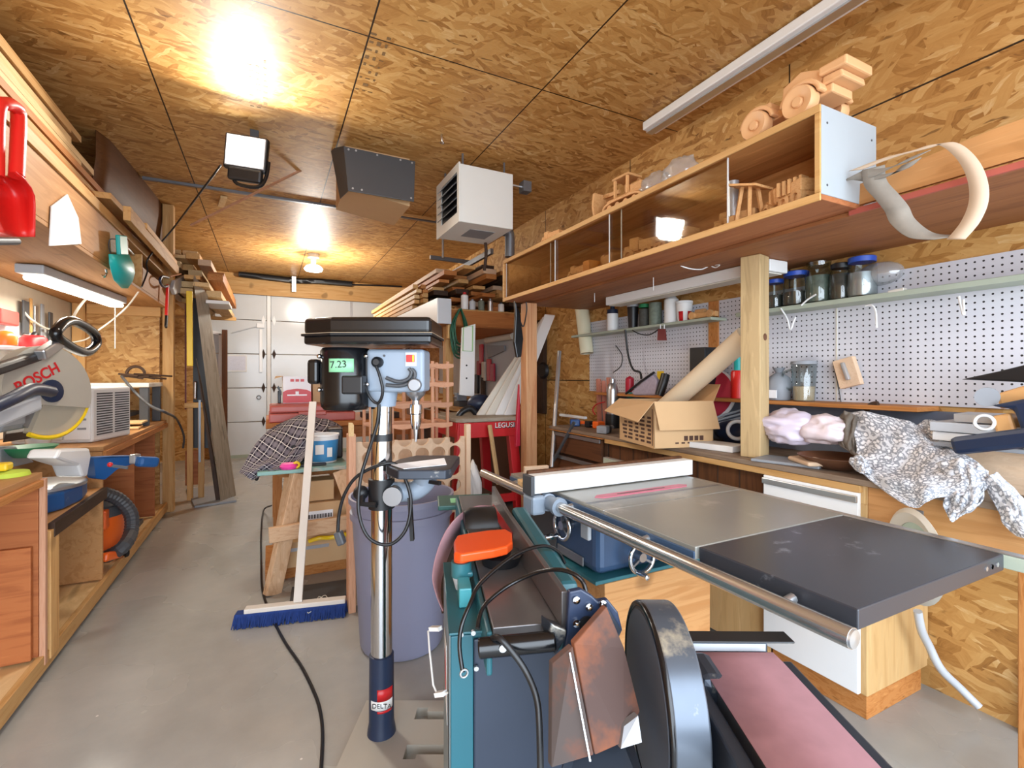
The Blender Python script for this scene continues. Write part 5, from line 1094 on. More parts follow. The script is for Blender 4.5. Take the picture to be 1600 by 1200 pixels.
# pipe pieces on the far wall
gp = one('downspout_offcut', MB().lathe([(.03, 0), (.052, 0), (.056, .42), (.034, .42)], P(917, 552, X=2.31), P(909, 480, X=2.31)-P(917, 552, X=2.31), 20, caps=False), mat('ivory_pipe', '#d9d2b4', .4, var=.04), 'ivory plastic pipe offcut hanging on the strand board wall', 'pipe', sm=60, solid=.004)
one('steel_tube', MB().cyl(P(862, 730, X=1.83), P(874, 549, X=2.05), .016, n=14), M['alu'], 'bright steel tube leaning on the wall at the end of the bench', 'tube', sm=40)
one('black_puck', MB().lathe([(0, 0), (.075, 0), (.08, .012), (.06, .03), (0, .03)], V((XR-.06, P(851, 577, X=XR-.05).y, 1.31)), (-1, -.2, 0), 28), M['black'], 'round black disc fixed to the dark strip of wall beside the reddish post', 'disc', sm=40)
one('dark_wall_strip', MB().box((XR-.05, 3.98, .9), (XR-.004, 4.12, 1.8)), M['dark_wood'], 'dark vertical board on the wall beside the reddish post', 'board')
one('diagonal_pipe', MB().cyl(P(897, 660, X=1.885), P(838, 770, X=1.83), .012, n=10), M['darkgrey'], 'thin dark rod leaning at the end of the walnut drawers', 'rod', sm=40)
# ------------------------------------------------ clutter on the wall bench
ob = thing('open_carton', 'open cardboard box with folded out flaps and brown printing on the bench', 'carton', (2.0, 2.05, TZ))
FB = T(1.96, 2.02, TZ+.001, R(-14))
w2, d2, h2 = .17, .20, .235
b = MB(FB)
for lo, hi in (((-w2, -d2, 0), (w2, d2, .004)), ((-w2, -d2, .004), (-w2+.004, d2, h2)), ((w2-.004, -d2, .004), (w2, d2, h2)), ((-w2, -d2, .004), (w2, -d2+.004, h2)), ((-w2, d2-.004, .004), (w2, d2, h2))): b.box(lo, hi)
b.build('box_body', M['carton'], ob)
def flap(pts): return MB(FB).prism(pts, (0, 0, .004)).build('flap', M['carton'], ob)
flap([(-w2, -d2+.0, h2), (-w2, d2, h2), (-w2-.09, d2+.01, h2-.07), (-w2-.09, -d2-.0, h2-.10)][::1])
flap([(-w2, -d2, h2), (w2, -d2, h2), (w2+.015, -d2-.035, h2-.14), (-w2+.012, -d2-.035, h2-.14)])
MB(FB).prism([(w2, -d2, h2), (w2, d2, h2), (w2+.04, d2, h2+.09), (w2+.04, -d2, h2+.09)], (.004, 0, 0)).build('flap', M['carton_in'], ob)
rp = random.Random(9)
for j in range(7):
    for i in range(5): MB(FB).box((-w2-.0012, -d2+.03+i*.068, .02+j*.021), (-w2-.0004, -d2+.03+i*.068+rp.uniform(.03, .06), .032+j*.021)).build('brown_print', M['ink'], ob)
MB(FB).box((-w2-.0014, -d2+.012, .012), (-w2-.0006, -d2+.018, .2)).build('brown_print', M['ink'], ob)
for i in range(4):
    MB(FB).box((-.05+i*.035, -d2-.0012, .02), (-.03+i*.035, -d2-.0004, .028)).build('brown_print', M['ink'], ob); MB(FB).box((.0+i*.03, -d2-.0012, .035), (.022+i*.03, -d2-.0004, .06)).build('brown_print', M['ink'], ob)
rl = one('paper_tube', MB().cyl(P(1036, 640, X=2.06), P(1166, 525, X=2.10), .055, n=28), mat('tube_cream', '#dcc9ab', .6, var=.04), 'thick cream cardboard tube leaning from the open box against the bench post', 'tube', sm=40)
# red round tin/sandpaper disc behind the box
rd = thing('sanding_disc', 'big red sanding disc with a torn white edge behind the open box', 'disc', P(1110, 600, X=2.2))
c = P(1103, 615, X=2.26); MB().lathe([(0, 0), (.15, 0), (.15, .008), (0, .008)], c, (-.9, -.35, .25), 36).build('red_face', mat('discred', '#b02238', .75, var=.08), rd, sm=40)
MB().lathe([(.13, -.006), (.165, -.006), (.165, -.001), (.13, -.001)], c+V((.002, .0, -.005)), (-.9, -.35, .25), 36).build('white_rim', M['white'], rd, sm=40)
one('black_disc_pad', MB().lathe([(0, 0), (.08, 0), (.08, .02), (0, .02)], P(1108, 570, X=2.3), (-1, -.3, .2), 28), M['black'], 'black round pad leaning on the pegboard behind the cream tube', 'pad', sm=40)
pcs = thing('patterned_pouch', 'purple grey patterned pouch with a black zip standing behind the open box', 'pouch', P(1015, 600, X=2.2))
a = [P(985, 612, X=2.2), P(1018, 583, X=2.2), P(1027, 595, X=2.2), P(1024, 618, X=2.2), P(990, 618, X=2.2)]
MB().prism(a, (.05, .02, 0)).build('pouch_body', mat('pouch', '#a59aa8', .8, var=.25, ns=60), pcs, bev=.012); MB().tube([P(978, 615, X=2.195), P(1000, 597, X=2.195), P(1022, 582, X=2.195)], .008, 6).build('zip', M['black'], pcs)
one('black_grinder', MB().tube(spline([P(1040, 585, X=2.22), P(1036, 600, X=2.2), P(1030, 618, X=2.18)], 6), .028, 10), M['black'], 'black handled power tool standing behind the open box', 'tool', sm=60)
one('yellow_card', MB().box((XR-.016, P(1036, 600, X=XR-.02).y, 1.20), (XR-.0125, P(1026, 600, X=XR-.02).y, 1.29)), M['yellow'], 'yellow and grey card on the pegboard behind the black power tool', 'card')
sil = thing('silver_bottle', 'silver metal bottle standing on the bench by the pink sticks', 'bottle', P(958, 632, X=2.22))
b = P(957, 640, X=2.2); b.z = TZ+.0215; MB().lathe([(0, 0), (.04, 0), (.042, .17), (.03, .21), (.02, .22), (.02, .25), (0, .25)], b+V((0, 0, .08))).build('bottle_body', M['steel'], sil, sm=40)
one('black_base_can', MB().lathe([(0, 0), (.05, 0), (.05, .1), (0, .1)], V((b.x, b.y, TZ+.001))), M['black'], 'black can under the silver bottle on the bench', 'can', sm=40)
for i, (a0, a1) in enumerate(((937, 935), (946, 943), (953, 951))):
    p_ = P(a0, 645, X=2.25+.02*i); q_ = P(a1, 592+i*3-(i == 2)*8, X=2.27+.02*i); p_.z = TZ+.001
    one('pink_stick', MB().bar(p_, q_, .03, .02), mat('pinkstick%d' % i, '#c9836c', .6, var=.06), ('first', 'second', 'third')[i]+' of three pink wooden sticks standing at the far end of the bench', 'stick', group='pink sticks at the bench end')
one('red_spray', MB().lathe([(0, 0), (.03, 0), (.03, .12), (.02, .13), (0, .14)], P(984, 618, X=2.3)), M['crimson'], 'crimson can standing behind the patterned pouch', 'can', sm=40)
one('teal_cloth_bit', MB().ball(P(984, 617, X=2.26), (.03, .05, .02)), M['teal'], 'small teal rag in front of the patterned pouch', 'rag', sm=60)
# clamps and hand tools on the far bench end
def clampy(px_, py, label, m, L=.16, a=20):
    p_ = P(px_, py, Z=TZ+.02); t = thing('bar_clamp', label, 'clamp', p_)
    f = T(p_.x, p_.y, TZ+.002, R(a)); MB(f).box((-L, -.012, .012), (L, .012, .02)).build('bar', M['dullsteel'], t, bev=.002); MB(f).box((-L, -.035, .0), (-L+.06, .035, .05)).build('head', M[m], t, bev=.008); MB(f).box((.0, -.03, .0), (.05, .03, .045)).build('jaw', M['black'], t, bev=.008); MB(f).cyl((.05, 0, .025), (.13, 0, .025), .014, n=10).build('handle', M[m], t, sm=40)
clampy(897, 660, 'blue headed bar clamp lying on the end of the bench', 'blue', .12, 60); clampy(925, 664, 'black and orange bar clamp on the bench beside the blue one', 'orange', .10, 95); clampy(945, 672, 'small grey clamp lying against the open carton', 'grey', .06, 30)
one('white_batten', MB().bar(P(876, 648, X=2.1), P(915, 653, X=2.1), .03, .02), M['white'], 'white painted batten lying at the far end of the bench', 'batten', bev=.003)
cord('red_cable', [P(930, 648, X=2.2), P(926, 640, X=2.2), P(932, 632, X=2.2), P(945, 628, X=2.2)], .005, 'red', 'thin red cable curling by the pink sticks')
# right of box, behind post
one('white_box_flat', MB(T(2.03, 1.72, TZ+.001, R(10))).box((-.07, -.12, 0), (.07, .12, .03)), M['white'], 'flat white box lying on the bench beside the post', 'box', bev=.003)
one('dark_bag', MB().ball((2.24, 1.75, TZ+.07), (.08, .16, .068)), M['navy'], 'dark navy bag lying behind the bench post', 'bag', sm=60)
one('round_loupe', MB().torus(P(1152, 672, X=2.15), (-.8, -.5, .2), .045, .010, 28, 8), M['lightgrey'], 'grey ring tool propped behind the bench post', 'ring', sm=60)
for i in range(3): one('grey_rod', MB().cyl(P(1120, 652+i*5, X=2.2), P(1160, 640+i*6, X=2.3), .006, n=8), M['grey'], ('uppermost', 'middle', 'lowest')[i]+' thin grey rod lying across the bench behind the cardboard box', 'rod')
# plastic bags
def bag(name, px_, py, r, X, label, m='film', seed=0):
    c = P(px_, py, X=X); b = MB(); n, k = 36, 24; rows = []
    for j in range(k+1):
        t = math.pi*(.04+.92*j/k); row = []
        for i in range(n):
            a = 2*math.pi*i/n; d = V((math.sin(t)*math.cos(a), math.sin(t)*math.sin(a), math.cos(t)))
            q = 1+.28*NZ.noise(d*1.6+V((seed, 0, 0)))+.07*NZ.noise(d*4+V((0, seed, 0)))-.32*abs(NZ.noise(d*2.4+V((0, 0, seed))))+.08
            p_ = c+V((d.x*r[0], d.y*r[1], d.z*r[2]))*q; p_.z = max(p_.z, c.z-r[2]*.9); row.append(p_)
        rows.append(row)
    return one(name, b.rings(rows), M[m] if isinstance(m, str) else m, label, 'bag', sm=180)
lil = mat('lilac_bag', '#d5cbdb', .35, var=.05)
bag('white_plastic_bag', 1233, 668, (.10, .12, .075), 2.06, 'crumpled lilac white plastic bag on the bench past the post', lil, 3)
bag('pinkish_bag', 1290, 672, (.08, .10, .06), 2.08, 'pinkish white plastic bag between the lilac bag and the patterned cloth', mat('pink_bag', '#dccdd0', .35, var=.05), 8)
one('brown_dish', MB().lathe([(0, 0), (.06, 0), (.13, .045), (.135, .05), (.125, .05), (.055, .008), (0, .008)], V((2.02, 1.14, TZ+.001)), n=32), M['brown'], 'shallow brown wooden dish on the bench under the plastic bags', 'dish', sm=40)
one('grey_folder', MB(T(1.975, 1.30, TZ+.001, R(15))).box((-.08, -.13, 0), (.08, .13, .012)), M['grey'], 'grey folder lying at the bench edge past the post', 'folder', bev=.003)
one('cream_glove', MB(T(1.965, 1.22, TZ+.0135, R(-20))).prism([(-.06, -.08, 0), (.05, -.09, 0), (.065, .03, 0), (.03, .09, 0), (-.03, .08, 0)], (0, 0, .018)), M['mdf_pale'], 'cream work glove lying on the grey folder', 'glove', bev=.008)
# patterned fabric pile draped over the bench edge
fbx = thing('patterned_fabric', 'grey and white leaf patterned sheet piled on the bench and spilling over its edge', 'fabric', (1.95, .85, TZ))
def fab(out, Xs, seed, nu=32, nv=28, amp=.012, fold=6):
    cols = []
    for row, X in zip(out, Xs):
        n = len(row); cols.append(spline([P(a, b, X=X-.035*math.sin(math.pi*i/(n-1))) for i, (a, b) in enumerate(row)], max(1, nu//(n-1))))
    n = min(len(c) for c in cols); lines = [spline([c[i] for c in cols], max(1, nv//(len(cols)-1))) for i in range(n)]
    rows = [[lines[i][j] for i in range(n)] for j in range(len(lines[0]))]
    for j, r in enumerate(rows):
        for i, p_ in enumerate(r):
            u, v = i/(n-1), j/(len(rows)-1)
            q = NZ.noise(V((u*fold+v*2, v*fold*.8-u, seed)))*amp*1.6+NZ.noise(V((u*fold*2+3*v, v*fold*2, seed+4)))*amp
            rid = abs(NZ.noise(V((u*3+v*1.5, v*2-u*2.0, seed+9))))*amp*2
            r[i] = p_+V((-(q+rid)*1.2, -q*.4, q*.6))
    return rows
F1 = [[(1318, 646), (1350, 642), (1390, 650), (1425, 660), (1440, 668), (1452, 676)],
      [(1332, 668), (1368, 668), (1404, 674), (1440, 684), (1458, 692), (1475, 694)],
      [(1340, 700), (1375, 702), (1412, 702), (1448, 700), (1476, 703), (1500, 706)],
      [(1336, 724), (1368, 732), (1410, 734), (1450, 730), (1488, 722), (1530, 722)],
      [(1350, 741), (1380, 748), (1418, 752), (1455, 748), (1500, 740), (1545, 738)],
      [(1385, 768), (1404, 774), (1434, 772), (1465, 764), (1505, 756), (1548, 752)],
      [(1420, 790), (1432, 794), (1446, 786), (1468, 776), (1508, 772), (1540, 764)]]
cloth('main_fold', fab(F1, [2.15, 2.08, 2.02, 1.95, 1.88, 1.852, 1.845], 1, 40, 36, .010, 4), M['floral'], fbx)
F2 = [[(1316, 645), (1330, 643), (1345, 655)], [(1312, 668), (1330, 672), (1345, 680)], [(1312, 690), (1328, 700), (1345, 705)], [(1330, 705), (1338, 712), (1348, 712)]]
cloth('turned_edge', fab(F2, [2.13, 2.1, 2.06, 2.0], 4, 20, 20), mat('floral_back', '#6b6258', .9, var=.35, ns=70), fbx)
F3 = [[(1462, 722), (1490, 718), (1520, 720), (1545, 735)], [(1478, 745), (1500, 740), (1525, 745), (1548, 750)], [(1482, 765), (1500, 768), (1520, 770), (1540, 765)], [(1478, 785), (1495, 792), (1515, 796), (1535, 785)], [(1482, 805), (1488, 815), (1500, 806), (1515, 798)]]
cloth('hanging_fold', fab(F3, [1.90, 1.87, 1.86, 1.855, 1.852], 7, 24, 24), M['floral'], fbx)
F4 = [[(1536, 752), (1548, 742), (1558, 738)], [(1548, 775), (1568, 765), (1582, 760)], [(1562, 800), (1585, 790), (1605, 785)], [(1568, 818), (1595, 820), (1620, 815)], [(1590, 838), (1610, 842), (1630, 840)]]
cloth('long_strip', fab(F4, [1.87, 1.865, 1.86, 1.855, 1.85], 12, 20, 24, .006), M['floral'], fbx)
F5 = [[(1435, 665), (1450, 655), (1475, 660), (1500, 668), (1530, 672)], [(1432, 680), (1460, 685), (1490, 690), (1520, 688), (1556, 672)], [(1450, 694), (1475, 694), (1500, 694), (1530, 690), (1560, 682)]]
cloth('back_fold', fab(F5, [2.16, 2.12, 2.08], 17, 28, 16), M['floral'], fbx)
F6 = [[(1330, 715), (1345, 712), (1358, 722)], [(1332, 728), (1350, 728), (1364, 732)], [(1342, 738), (1352, 740), (1366, 738)]]
cloth('crumpled_corner', fab(F6, [1.93, 1.9, 1.89], 21, 16, 14), M['floral'], fbx)
# books / manuals pile and power tools at the end of the bench
stk = [((2.12, .62, 1.02), (.24, .40, .012), 3, 'grey', 'thin grey board under the stack of manuals'), ((2.13, .66, 1.034), (.20, .34, .03), -4, 'white', 'white manual at the bottom of the stack on the bench end'), ((2.12, .70, 1.066), (.18, .28, .032), 2, 'lightgrey', 'grey manual box in the middle of the stack on the bench end'), ((2.14, .64, 1.10), (.16, .30, .028), 8, 'silver_tape', 'shiny silver manual on top of the stack on the bench end')]
one('wood_crate', MB().box((2.06, .30, TZ+.001), (2.33, .84, 1.018)), M['mdf_pale'], 'pale wooden crate with cut-outs holding the stack of manuals', 'crate', bev=.004)
for (c, s, a, m, lab) in stk: one('manual', MB(T(c[0], c[1], c[2]+.0005, R(a))).box((-s[0]/2, -s[1]/2, 0), (s[0]/2, s[1]/2, s[2]-.001)), M[m], lab, 'manual', bev=.002, group='manuals stacked on the bench end')
ht = thing('heat_tool', 'navy and tan power tool with long navy arms at the end of the wall bench', 'power tool', (2.0, .55, 1.0))
MB().bar(P(1492, 697, X=1.93), P(1640, 680, X=1.90), .05, .055).build('navy_arm', M['navy'], ht, bev=.014)
MB().prism([P(1500, 593, X=2.2), P(1560, 580, X=2.2), P(1640, 560, X=2.2), P(1640, 600, X=2.2), P(1570, 596, X=2.2)], (.02, .0, .0)).build('upper_arm', M['black'], ht, bev=.006)
MB().prism([P(1556, 615, X=2.08), P(1640, 590, X=2.08), P(1640, 625, X=2.08), P(1560, 640, X=2.08)], (.06, 0, 0)).build('tan_shell', M['tan_plastic'], ht, bev=.01)
MB().prism([P(1545, 634, X=2.0), P(1640, 615, X=2.0), P(1640, 690, X=2.0), P(1600, 690, X=2.0), P(1582, 640, X=2.0)], (.06, 0, 0)).build('navy_grip', M['navy'], ht, bev=.012)
MB().lathe([(0, 0), (.03, 0), (.03, .03), (0, .03)], P(1543, 620, X=2.05), (-1, -.3, 0), 20).build('end_cap', M['grey'], ht, sm=40)
MB().prism([P(1548, 650, X=2.02), P(1578, 645, X=2.02), P(1588, 675, X=2.02), P(1556, 680, X=2.02)], (.05, 0, 0)).build('tan_guard', M['tan_plastic'], ht, bev=.008)
MB().torus(P(1538, 660, X=1.98), (-1, -.2, 0), .022, .005, 24, 6).build('wire_ring', M['white'], ht, sm=60)
one('small_hammer', MB().tube(spline([P(1352, 641, X=2.25), P(1362, 633, X=2.25), P(1372, 631, X=2.25)], 5), .012, 8), M['dark_wood'], 'small dark hammer head resting on the ledge behind the patterned cloth', 'hammer', sm=60)
# oval mirror hanging at the cupboard end
om = thing('round_mirror', 'round white rimmed dish leaning behind the saw extension table', 'mirror', (2.15, .9, .6))
c = P(1433, 868, X=1.815); f = (-.8, .6, 0)
MB().lathe([(.10, 0), (.135, 0), (.145, .008), (.13, .018), (.10, .006)], c, f, 36, caps=False).build('rim', M['offwhite'], om, sm=50); MB().lathe([(0, .002), (.10, .002), (.10, .005), (0, .005)], c, f, 32).build('pale_green_disc', mat('palegreen', '#b7cdbf', .25, var=.03), om, sm=40)
one('grey_hose', MB().tube(spline([P(1434, 955, Y=.90), P(1440, 985, Y=.90), P(1452, 1010, Y=.90), P(1470, 1045, X=2.2), P(1500, 1075, X=2.28), P(1530, 1105, X=2.3)], 6), .014, 8), M['lightgrey'], 'grey strap trailing from behind the saw table down to the floor', 'strap', sm=60)
one('wall_stud', MB().box((XR-.035, .60, .02), (XR-.003, .64, .68)), M['dark_wood'], 'dark wood strip on the lower wall behind the bench leg', 'strip')
one('maroon_strip', MB().box((XR-.04, .66, .001), (XR-.003, .70, .25)), M['maroon'], 'short maroon strip standing on the floor against the lower wall', 'strip')
# ------------------------------------------------ wooden toys
def toy_truck(F, label, k=1.0, m='toywood', group='wooden toys in the display cabinet', wheels=3, tall=False, name='toy_truck'):
    t = thing(name, label, 'toy truck', F=F, group=group)
    L = .20*k; r = .026*k; w_ = .045*k
    MB(F).box((-w_*.6, -L/2, r*.9), (w_*.6, L/2, r*1.5)).build('chassis', M[m], t, bev=.003)
    MB(F).box((-w_*.8, L*.12, r*1.5), (w_*.8, L*.36, r*1.5+.06*k)).build('cab', M[m], t, bev=.008*k); MB(F).box((-w_*.7, L*.36, r*1.5), (w_*.7, L*.5, r*1.5+.03*k)).build('bonnet', M[m], t, bev=.006*k)
    if tall: MB(F).prism([(-w_, -L*.5, r*1.6), (-w_, L*.08, r*1.6), (-w_, L*.2, r*1.6+.09*k), (-w_, -L*.45, r*1.6+.05*k)], (2*w_, 0, 0)).build('tipper_body', M[m], t, bev=.004)
    else: MB(F).box((-w_, -L*.5, r*1.5), (w_, L*.08, r*1.5+.04*k)).build('load_bed', M[m], t, bev=.004)
    for y in [-.38*L, -.1*L, .34*L][:wheels] if wheels == 3 else (-.32*L, .32*L):
        for s in (-1, 1):
            wh = MB(F).lathe([(0, 0), (r, 0), (r*1.03, .004*k), (r, .018*k), (r*.5, .02*k), (r*.45, .012*k), (0, .012*k)], (s*w_*.62, y, r), (s, 0, 0), 20).build('wheel', M[m], t, sm=40)
    return t
zc_ = cz0+.0205
spots = [(1.68, 1.10, -20, 1.1, 'orange tinted log truck just inside the open end of the display cabinet'), (1.70, 1.34, 10, .9, 'low toy truck behind the first pane edge of the display cabinet'), (1.66, 1.62, 0, .9, 'small toy truck behind the thin wooden rods'),
         (1.70, 1.86, 15, 1.2, 'toy truck with pale wheels in the middle of the display cabinet'), (1.71, 2.16, -15, 1.05, 'toy truck beside the amber block in the display cabinet'), (1.68, 2.42, 0, .9, 'dark toy truck behind the middle of the far pane')]
for (x, y, a, k, lab) in spots: toy_truck(T(x, y, zc_, R(a)), lab, k)
pg = thing('toy_derrick', 'toy derrick with a slanted roof standing in the open end of the cabinet', 'toy', (1.66, 1.18, zc_)); 
for dx in (-.04, .04):
    for dy in (-.03, .03): MB(T(1.64, 1.24, zc_)).bar((dx, dy, 0), (dx*.5, dy*.6, .14), .012, .012).build('post', M['toywood'], pg)
MB(T(1.64, 1.24, zc_+.14, 0, R(18))).cbox((0, 0, 0), (.10, .13, .008)).build('roof', M['toywood'], pg)
for i in range(5): MB(T(1.62, 1.07, zc_)).box((-.01, -.05+i*.02, .05), (.03, -.04+i*.02, .10)).build('fence_slat', M['toywood'], pg)
one('amber_block', MB().cbox((1.66, 2.28, zc_+.04), (.08, .06, .08)), mat('amber', '#c9812f', .4, var=.1), 'amber block in the display cabinet beside the dark toy truck', 'block', bev=.003)
for i in range(3): one('toy_rod', MB().cyl((1.62+.03*i, 1.40+.05*i, zc_+.01), (1.62+.02*i, 1.72, zc_+.05+.02*i), .006, n=8), M['toywood'], ('lowest', 'middle', 'highest')[i]+' thin wooden rod leaning inside the display cabinet', 'rod', group='rods in the display cabinet')
one('glass_tumbler', MB().lathe([(0, 0), (.02, 0), (.022, .14), (0, .14)], V((1.66, 1.33, zc_+.055))), M['silver_tape'], 'shiny tube standing in the display cabinet near the open end', 'tube', sm=40)
one('tube_block', MB().cbox((1.66, 1.33, zc_+.0265), (.05, .05, .052)), M['toywood'], 'wooden block under the shiny tube in the display cabinet', 'block', bev=.003)
one('pane_stack', MB().cbox((1.72, 2.85, zc_+.03), (.02, .5, .06)), M['dark_wood'], 'dark strip of wood lying at the far end of the display cabinet', 'strip')
# toys standing on top
zt3_ = cz1+.0045
lt_ = thing('toy_loader', 'big wooden dump truck toy with thick round wheels on top of the cabinet', 'toy truck', (1.68, 1.2, zt3_), group='wooden toys on top of the cabinet')
tw = mat('toy_pine', '#d8a878', .5, var=.08, ns=6)
wc = []
for (a, b, r) in ((1183, 213, .052), (1251, 183, .055)):
    c = P(a, b, X=1.61); c.z = zt3_+r+.001; wc.append((c, r))
    for x in (1.585, 1.755): MB().lathe([(0, .0), (r*.28, .0), (r*.34, .010), (r*.5, .004), (r*.92, .0), (r, .008), (r, .040), (r*.92, .046), (0, .046)], (x, c.y, c.z), (1, 0, 0), 32).build('wheel', tw, lt_, sm=40)
(c1, r1), (c0, r0) = wc
z0 = zt3_
def side(pts, x0, x1, n): return MB().prism([(x0, y, z) for y, z in pts], (x1-x0, 0, 0)).build(n, tw, lt_, bev=.006)
side([(c1.y+.07, z0+.06), (c0.y-.09, z0+.06), (c0.y-.09, z0+.09), (c1.y+.07, z0+.09)], 1.635, 1.75, 'chassis')
fend = lambda c, r: [(c.y+(r+.02)*math.cos(R(t)), c.z+(r+.02)*math.sin(R(t))) for t in range(10, 171, 16)]+[(c.y+(r+.004)*math.cos(R(t)), c.z+(r+.004)*math.sin(R(t))) for t in range(170, 9, -16)]
side(fend(c1, r1), 1.60, 1.79, 'fender'); side(fend(c0, r0), 1.60, 1.79, 'fender')
side([(c0.y+.09, z0+.091), (c0.y-.05, z0+.091), (c0.y-.06, z0+.15), (c0.y+.02, z0+.185), (c0.y+.085, z0+.16)], 1.64, 1.75, 'hopper')
side([(c1.y+.06, z0+.091), (c1.y-.04, z0+.091), (c1.y-.03, z0+.14), (c1.y+.05, z0+.135)], 1.64, 1.75, 'bonnet')
side([(c0.y-.052, z0+.122), (c0.y-.14, z0+.118), (c0.y-.14, z0+.15), (c0.y-.052, z0+.15)], 1.62, 1.77, 'cab_roof'); side([(c0.y-.055, z0+.091), (c0.y-.125, z0+.091), (c0.y-.12, z0+.117), (c0.y-.06, z0+.12)], 1.63, 1.76, 'cab_post')
ex = thing('toy_excavator', 'wooden crawler dozer toy with an open cab on top of the cabinet', 'toy', (1.68, 2.0, zt3_), group='wooden toys on top of the cabinet')
F = T(1.68, 1.98, zt3_, R(4))
for s in (-1, 1):
    pts = [(s*.05, .09*math.cos(R(a))+(.05 if math.cos(R(a)) > 0 else -.05), .03+.028*math.sin(R(a))) for a in range(0, 360, 15)]
    MB(F).tube(pts, .009, 6, True).build('track', M['toywood'], ex, sm=60)
    for i in range(4): MB(F).cyl((s*.04, -.09+.06*i, .026), (s*.056, -.09+.06*i, .026), .018, n=14).build('track_wheel', M['toywood'], ex)
MB(F).box((-.045, -.13, .055), (.045, .12, .075)).build('deck', M['toywood'], ex, bev=.004)
for dx in (-.04, .04):
    for dy in (-.03, .06): MB(F).bar((dx, dy, .075), (dx, dy, .165), .012, .012).build('cab_post', M['toywood'], ex)
MB(F).box((-.05, -.045, .165), (.05, .075, .178)).build('cab_roof', M['toywood'], ex, bev=.003); MB(F).box((-.035, -.12, .075), (.035, -.04, .115)).build('engine_block', M['toywood'], ex, bev=.004)
MB(F).bar((-.0, .07, .12), (0, .19, .13), .016, .02).build('boom', M['toywood'], ex); MB(F).prism([(-.07, .185, .0), (-.07, .20, .07), (-.07, .19, .14), (-.07, .205, .14), (-.07, .215, .07), (-.07, .20, .0)], (.14, 0, 0)).build('blade', M['toywood'], ex)
toy_truck(T(1.68, 2.72, zt3_, R(10)), 'small yellowish toy house truck at the far end on top of the cabinet', .95, 'toywood', 'wooden toys on top of the cabinet', 2)
for i, (y, r_) in enumerate(((1.78, (.06, .09, .06)), (1.63, (.065, .10, .065)))):
    c = V((1.68, y, zt3_+r_[2]*.95)); b = MB(); rows = []
    for j in range(15):
        t = math.pi*(.03+.94*j/14); rows.append([])
        for k in range(24):
            a = 2*math.pi*k/24; d = V((math.sin(t)*math.cos(a), math.sin(t)*math.sin(a), math.cos(t))); q = 1+.22*NZ.noise(d*2.5+V((i*7, 0, 0)))+.12*NZ.noise(d*6)
            p_ = V((d.x*r_[0], d.y*r_[1], d.z*r_[2]))*q+c; p_.z = max(p_.z, zt3_+.001); rows[-1].append(p_)
    one('clear_bag', b.rings(rows), M['film'], ('clear plastic bag slumped beside the crawler toy on the cabinet', 'clear plastic bag slumped beside the thick wheeled trucks on the cabinet')[i], 'bag', sm=60)

# ================================================================ far end of the wall: second bench, racks, red stand
fb_ = thing('far_bench', 'second wall bench at the far end with drawers, loaded with tools', 'workbench', (1.7, 5.5, 0))
MB().box((1.55, 4.15, .93), (XR-.004, 8.3, .965)).build('worktop', M['pine_y'], fb_, bev=.003); MB().box((1.62, 4.2, .05), (XR-.02, 8.25, .92)).build('cabinet_body', M['brown'], fb_)
for i in range(5): MB().box((1.60, 4.22+i*.7, .70), (1.619, 4.86+i*.7, .90)).build('drawer_front', M['shelf_orange'], fb_, bev=.004); MB().box((1.597, 4.22+i*.7, .88), (1.5995, 4.86+i*.7, .895)).build('pull_strip', M['offwhite'], fb_)
one('tool_wall_board', MB().box((XR-.02, 4.3, 1.0), (XR-.005, 7.2, 1.72)), M['lightgrey'], 'pale tool board on the wall above the far bench', 'tool board')
us = thing('far_upper_shelf', 'far upper shelf box with an orange timber end carrying the lumber stack', 'shelf', (1.6, 5.5, 1.72))
MB().box((1.45, 4.25, 1.72), (XR-.004, 8.3, 1.745)).build('bottom_board', M['shelf_orange'], us); MB().box((1.45, 4.22, 1.725), (XR-.004, 4.249, 1.87)).build('front_board', M['shelf_orange'], us, bev=.003); MB().box((1.45, 4.25, 1.87), (XR-.004, 8.3, 1.885)).build('top_board', M['pine_y'], us); MB().box((1.45, 4.18, 1.60), (1.53, 4.219, 1.73)).build('corner_bracket', M['pine_z'], us)
MB().box((1.455, 4.25, .966), (1.53, 4.33, 1.719)).build('support_post', M['pine_z'], us)
lc = thing('long_fixture', 'long white painted trough running along the edge of the far upper shelf', 'trough', (1.3, 5, 1.72))
a, c = P(683, 466, X=1.30), P(683, 505, X=1.30)
MB().box((1.30, a.y, 1.715), (1.312, 6.6, 1.935)).build('front_board', M['white'], lc, bev=.002); MB().box((1.3125, a.y, 1.715), (1.43, a.y+.012, 1.935)).build('end_board', M['lightgrey'], lc, bev=.002); MB().box((1.3125, a.y+.0125, 1.715), (1.43, 6.6, 1.728)).build('bottom_board', M['fir'], lc)
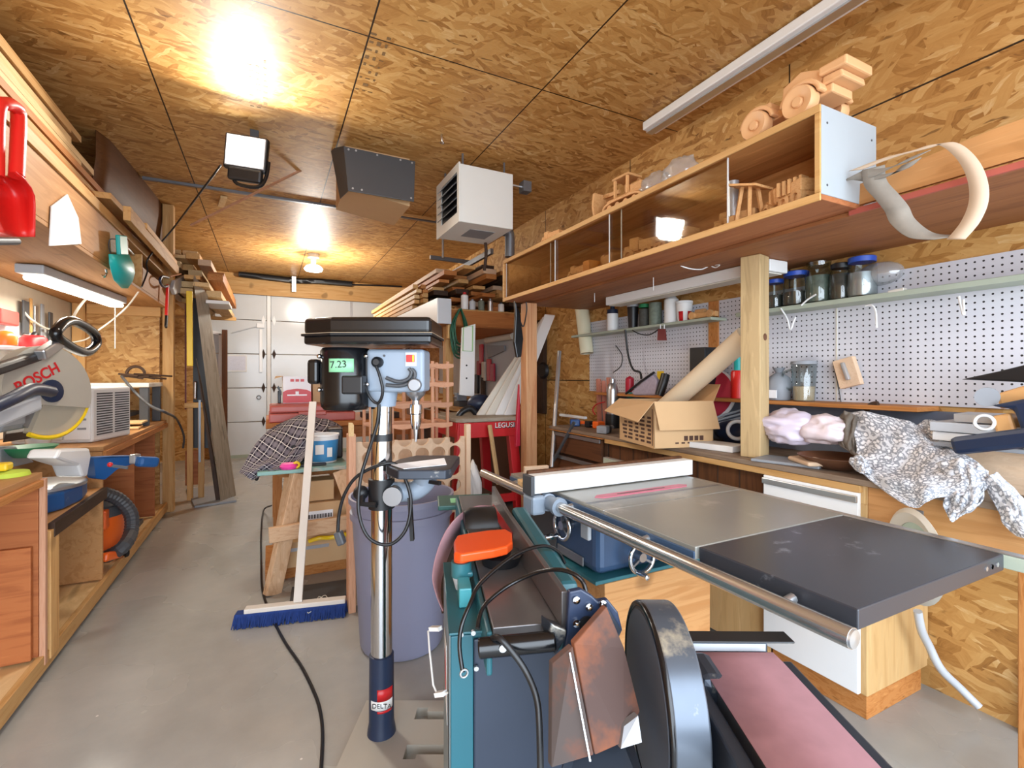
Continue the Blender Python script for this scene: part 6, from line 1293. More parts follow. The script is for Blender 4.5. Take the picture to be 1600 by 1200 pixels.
# lumber stack on the far shelf, ends towards the photographer
rq = random.Random(21); ks = ['fir', 'pine', 'shelf_orange', 'dark_wood', 'mdf_pale']; n = 0
rown = ['bottom', 'second', 'third', 'fourth', 'fifth', 'sixth', 'seventh', 'top']; posn = ['aisle side', 'second from the aisle', 'middle', 'second from the wall', 'wall side']
for ri in range(8):
    z = 1.888+ri*.058
    for ci in range(5 if ri < 7 else 3):
        x = 1.50+ci*.165+ri*.01+rq.uniform(-.012, .012); wd = rq.uniform(.10, .15); th = rq.uniform(.03, .05); y0 = 4.3+ (0 if ci > 1 else .15) + rq.uniform(-.12, .35) - (.0 if ci < 2 else .1)
        one('stacked_board', MB().box((x-wd/2, y0, z), (x+wd/2, y0+rq.uniform(2.4, 3.4), z+th)), M[ks[rq.randrange(5)]], 'sawn board end on the far upper shelf, %s row, %s' % (rown[ri], posn[ci]), 'board', bev=.003, group='boards on the far upper shelf'); n += 1
for ri in range(5):
    for ci in range(2):
        z = 1.938+ri*.05; x = 1.325+ci*.062 + rq.uniform(-.008, .008); y0 = 4.5+.25*rq.random()+.2*(1-ci)
        one('stick_bundle', MB().box((x-.026, y0, z), (x+.026, y0+2.2, z+rq.uniform(.03, .044))), M[['fir', 'pine_pale', 'pine'][rq.randrange(3)]], 'sawn stick over the white trough, %s row, %s' % (rown[ri], ('outer', 'inner')[ci]), 'stick', bev=.003, group='sticks over the white trough')
one('track_rail', MB().bar((1.9, 8.4, 2.45), (1.9, 4.2, 2.45), .03, .05), M['galv'], 'dark steel door track running above the far lumber', 'track')
one('track_cross_bar', MB().bar(P(672, 402, Z=2.5), P(735, 410, Z=2.5), .03, .04), M['galv'], 'grey steel cross bar of the door track near the ceiling', 'bar')
one('track_rod', MB().cyl(P(692, 403, Z=2.5), P(692, 403, Z=2.5)+V((0, 0, ZC-2.501)), .014, n=8), M['alu'], 'thin hanger rod from the ceiling to the door track bar', 'rod')
# bottle and bits at the end of that shelf
def can(px_, r, h, m, label, name='can', cat='can', Y=4.18, z=1.871, capm=None, body='body'):
    b = P(px_, 480, Y=Y+.08); b.z = 1.8855; t = thing(name, label, cat, b)
    MB().lathe([(0, 0), (r, 0), (r, h*.8), (r*.5, h*.88), (0, h*.88)], b).build(body, M[m], t, sm=40)
    if capm: MB().lathe([(0, h*.88), (r*.45, h*.88), (r*.45, h), (0, h)], b).build('cap', M[capm], t, sm=40)
can(726, .035, .16, 'white', 'white spray bottle with a red cap at the end of the far upper shelf', 'spray_bottle', 'bottle', capm='red')
can(738, .03, .10, 'lightgrey', 'grey can on the far upper shelf beside the white spray bottle', capm='grey'); can(752, .03, .11, 'contents_green', 'greenish jar on the far upper shelf front', 'jar', 'jar', capm='alu')
can(766, .025, .12, 'alu', 'silver can on the far upper shelf front', capm='alu'); can(783, .03, .09, 'white', 'white tub with a dark cap by the display cabinet corner', 'tub', 'tub', capm='navy')
# green extension cord coil hanging
gc_ = thing('cord_coil', 'dark green extension cord coil hanging from the far upper shelf', 'cord coil', P(718, 500, Y=4.1))
c0 = P(719, 482, Y=4.14)
for i in range(7):
    s = .05+.012*(i % 4); L = .30+.03*((i*3) % 5)
    MB().tube(spline([c0+V((.0, .004*i, .0)), c0+V((-s, .004*i, -L*.45)), c0+V((-s*.6, .004*i, -L)), c0+V((s*.6, .004*i, -L*1.02)), c0+V((s, .004*i, -L*.5)), c0+V((.01, .004*i, .0))], 6), .008, 6).build('loop', M['cordgreen'], gc_, sm=60)
MB().bar(c0+V((.0, -.0, -.36)), c0+V((.02, 0, -.46)), .03, .03).build('plug_end', M['black'], gc_, bev=.004)
# white board with green tape
wt = thing('taped_board', 'tall white board edged with green tape hanging by the green cord coil', 'board', P(730, 620, Y=4.0))
a = [P(718, 617, Y=3.95), P(741, 620, Y=3.95), P(743, 506, Y=3.95), P(722, 512, Y=3.95)]
MB().prism(a, (0, .02, 0)).build('panel', M['white'], wt, bev=.002)
q = [P(723, 548, Y=3.945), P(738, 549, Y=3.945), P(738.5, 509, Y=3.945), P(724, 512, Y=3.945)]
for i in range(4): MB().bar(q[i], q[(i+1) % 4], .004, .02, up=(0, 1, 0)).build('tape_strip', mat('gtape', '#9fc98d', .6) if 'gtape' not in bpy.data.materials else bpy.data.materials['gtape'], wt)
for yy in (571, 591): pz = P(729, yy, Y=3.948); MB().cyl(pz, pz+V((0, -.002, 0)), .008, n=8).build('screw_hole', M['black'], wt)
# black holster strap on the far post
hs_ = thing('black_scabbard', 'black plastic scabbard hanging from the far post', 'scabbard', P(807, 530, Y=3.1))
MB().prism([P(802, 470, Y=3.10), P(810, 490, Y=3.10), P(815, 530, Y=3.10), P(812, 558, Y=3.10), P(805, 559, Y=3.10), P(801, 535, Y=3.10), P(803, 495, Y=3.10)], (0, -.03, 0)).build('sheath', M['black_gloss'], hs_, bev=.006)
MB().tube(spline([P(812, 500, Y=3.09), P(818, 510, Y=3.09), P(823, 485, Y=3.09), P(822, 472, Y=3.09)], 5), .005, 6).build('cord_loop', M['black'], hs_, sm=60)
# tools on the far board
one('hand_saw', MB().prism([P(762, 540, X=XR-.03), P(790, 540, X=XR-.03), P(790, 548, X=XR-.03), P(764, 560, X=XR-.03)], (-.02, 0, 0)), M['grey'], 'grey hand saw hanging on the far tool board', 'saw', bev=.002)
one('paper_roll', MB().cyl(P(760, 532, X=XR-.08), P(802, 525, X=XR-.08), .035, n=16), M['offwhite'], 'roll of pale paper mounted above the far tool board', 'roll', sm=40)
for i, (px_, py, hh, m, lab) in enumerate(((752, 553, 30, 'red', 'red handled clamp hanging on the far tool board'), (748, 575, 22, 'sandred', 'dark red tool hanging below the red clamp'), (756, 580, 30, 'offwhite', 'pale handled tool hanging on the far board'), (764, 578, 34, 'red', 'red grip tool hanging beside the pale one'), (770, 582, 28, 'crimson', 'crimson grip tool hanging last on the far board'), (745, 600, 30, 'black', 'black file hanging low on the far board'), (755, 604, 30, 'dark_wood', 'brown handled file hanging low on the far board'))):
    a, b = P(px_, py-hh/2, X=XR-.05), P(px_, py+hh/2, X=XR-.05); one('hung_tool', MB().bar(b, a, .03, .09), M[m], lab, 'tool', bev=.008, group='tools on the far board')
# brown boards standing behind the lattice
for i in range(4): one('standing_board', MB().bar((1.42+i*.035, 5.2+.06*i, 0), (1.42+i*.035, 5.6+.06*i, 1.65), .03, .12), M[('brown', 'walnut', 'fir', 'brown')[i]], ('first', 'second', 'third', 'fourth')[i]+' brown board standing in front of the far bench behind the drill press', 'board', group='brown standing boards')
one('far_white_rail', MB().bar(P(668, 590, Y=4.4), P(700, 605, Y=4.1), .03, .03), M['offwhite'], 'pale rail between the lattice and the far bench', 'rail')
vs = thing('bench_vise', 'small vise with a blue grey jaw standing on the far bench', 'vise', (1.7, 4.4, .966))
MB().box((1.62, 4.32, .966), (1.74, 4.5, 1.02)).build('base', M['darkgrey'], vs, bev=.006); MB().box((1.60, 4.34, 1.0205), (1.70, 4.42, 1.10)).build('jaw', M['delta_grey'], vs, bev=.008); MB().cyl((1.56, 4.38, 1.05), (1.60, 4.38, 1.05), .012).build('screw', M['steel'], vs)
for i in range(4): one('bench_scrap', MB(T(1.62+.03*i, 4.62+.16*i, .966, R(20*i))).box((-.06, -.05, 0), (.06, .05, .03+.02*(i % 2))), M[('yellow', 'pine_pale', 'carton', 'fir')[i]], ('small yellow block', 'pale wood scrap', 'tan cardboard scrap', 'reddish wood scrap')[i]+' lying on the far bench beyond the vise', 'scrap', bev=.003)
# red machine stand
sd = thing('machine_stand', 'bright red steel machine stand with a wooden top and black lettering', 'stand', (1.55, 3.6, 0))
tzs = .915
MB().prism([(1.26, 3.30, tzs), (1.70, 3.30, tzs), (1.74, 3.34, tzs), (1.74, 3.95, tzs), (1.22, 3.95, tzs), (1.22, 3.34, tzs)], (0, 0, .03)).build('wood_top', M['grey_wood'], sd, bev=.005)
for (x, y, ix, iy) in ((1.27, 3.35, -1, -1), (1.67, 3.35, 1, -1), (1.27, 3.88, -1, 1), (1.67, 3.88, 1, 1)):
    MB().bar((x+ix*.08, y+iy*.05, 0), (x, y, tzs-.001), .075, .06).build('leg', M['red'], sd, bev=.005)
MB().box((1.235, 3.302, tzs-.115), (1.715, 3.345, tzs-.002)).build('apron', M['red'], sd, bev=.003); MB().box((1.225, 3.345, tzs-.115), (1.245, 3.9, tzs-.002)).build('apron', M['red'], sd, bev=.003)
MB().box((1.20, 3.30, .30), (1.74, 3.33, .36)).build('lower_rail', M['red'], sd, bev=.003); MB().box((1.19, 3.33, .30), (1.21, 3.92, .36)).build('lower_rail', M['red'], sd, bev=.003)
MB().box((1.28, 3.5, .0), (1.66, 3.9, .29)).build('inner_box', M['dark_wood'], sd)
la = P(787, 664, Y=3.32); F = plane_frame(V((la.x, 3.3005, la.z)), (1, 0, 0), (0, 0, 1))
lettering('sign_shadow', 'LEGUSI', .056, F @ T(.004, -.004, -.001), M['ink_black'], sd, bold=1, ext=.001); lettering('sign_lettering', 'LEGUSI', .053, F, M['white'], sd)
one('pale_stick', MB().bar(P(779, 757, Y=3.2), P(765, 664, Y=3.26), .035, .02), M['pine_pale'], 'pale stick leaning on the front of the red machine stand', 'stick', bev=.004)
one('red_bag_handle', MB().prism([P(806, 698, Y=3.12), P(813, 697, Y=3.12), P(813, 640, Y=3.12), P(812, 600, Y=3.12), P(809, 640, Y=3.12)], (0, .03, 0)), M['crimson'], 'crimson strap hanging down the side of the far post', 'strap', bev=.004)
bag('white_sack', 732, 815, (.09, .10, .40), 1.22, 'white cloth sack standing behind the pierced wine rack by the red stand', 'white', 5)
# white baseboards leaning from the stand top
for i in range(4):
    o_ = i*.065; a, b = P(745+i*14.5, 653, Y=3.55-.03*i), P(852+i*.0-8*(3-i)*.4, 492+ (3-i)*4, Y=3.86-.03*i)
    a.z = tzs+.0315
    one('white_skirting', MB().prism([a, a+V((.105, 0, 0)), b+V((.105, 0, 0)), b], (0, .012, .008)), M['offwhite' if i < 2 else 'white'], ('first', 'second', 'third', 'last')[i]+' of four white skirting boards leaning from the red stand, counted from the aisle', 'skirting board', bev=.002, group='leaning skirting boards')
one('dark_bag_stand', MB().ball((1.62, 3.82, tzs+.11), (.12, .10, .078)), M['navy'], 'dark blue plastic bag on the red stand behind the skirting boards', 'bag', sm=60)
one('black_hose_coil', MB().tube(spline([P(712, 660, Y=3.6), P(720, 645, Y=3.6), P(735, 638, Y=3.6), P(745, 648, Y=3.6)], 6), .025, 8), M['black'], 'black hose curling over the aisle corner of the red stand', 'hose', sm=60)
# ================================================================ table saw
SZ = .80
ts2 = thing('table_saw', 'blue grey table saw with a long black extension table and a bright front rail', 'table saw', (1.34, 1.7, .51))
def tb(n, lo, hi, m, **k): return MB().box(lo, hi).build(n, M[m] if isinstance(m, str) else m, ts2, bev=k.pop('bev', .003), **k)
X0, X1 = 1.01, 1.68
tb('main_table', (X0, 1.32, SZ-.035), (X1, 2.02, SZ), 'cast_top'); tb('steel_wing', (X0, .925, SZ-.035), (X1, 1.317, SZ), 'cast_top'); tb('extension_table', (X0+.01, .535, SZ-.042), (X1-.01, .922, SZ-.001), 'laminate_black', label='black laminate extension table')
for y in (1.405, 1.80): tb('mitre_slot', (X0-.001, y, SZ-.0005), (X1+.0005, y+.02, SZ+.0006), 'dullsteel', bev=0)
MB(T(1.33, 1.47, SZ)).prism([(-.22+.02*0, -.022, 0), (.20, -.022, 0), (.225, 0, 0), (.20, .022, 0), (-.22, .022, 0), (-.245, 0, 0)], (0, 0, .0025)).build('throat_insert', mat('insert_pink', '#c96f83', .45, var=.05), ts2, label='pink throat insert')
tb('blade_slot', (1.19, 1.467, SZ+.0026), (1.43, 1.473, SZ+.0032), 'black', bev=0)
for (x, y) in ((1.6, .60), (1.63, .5365), (1.60, .5365), (1.57, .5365)): MB().cyl((x, .5352, SZ-.02), (x, .533, SZ-.02), .006, n=8).build('bolt', M['alu'], ts2)
# rail tube in front, angle at the back
MB().cyl((.965, .515, .766), (.965, 2.24, .766), .02, n=24).build('front_rail', mat('rail_steel', '#c3c2bf', .2, .85, var=.05), ts2, sm=40)
MB().lathe([(0, 0), (.0185, 0), (.017, .004), (0, .005)], (.965, .515, .766), (0, -1, 0), 20).build('rail_cap', M['alu'], ts2, sm=40)
for y in (.66, 1.10, 1.5, 1.95): MB().cyl((.975, y, .766), (1.012, y, .772), .011, n=10).build('rail_spacer', M['alu'], ts2, sm=40)
tb('rear_rail', (X1+.001, .30, SZ-.04), (X1+.03, 2.2, SZ-.005), 'oldgreen'); tb('rear_rail_lip', (X1+.001, .30, SZ-.0049), (X1+.031, 2.2, SZ-.001), 'alu')
tb('front_angle', (X0-.006, .925, SZ-.075), (X0-.0005, 2.02, SZ-.012), 'steelblue'); 
# fence
tb('rip_fence', (.90, 1.60, SZ+.004), (1.73, 1.655, SZ+.072), 'white', label='white painted rip fence')
tb('fence_face', (.905, 1.6551, SZ+.006), (1.72, 1.675, SZ+.082), 'walnut', label='dark wooden face board of the fence')
tb('fence_end', (.882, 1.592, SZ+.0), (.899, 1.662, SZ+.074), 'darkgrey')
tb('fence_head', (.885, 1.585, SZ-.075), (.945, 1.67, SZ-.002), 'delta_grey', bev=.012); MB().lathe([(0, -.05), (.034, -.05), (.034, -.03), (.028, -.028), (.028, .028), (.034, .03), (.034, .05), (0, .05)], (.965, 1.57, .766), (0, 1, 0), 20).build('rail_clamp', M['delta_grey'], ts2, sm=40)
MB().bar((.89, 1.64, SZ-.075), (.86, 1.60, SZ-.10), .03, .03).build('cam_lever', M['grey'], ts2, bev=.006)
# cabinet body
stb = mat('saw_blue', '#41597a', .33, .15, var=.08, ns=4); bz = .512
MB().prism([(1.06, 1.42, bz+.015), (1.60, 1.42, bz+.015), (1.60, 1.93, bz+.015), (1.06, 1.93, bz+.015)], (0, 0, SZ-.036-bz-.015)).build('saw_body', stb, ts2, bev=.03, seg=3)
tb('body_foot', (1.03, 1.39, bz), (1.63, 1.96, bz+.014), 'machine_teal')
tb('control_panel', (1.052, 1.69, bz+.03), (1.058, 1.92, SZ-.06), 'darkgrey'); tb('switch_box', (1.04, 1.45, SZ-.15), (1.058, 1.50, SZ-.06), 'lightgrey', bev=.006)
hw_ = [(T(1.06, 1.585, .675), .052), (T(1.228, 1.42, .585, R(90)), .056)]
for i, (FW, r) in enumerate(hw_):
    x, y, z = 0, 0, 0
    hw = MB(FW).torus((x-.045, y, z), (1, 0, 0), r, .009, 32, 8).build('handwheel', M['chrome'], ts2, sm=60)
    for a in (90, 210, 330): MB(FW).bar((x-.042, y, z), (x-.045, y+r*math.cos(R(a)), z+r*math.sin(R(a))), .012, .008).build('spoke', M['dullsteel'], hw)
    MB(FW).cyl((x+.0, y, z), (x-.052, y, z), .017, n=14).build('hub', M['steel'], hw, sm=40)
    MB(FW).lathe([(0, 0), (.008, 0), (.013, .03), (.009, .055), (0, .058)], (x-.05, y+r*math.cos(R(300)), z+r*math.sin(R(300))), (-1, 0, 0), 12).build('crank_knob', M['chrome'], hw, sm=50)
tb('bevel_scale', (1.052, 1.50, bz+.025), (1.059, 1.68, bz+.06), 'dullsteel')
one('saw_box_stand', MB().box((1.07, 1.39, 0), (1.60, 2.02, bz-.001)), wood('box_ply', '#d2a06b', '#b87f4a', 0), 'plywood box on the floor carrying the table saw', 'box', bev=.003)
one('wood_push_block', MB().prism([(.90, 1.80, SZ+.001), (.99, 1.80, SZ+.001), (.99, 1.80, SZ+.06), (.98, 1.80, SZ+.065), (.90, 1.80, SZ+.055)], (.0, .02, 0)) if 0 else MB(T(.97+.1, 1.86, SZ+.001, R(-8))).box((-.075, -.02, 0), (.04, .0, .058)), M['mdf_pale'], 'upright wood offcut standing on the saw table behind the fence', 'offcut', bev=.004)
one('pale_wedge', MB(T(1.06, 1.74, SZ+.001, R(-10))).box((-.14, -.03, 0), (.07, .03, .024)), M['pine_pale'], 'pale wooden push stick lying on the saw table behind the fence', 'push stick', bev=.004)

# ================================================================ jointer
jd = V((.29, .957, 0)).normalized()
FJ = plane_frame((.371, .816, 0), V((jd.y, -jd.x, 0)), (jd.x, jd.y, 0))     # x to the bench side, y away along the bed, z up
IJ = FJ.inverted()
jl = lambda a, b, **k: IJ @ P(a, b, **k)
jo = thing('jointer', 'teal jointer with a grey bed, a black fence bracket and an orange cutter guard', 'jointer', F=FJ)
def jb(n, lo, hi, m, **k): return MB(FJ).box(lo, hi).build(n, M[m] if isinstance(m, str) else m, jo, bev=k.pop('bev', .004), **k)
jz = .785
bedm = mat('jointer_bed', '#6f6c6c', .3, .5, var=.22, ns=5, dirt='#4a3a32', dirt_at=.68, dsc=5)
jb('near_bed', (.0, 0, jz-.022), (.14, .52, jz), bedm, bev=.002); jb('far_bed', (.0, .56, jz-.022), (.14, 1.02, jz-.003), bedm, bev=.002)
jb('cutter_slot', (.0, .522, jz-.04), (.14, .558, jz-.016), 'darkgrey')
tealm = mat('teal_paint', '#285f69', .38, .05, var=.06, ns=4, dirt='#7ea3a6', dirt_at=.74, dsc=9)
MB(FJ).prism([(.0, .001, jz-.0225), (.14, .001, jz-.0225), (.14, .08, jz-.10), (.0, .08, jz-.10)], (0, 1.0, 0)).build('bed_casting', tealm, jo, bev=.006)
jb('bed_end_web', (.0, -.008, jz-.05), (.15, .0, jz-.0225), tealm); jb('bed_side_web', (-.012, .0, jz-.09), (-.0005, 1.02, jz-.008), tealm)
sz_ = .742
jb('stand_cabinet', (-.072, .09, .0), (.21, .44, sz_-.006), tealm, bev=.004)
jb('stand_front_panel', (-.028, .0815, .02), (.20, .0895, sz_-.02), mat('panel_blueblack', '#333c4c', .4, .2, var=.15, ns=5, dirt='#66748a', dirt_at=.74))
jb('stand_corner', (-.074, .078, .0), (-.029, .0885, sz_-.008), mat('teal_edge', '#215c69', .4, var=.05), bev=.002); jb('stand_top_lip', (-.078, .075, sz_-.0055), (.215, .45, sz_), tealm, bev=.002)
sidep = mat('side_panel', '#7f8d92', .38, .3, var=.12, ns=3)
jb('stand_side_panel', (-.0765, .09, .03), (-.0722, .43, sz_-.012), sidep, bev=.001)
MB(FJ).prism([(-.0775, .16, .50), (-.0775, .27, .50), (-.0775, .32, .63), (-.0775, .20, .65)], (-.0008, 0, 0)).build('warning_sticker', M['white'], jo); MB(FJ).prism([(-.0785, .21, .53), (-.0785, .26, .53), (-.0785, .28, .60), (-.0785, .23, .60)], (-.0006, 0, 0)).build('red_sticker', M['red'], jo)
jb('side_slot', (-.0775, .11, .40), (-.0766, .125, .60), 'black', bev=0)
for p_ in (jl(804, 1050, d=.9), jl(830, 1046, d=.9)): MB(FJ).cyl((p_.x, .0812, p_.z), (p_.x, .0790, p_.z), .0085, n=14).build('panel_hole', M['black'], jo)
for a, b in ((722, 1004), (742, 1003), (747, 1061)): p_ = jl(a, b, d=.93); MB(FJ).cyl((p_.x, .0775, p_.z), (p_.x, .071, p_.z), .005, n=8).build('bolt', M['alu'], jo, sm=40)
# thin white wire bracket on the side
wpx = [(690, 982, 1.12), (675, 982, 1.14), (669, 986, 1.14), (671, 1015, 1.10), (677, 1070, 1.05), (682, 1082, 1.04), (690, 1084, 1.02), (702, 1082, 1.0), (705, 1098, 1.0)]
MB().tube([P(a, b, d=d) for a, b, d in wpx], .0022, 6).build('wire_bracket', M['white'], jo, sm=40); MB().bar(P(688, 982, d=1.12), P(673, 982, d=1.14), .012, .009).build('wire_clip', M['white'], jo); MB().bar(P(695, 1083, d=1.01), P(682, 1085, d=1.03), .012, .009).build('wire_clip', M['white'], jo)
# guard post with its slide, orange guard plate
gp_ = jl(721, 905, Z=jz-.02)
jb('lock_rail', (gp_.x-.012, gp_.y-.10, sz_+.001), (gp_.x+.016, gp_.y-.035, jz-.0), mat('bright_teal', '#3f8f98', .35), bev=.003)
MB(FJ).lathe([(0, 0), (.014, 0), (.022, .03), (.0, .03)], (gp_.x, gp_.y, sz_+.001), (0, 0, 1), 20).build('post_foot', M['lightgrey'], jo, sm=40); MB(FJ).lathe([(0, 0), (.024, 0), (.024, .035), (0, .035)], (gp_.x, gp_.y, sz_+.032), (0, 0, 1), 24).build('guard_post', M['machine_teal'], jo, sm=40)
jb('guard_bracket', (gp_.x, gp_.y-.02, sz_+.034), (-.013, gp_.y+.02, sz_+.046), 'machine_teal')
org = mat('guard_orange', '#e4521d', .3, var=.05, ns=7)
zg = sz_+.105
gpx = [(709, 845), (714, 836), (735, 832), (762, 828), (790, 826), (800, 832), (801, 846), (793, 853), (772, 858), (745, 862), (720, 866), (710, 862)]
MB().prism([P(a, b, Z=zg) for a, b in gpx], (0, 0, -.022)).build('cutter_guard', org, jo, bev=.005, seg=3); MB(FJ).cyl((gp_.x, gp_.y, sz_+.0675), (gp_.x, gp_.y, zg-.02), .0185, n=20).build('guard_stem', org, jo, sm=40)
MB(FJ).lathe([(0, .0), (.045, .0), (.055, .025), (0, .03)], (.06, gp_.y+.03, jz+.001), (0, 0, 1), 18).build('guard_underside', M['black'], jo, sm=40)
# fence: low plate along the bed, bracket and slide bar at the near end
fx = .133
fpx = [(771, 757), (886, 922)]
zf = jz+.068
a, b = jl(884, 924, Z=zf), jl(773, 759, Z=zf+.03)
xa, xb = a.x-.008, b.x-.01
fxm = lambda y: xa+(xb-xa)*(y-a.y)/(b.y-a.y)
MB(FJ).prism([(xa, a.y, jz+.001), (xb, b.y, jz+.001), (xb, b.y, zf+.03), (fxm(.5), .5, zf+.008), (xa, a.y, zf)], (.012, 0, 0)).build('fence_plate', bedm, jo, bev=.002)
fx = min(xa, xb)
MB(FJ).prism([(fxm(.40)-.0006, .40, jz+.012), (fxm(.70)-.0006, .70, jz+.012), (fxm(.70)-.0006, .70, jz+.045), (fxm(.40)-.0006, .40, jz+.045)], (-.0012, 0, 0)).build('fence_red_strip', mat('strip_red', '#b32a2a', .3), jo)
fx = max(xa, xb)
D_ = .868
bpx = [(889, 925), (908, 921), (926, 932), (934, 940), (950, 937), (966, 957), (973, 985), (962, 1008), (948, 1000), (905, 1016), (879, 1029), (886, 988)]
MB().prism([P(a, b, d=D_) for a, b in bpx], FJ.to_3x3() @ V((0, .014, 0))).build('fence_bracket', M['navy'], jo, bev=.003)
for a, b in ((900, 937), (920, 948), (900, 973), (941, 943)): MB(FJ).lathe([(0, 0), (.0068, 0), (.0068, .004), (.003, .005), (0, .002)], jl(a, b, d=D_-.001), (0, -1, 0), 14).build('socket_bolt', M['chrome'], jo, sm=40)
p_ = jl(917, 975, d=D_-.001); MB(FJ).cyl(p_, p_+V((0, -.003, 0)), .015, n=18).build('pivot_hole', M['black'], jo)
MB(FJ).prism([(fx+.013, .05, jz-.02), (fx+.013, .60, jz-.02), (fx+.013, .60, jz+.06), (fx+.013, .05, jz+.05)], (.045, 0, 0)).build('fence_carriage', tealm, jo, bev=.012)
a, b = jl(748, 1013, d=.865), jl(868, 1001, d=.865)
MB(FJ).cyl(a, b, .0175, n=24).build('slide_bar', M['black_gloss'], jo, sm=40, bev=.003); p_ = jl(786, 1014, d=.846); MB(FJ).cyl(p_, p_+V((0, .006, 0)), .007, n=10).build('set_screw', M['alu'], jo)
MB().prism([P(a, b, d=.862) for a, b in ((860, 972), (868, 978), (886, 985), (884, 1000), (868, 1025), (866, 1004), (860, 990))], (0, .035, 0)).build('slide_block', M['castdark'], jo, bev=.003)
MB(FJ).lathe([(0, -.07), (.055, -.07), (.065, -.05), (.065, .065), (0, .065)], (.065, .66, jz-.02), (1, 0, 0), 24).build('belt_hump', M['black'], jo, sm=40)
jb('far_table_plate', (-.08, .99, jz-.05), (.14, 1.16, jz-.032), mat('teal_plate', '#2c5a54', .4, var=.1)); jb('plate_label', (-.03, 1.03, jz-.0315), (.03, 1.10, jz-.031), 'greentape', bev=0)
# leads
cbl = [[(746, 982, .90), (752, 955, .93), (768, 935, .96), (800, 912, .99), (838, 895, .98), (870, 890, .94), (895, 896, .92), (910, 908, .91), (916, 925, .90)],
       [(723, 1050, .88), (718, 1010, .89), (722, 975, .90), (736, 940, .93), (748, 915, .97), (780, 885, 1.02), (815, 862, 1.07), (850, 853, 1.12), (872, 862, 1.15), (882, 880, 1.16)]]
for c_ in cbl: MB().tube(spline([P(a, b, d=d) for a, b, d in c_], 8), .0042, 8).build('bent_lead', M['black_gloss'], jo, sm=60)
MB().torus(P(725, 1052, d=.88), (0, 1, 0), .007, .0022, 16, 6).build('lead_eyelet', M['alu'], jo, sm=60)
MB().tube(spline([P(a, b, d=d) for a, b, d in ((768, 998, .87), (780, 997, .84), (800, 1018, .83), (822, 1050, .82), (838, 1090, .80), (843, 1140, .78), (845, 1250, .76))], 8), .0055, 8).build('power_lead', M['black'], jo, sm=60)
# rusty guard plates hung on the near end
rg = thing('rusty_guard_plates', 'bent rusty sheet steel guards standing in front of the jointer fence bracket', 'guard plate', FJ @ V((.2, -.06, .6)))
rm1 = mat('rust_a', '#4a3833', .62, .0, var=.25, ns=4, dirt='#74452f', dirt_at=.5, dsc=4, spec=.2); rm2 = mat('rust_b', '#4c4340', .6, .0, var=.2, ns=3, dirt='#74442f', dirt_at=.5, dsc=3, spec=.2)
def plate(pxs, d0, d1, m, th=(.0, .012, .0)):
    n = len(pxs); return MB().prism([P(a, b, d=d) for a, b, d in pxs], th).build('steel_plate', m, rg, bev=.0015)
plate([(897, 1006, .80), (948, 948, .84), (975, 1012, .83), (1000, 1112, .78), (975, 1160, .74), (930, 1180, .72)], 0, 0, rm1)
plate([(863, 1037, .80), (895, 1010, .80), (928, 1180, .72), (862, 1200, .72)], 0, 0, rm2)
plate([(948, 946, .85), (972, 985, .86), (962, 1008, .85), (955, 1000, .85)], 0, 0, M['castdark'])
MB().bar(P(890, 1020, d=.795), P(922, 1190, d=.712), .0025, .0025).build('bright_edge', M['alu'], rg)
MB().prism([P(975, 1135, d=.75), P(997, 1118, d=.76), P(1003, 1160, d=.74), P(970, 1170, d=.73)], (0, .01, 0)).build('pale_bracket', M['dullsteel'], rg)
# sanding belt hung over the far bed
sb = thing('sanding_belt', 'wide pinkish sanding belt looped over the far end of the jointer', 'sanding belt', P(700, 860, d=1.5))
pl = [(775, 792, 1.62), (750, 790, 1.62), (724, 800, 1.58), (700, 825, 1.52), (684, 860, 1.47), (676, 900, 1.44), (682, 930, 1.44), (692, 955, 1.45)]
spn = spline([P(a, b, d=d) for a, b, d in pl], 8); nrm_in = [P(a, b, d=d) for a, b, d in [(766, 812, 1.66), (745, 812, 1.68), (728, 822, 1.66), (714, 840, 1.62), (700, 870, 1.57), (690, 905, 1.53), (688, 930, 1.50), (693, 955, 1.47)]]
spi = spline(nrm_in, 8)
MB().grid([spn, [(a+b)/2 for a, b in zip(spn, spi)], spi]).build('belt', M['belt_pink'], sb, solid=.003, sm=80)
MB().grid([[p+V((.0, .012, -.012)) for p in spi], spline([P(a, b, d=d) for a, b, d in [(790, 850, 1.70), (770, 852, 1.70), (745, 850, 1.70), (728, 862, 1.66), (712, 885, 1.62), (704, 915, 1.58), (700, 935, 1.54), (698, 957, 1.5)]], 8)]).build('belt_inside', M['dark_wood'], sb, solid=.003, sm=80)

# ================================================================ belt and disc sander
su, sv_ = V((-.46, -.888, 0)).normalized(), V((.888, -.46, 0)).normalized()
sb0 = V((.712, .655, 0))
FS = plane_frame(sb0, sv_, (-su.x, -su.y, 0))       # x across the belt, y away, z up
sd2 = thing('belt_disc_sander', 'black belt and disc sander with a worn red belt in front of the table saw', 'sander', F=FS)
def sx(n, lo, hi, m, **k): return MB(FS).box(lo, hi).build(n, M[m] if isinstance(m, str) else m, sd2, bev=k.pop('bev', .004), **k)
bz2 = .73
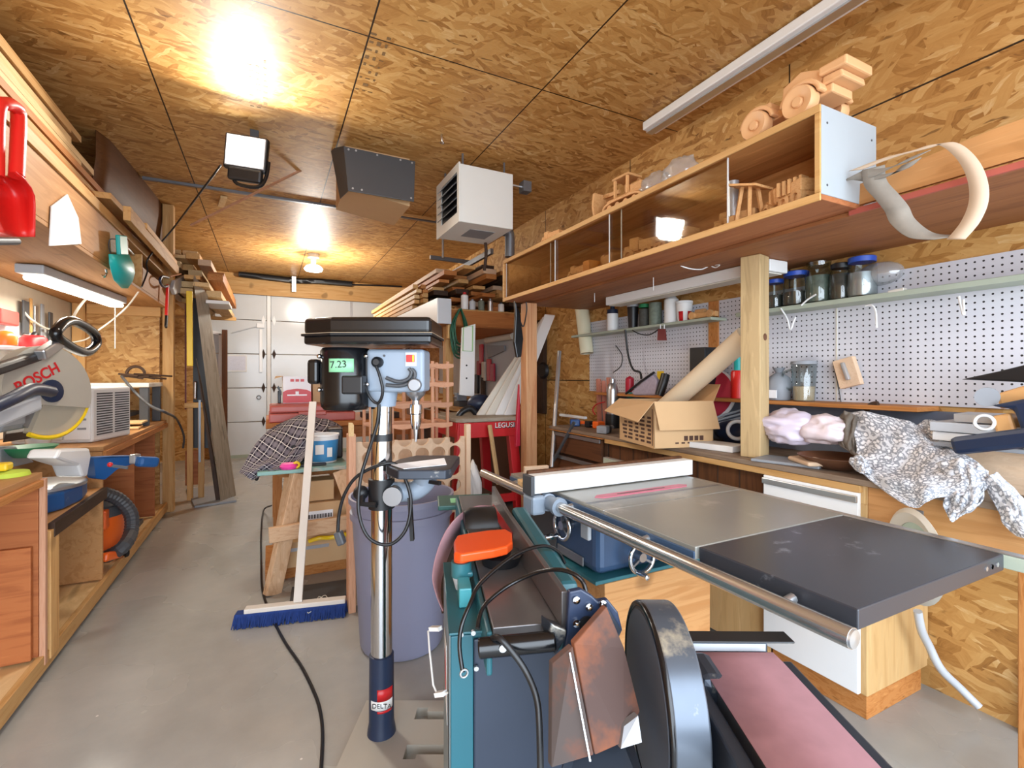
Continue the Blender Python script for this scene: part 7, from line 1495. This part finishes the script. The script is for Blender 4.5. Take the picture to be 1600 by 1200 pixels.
# belt loop
pts = [(-.0, bz2), (-.62, bz2)]
prof = [(0.0 - .0, bz2)] 
loop = [(y, bz2) for y in [-.02-.06*i for i in range(10)]]+[(-.60-.03*math.sin(R(a)), bz2-.03+.03*math.cos(R(a))) for a in range(0, 181, 20)]+[(y, bz2-.06) for y in [-.56+.06*i for i in range(10)]]+[(-.0+.03*math.sin(R(a)), bz2-.03-.03*math.cos(R(a))) for a in range(0, 180, 20)]
b = MB(FS); rows = [[V((0, y, z)) for y, z in loop], [V((.152, y, z)) for y, z in loop]]
b.grid(rows, wrap=True).build('sanding_belt', M['belt_red'], sd2, solid=.002, sm=50)
sx('platen', (.01, -.58, bz2-.05), (.142, -.02, bz2-.004), 'dullsteel'); sx('belt_frame', (-.03, -.62, bz2-.075), (-.006, .03, bz2-.012), 'castdark'); sx('belt_frame', (.158, -.62, bz2-.075), (.18, .0, bz2-.010), 'castdark')
sx('end_stop', (.0, .034, bz2-.06), (.155, .046, bz2+.004), 'castdark'); sx('stop_ledge', (-.06, .03, bz2+.0045), (.205, .07, bz2+.0085), 'black')
sx('sawdust_line', (.005, .0335, bz2-.012), (.15, .0338, bz2+.002), 'lightgrey', bev=0)
sx('motor_body', (-.06, -.20, bz2-.30), (.16, .0, bz2-.08), 'castdark', bev=.03); sx('sander_base', (-.16, -.36, bz2-.42), (.19, .08, bz2-.385), 'castdark'); sx('stand_leg', (-.15, .0, .0), (-.11, .05, bz2-.421), 'black'); sx('stand_leg', (.14, .0, 0), (.18, .05, bz2-.421), 'black'); sx('stand_leg', (-.15, -.34, 0), (-.11, -.29, bz2-.421), 'black'); sx('stand_leg', (.14, -.34, 0), (.18, -.29, bz2-.421), 'black')
sx('motor_pedestal', (-.05, -.19, bz2-.386), (.15, -.01, bz2-.29), 'castdark')
# disc and shroud, axis along -x
dc_ = (-.10, -.035, .675)
shr = mat('shroud_black', '#59616c', .3, .5, var=.2, dirt='#b9b3a0', dirt_at=.6, dsc=6)
MB(FS).lathe([(.145, .0), (.158, .003), (.158, .058), (.06, .066), (0, .066)], dc_, (1, 0, 0), 56).build('disc_shroud', shr, sd2, sm=35, bev=.003)
MB(FS).lathe([(0, -.003), (.142, -.003), (.142, .012), (0, .012)], dc_, (1, 0, 0), 56).build('sanding_disc', mat('disc_face', '#626874', .5, .3, var=.1), sd2, sm=35)
MB(FS).torus(V(dc_)+V((.002, 0, 0)), (1, 0, 0), .152, .006, 56, 8).build('shroud_rim', M['black_gloss'], sd2, sm=60)
MB(FS).bar(V(dc_)+V((.085, 0, .0)), V(dc_)+V((.13, 0, .0)), .09, .12).build('gear_case', M['castdark'], sd2, bev=.015); MB(FS).prism([(-.20, -.01, dc_[2]+.07), (-.14, -.01, dc_[2]-.02), (-.14, -.20, dc_[2]-.03), (-.28, -.22, dc_[2]-.03)], (0, 0, -.014)).build('disc_table', M['castdark'], sd2, bev=.003)
for (y, z) in ((-.02, .03), (-.08, -.03), (-.14, -.08)): MB(FS).ball((-.032, y, bz2-.05+z), .010).build('adjust_knob', M['alu'], sd2, sm=60)
MB(FS).prism([(-.17, .10, dc_[2]-.02), (-.15, .13, dc_[2]+.05), (-.145, .10, dc_[2]-.10), (-.15, -.04, dc_[2]-.20), (-.17, -.04, dc_[2]-.20)], (-.012, 0, 0)).build('table_bracket', M['castdark'], sd2, bev=.003)
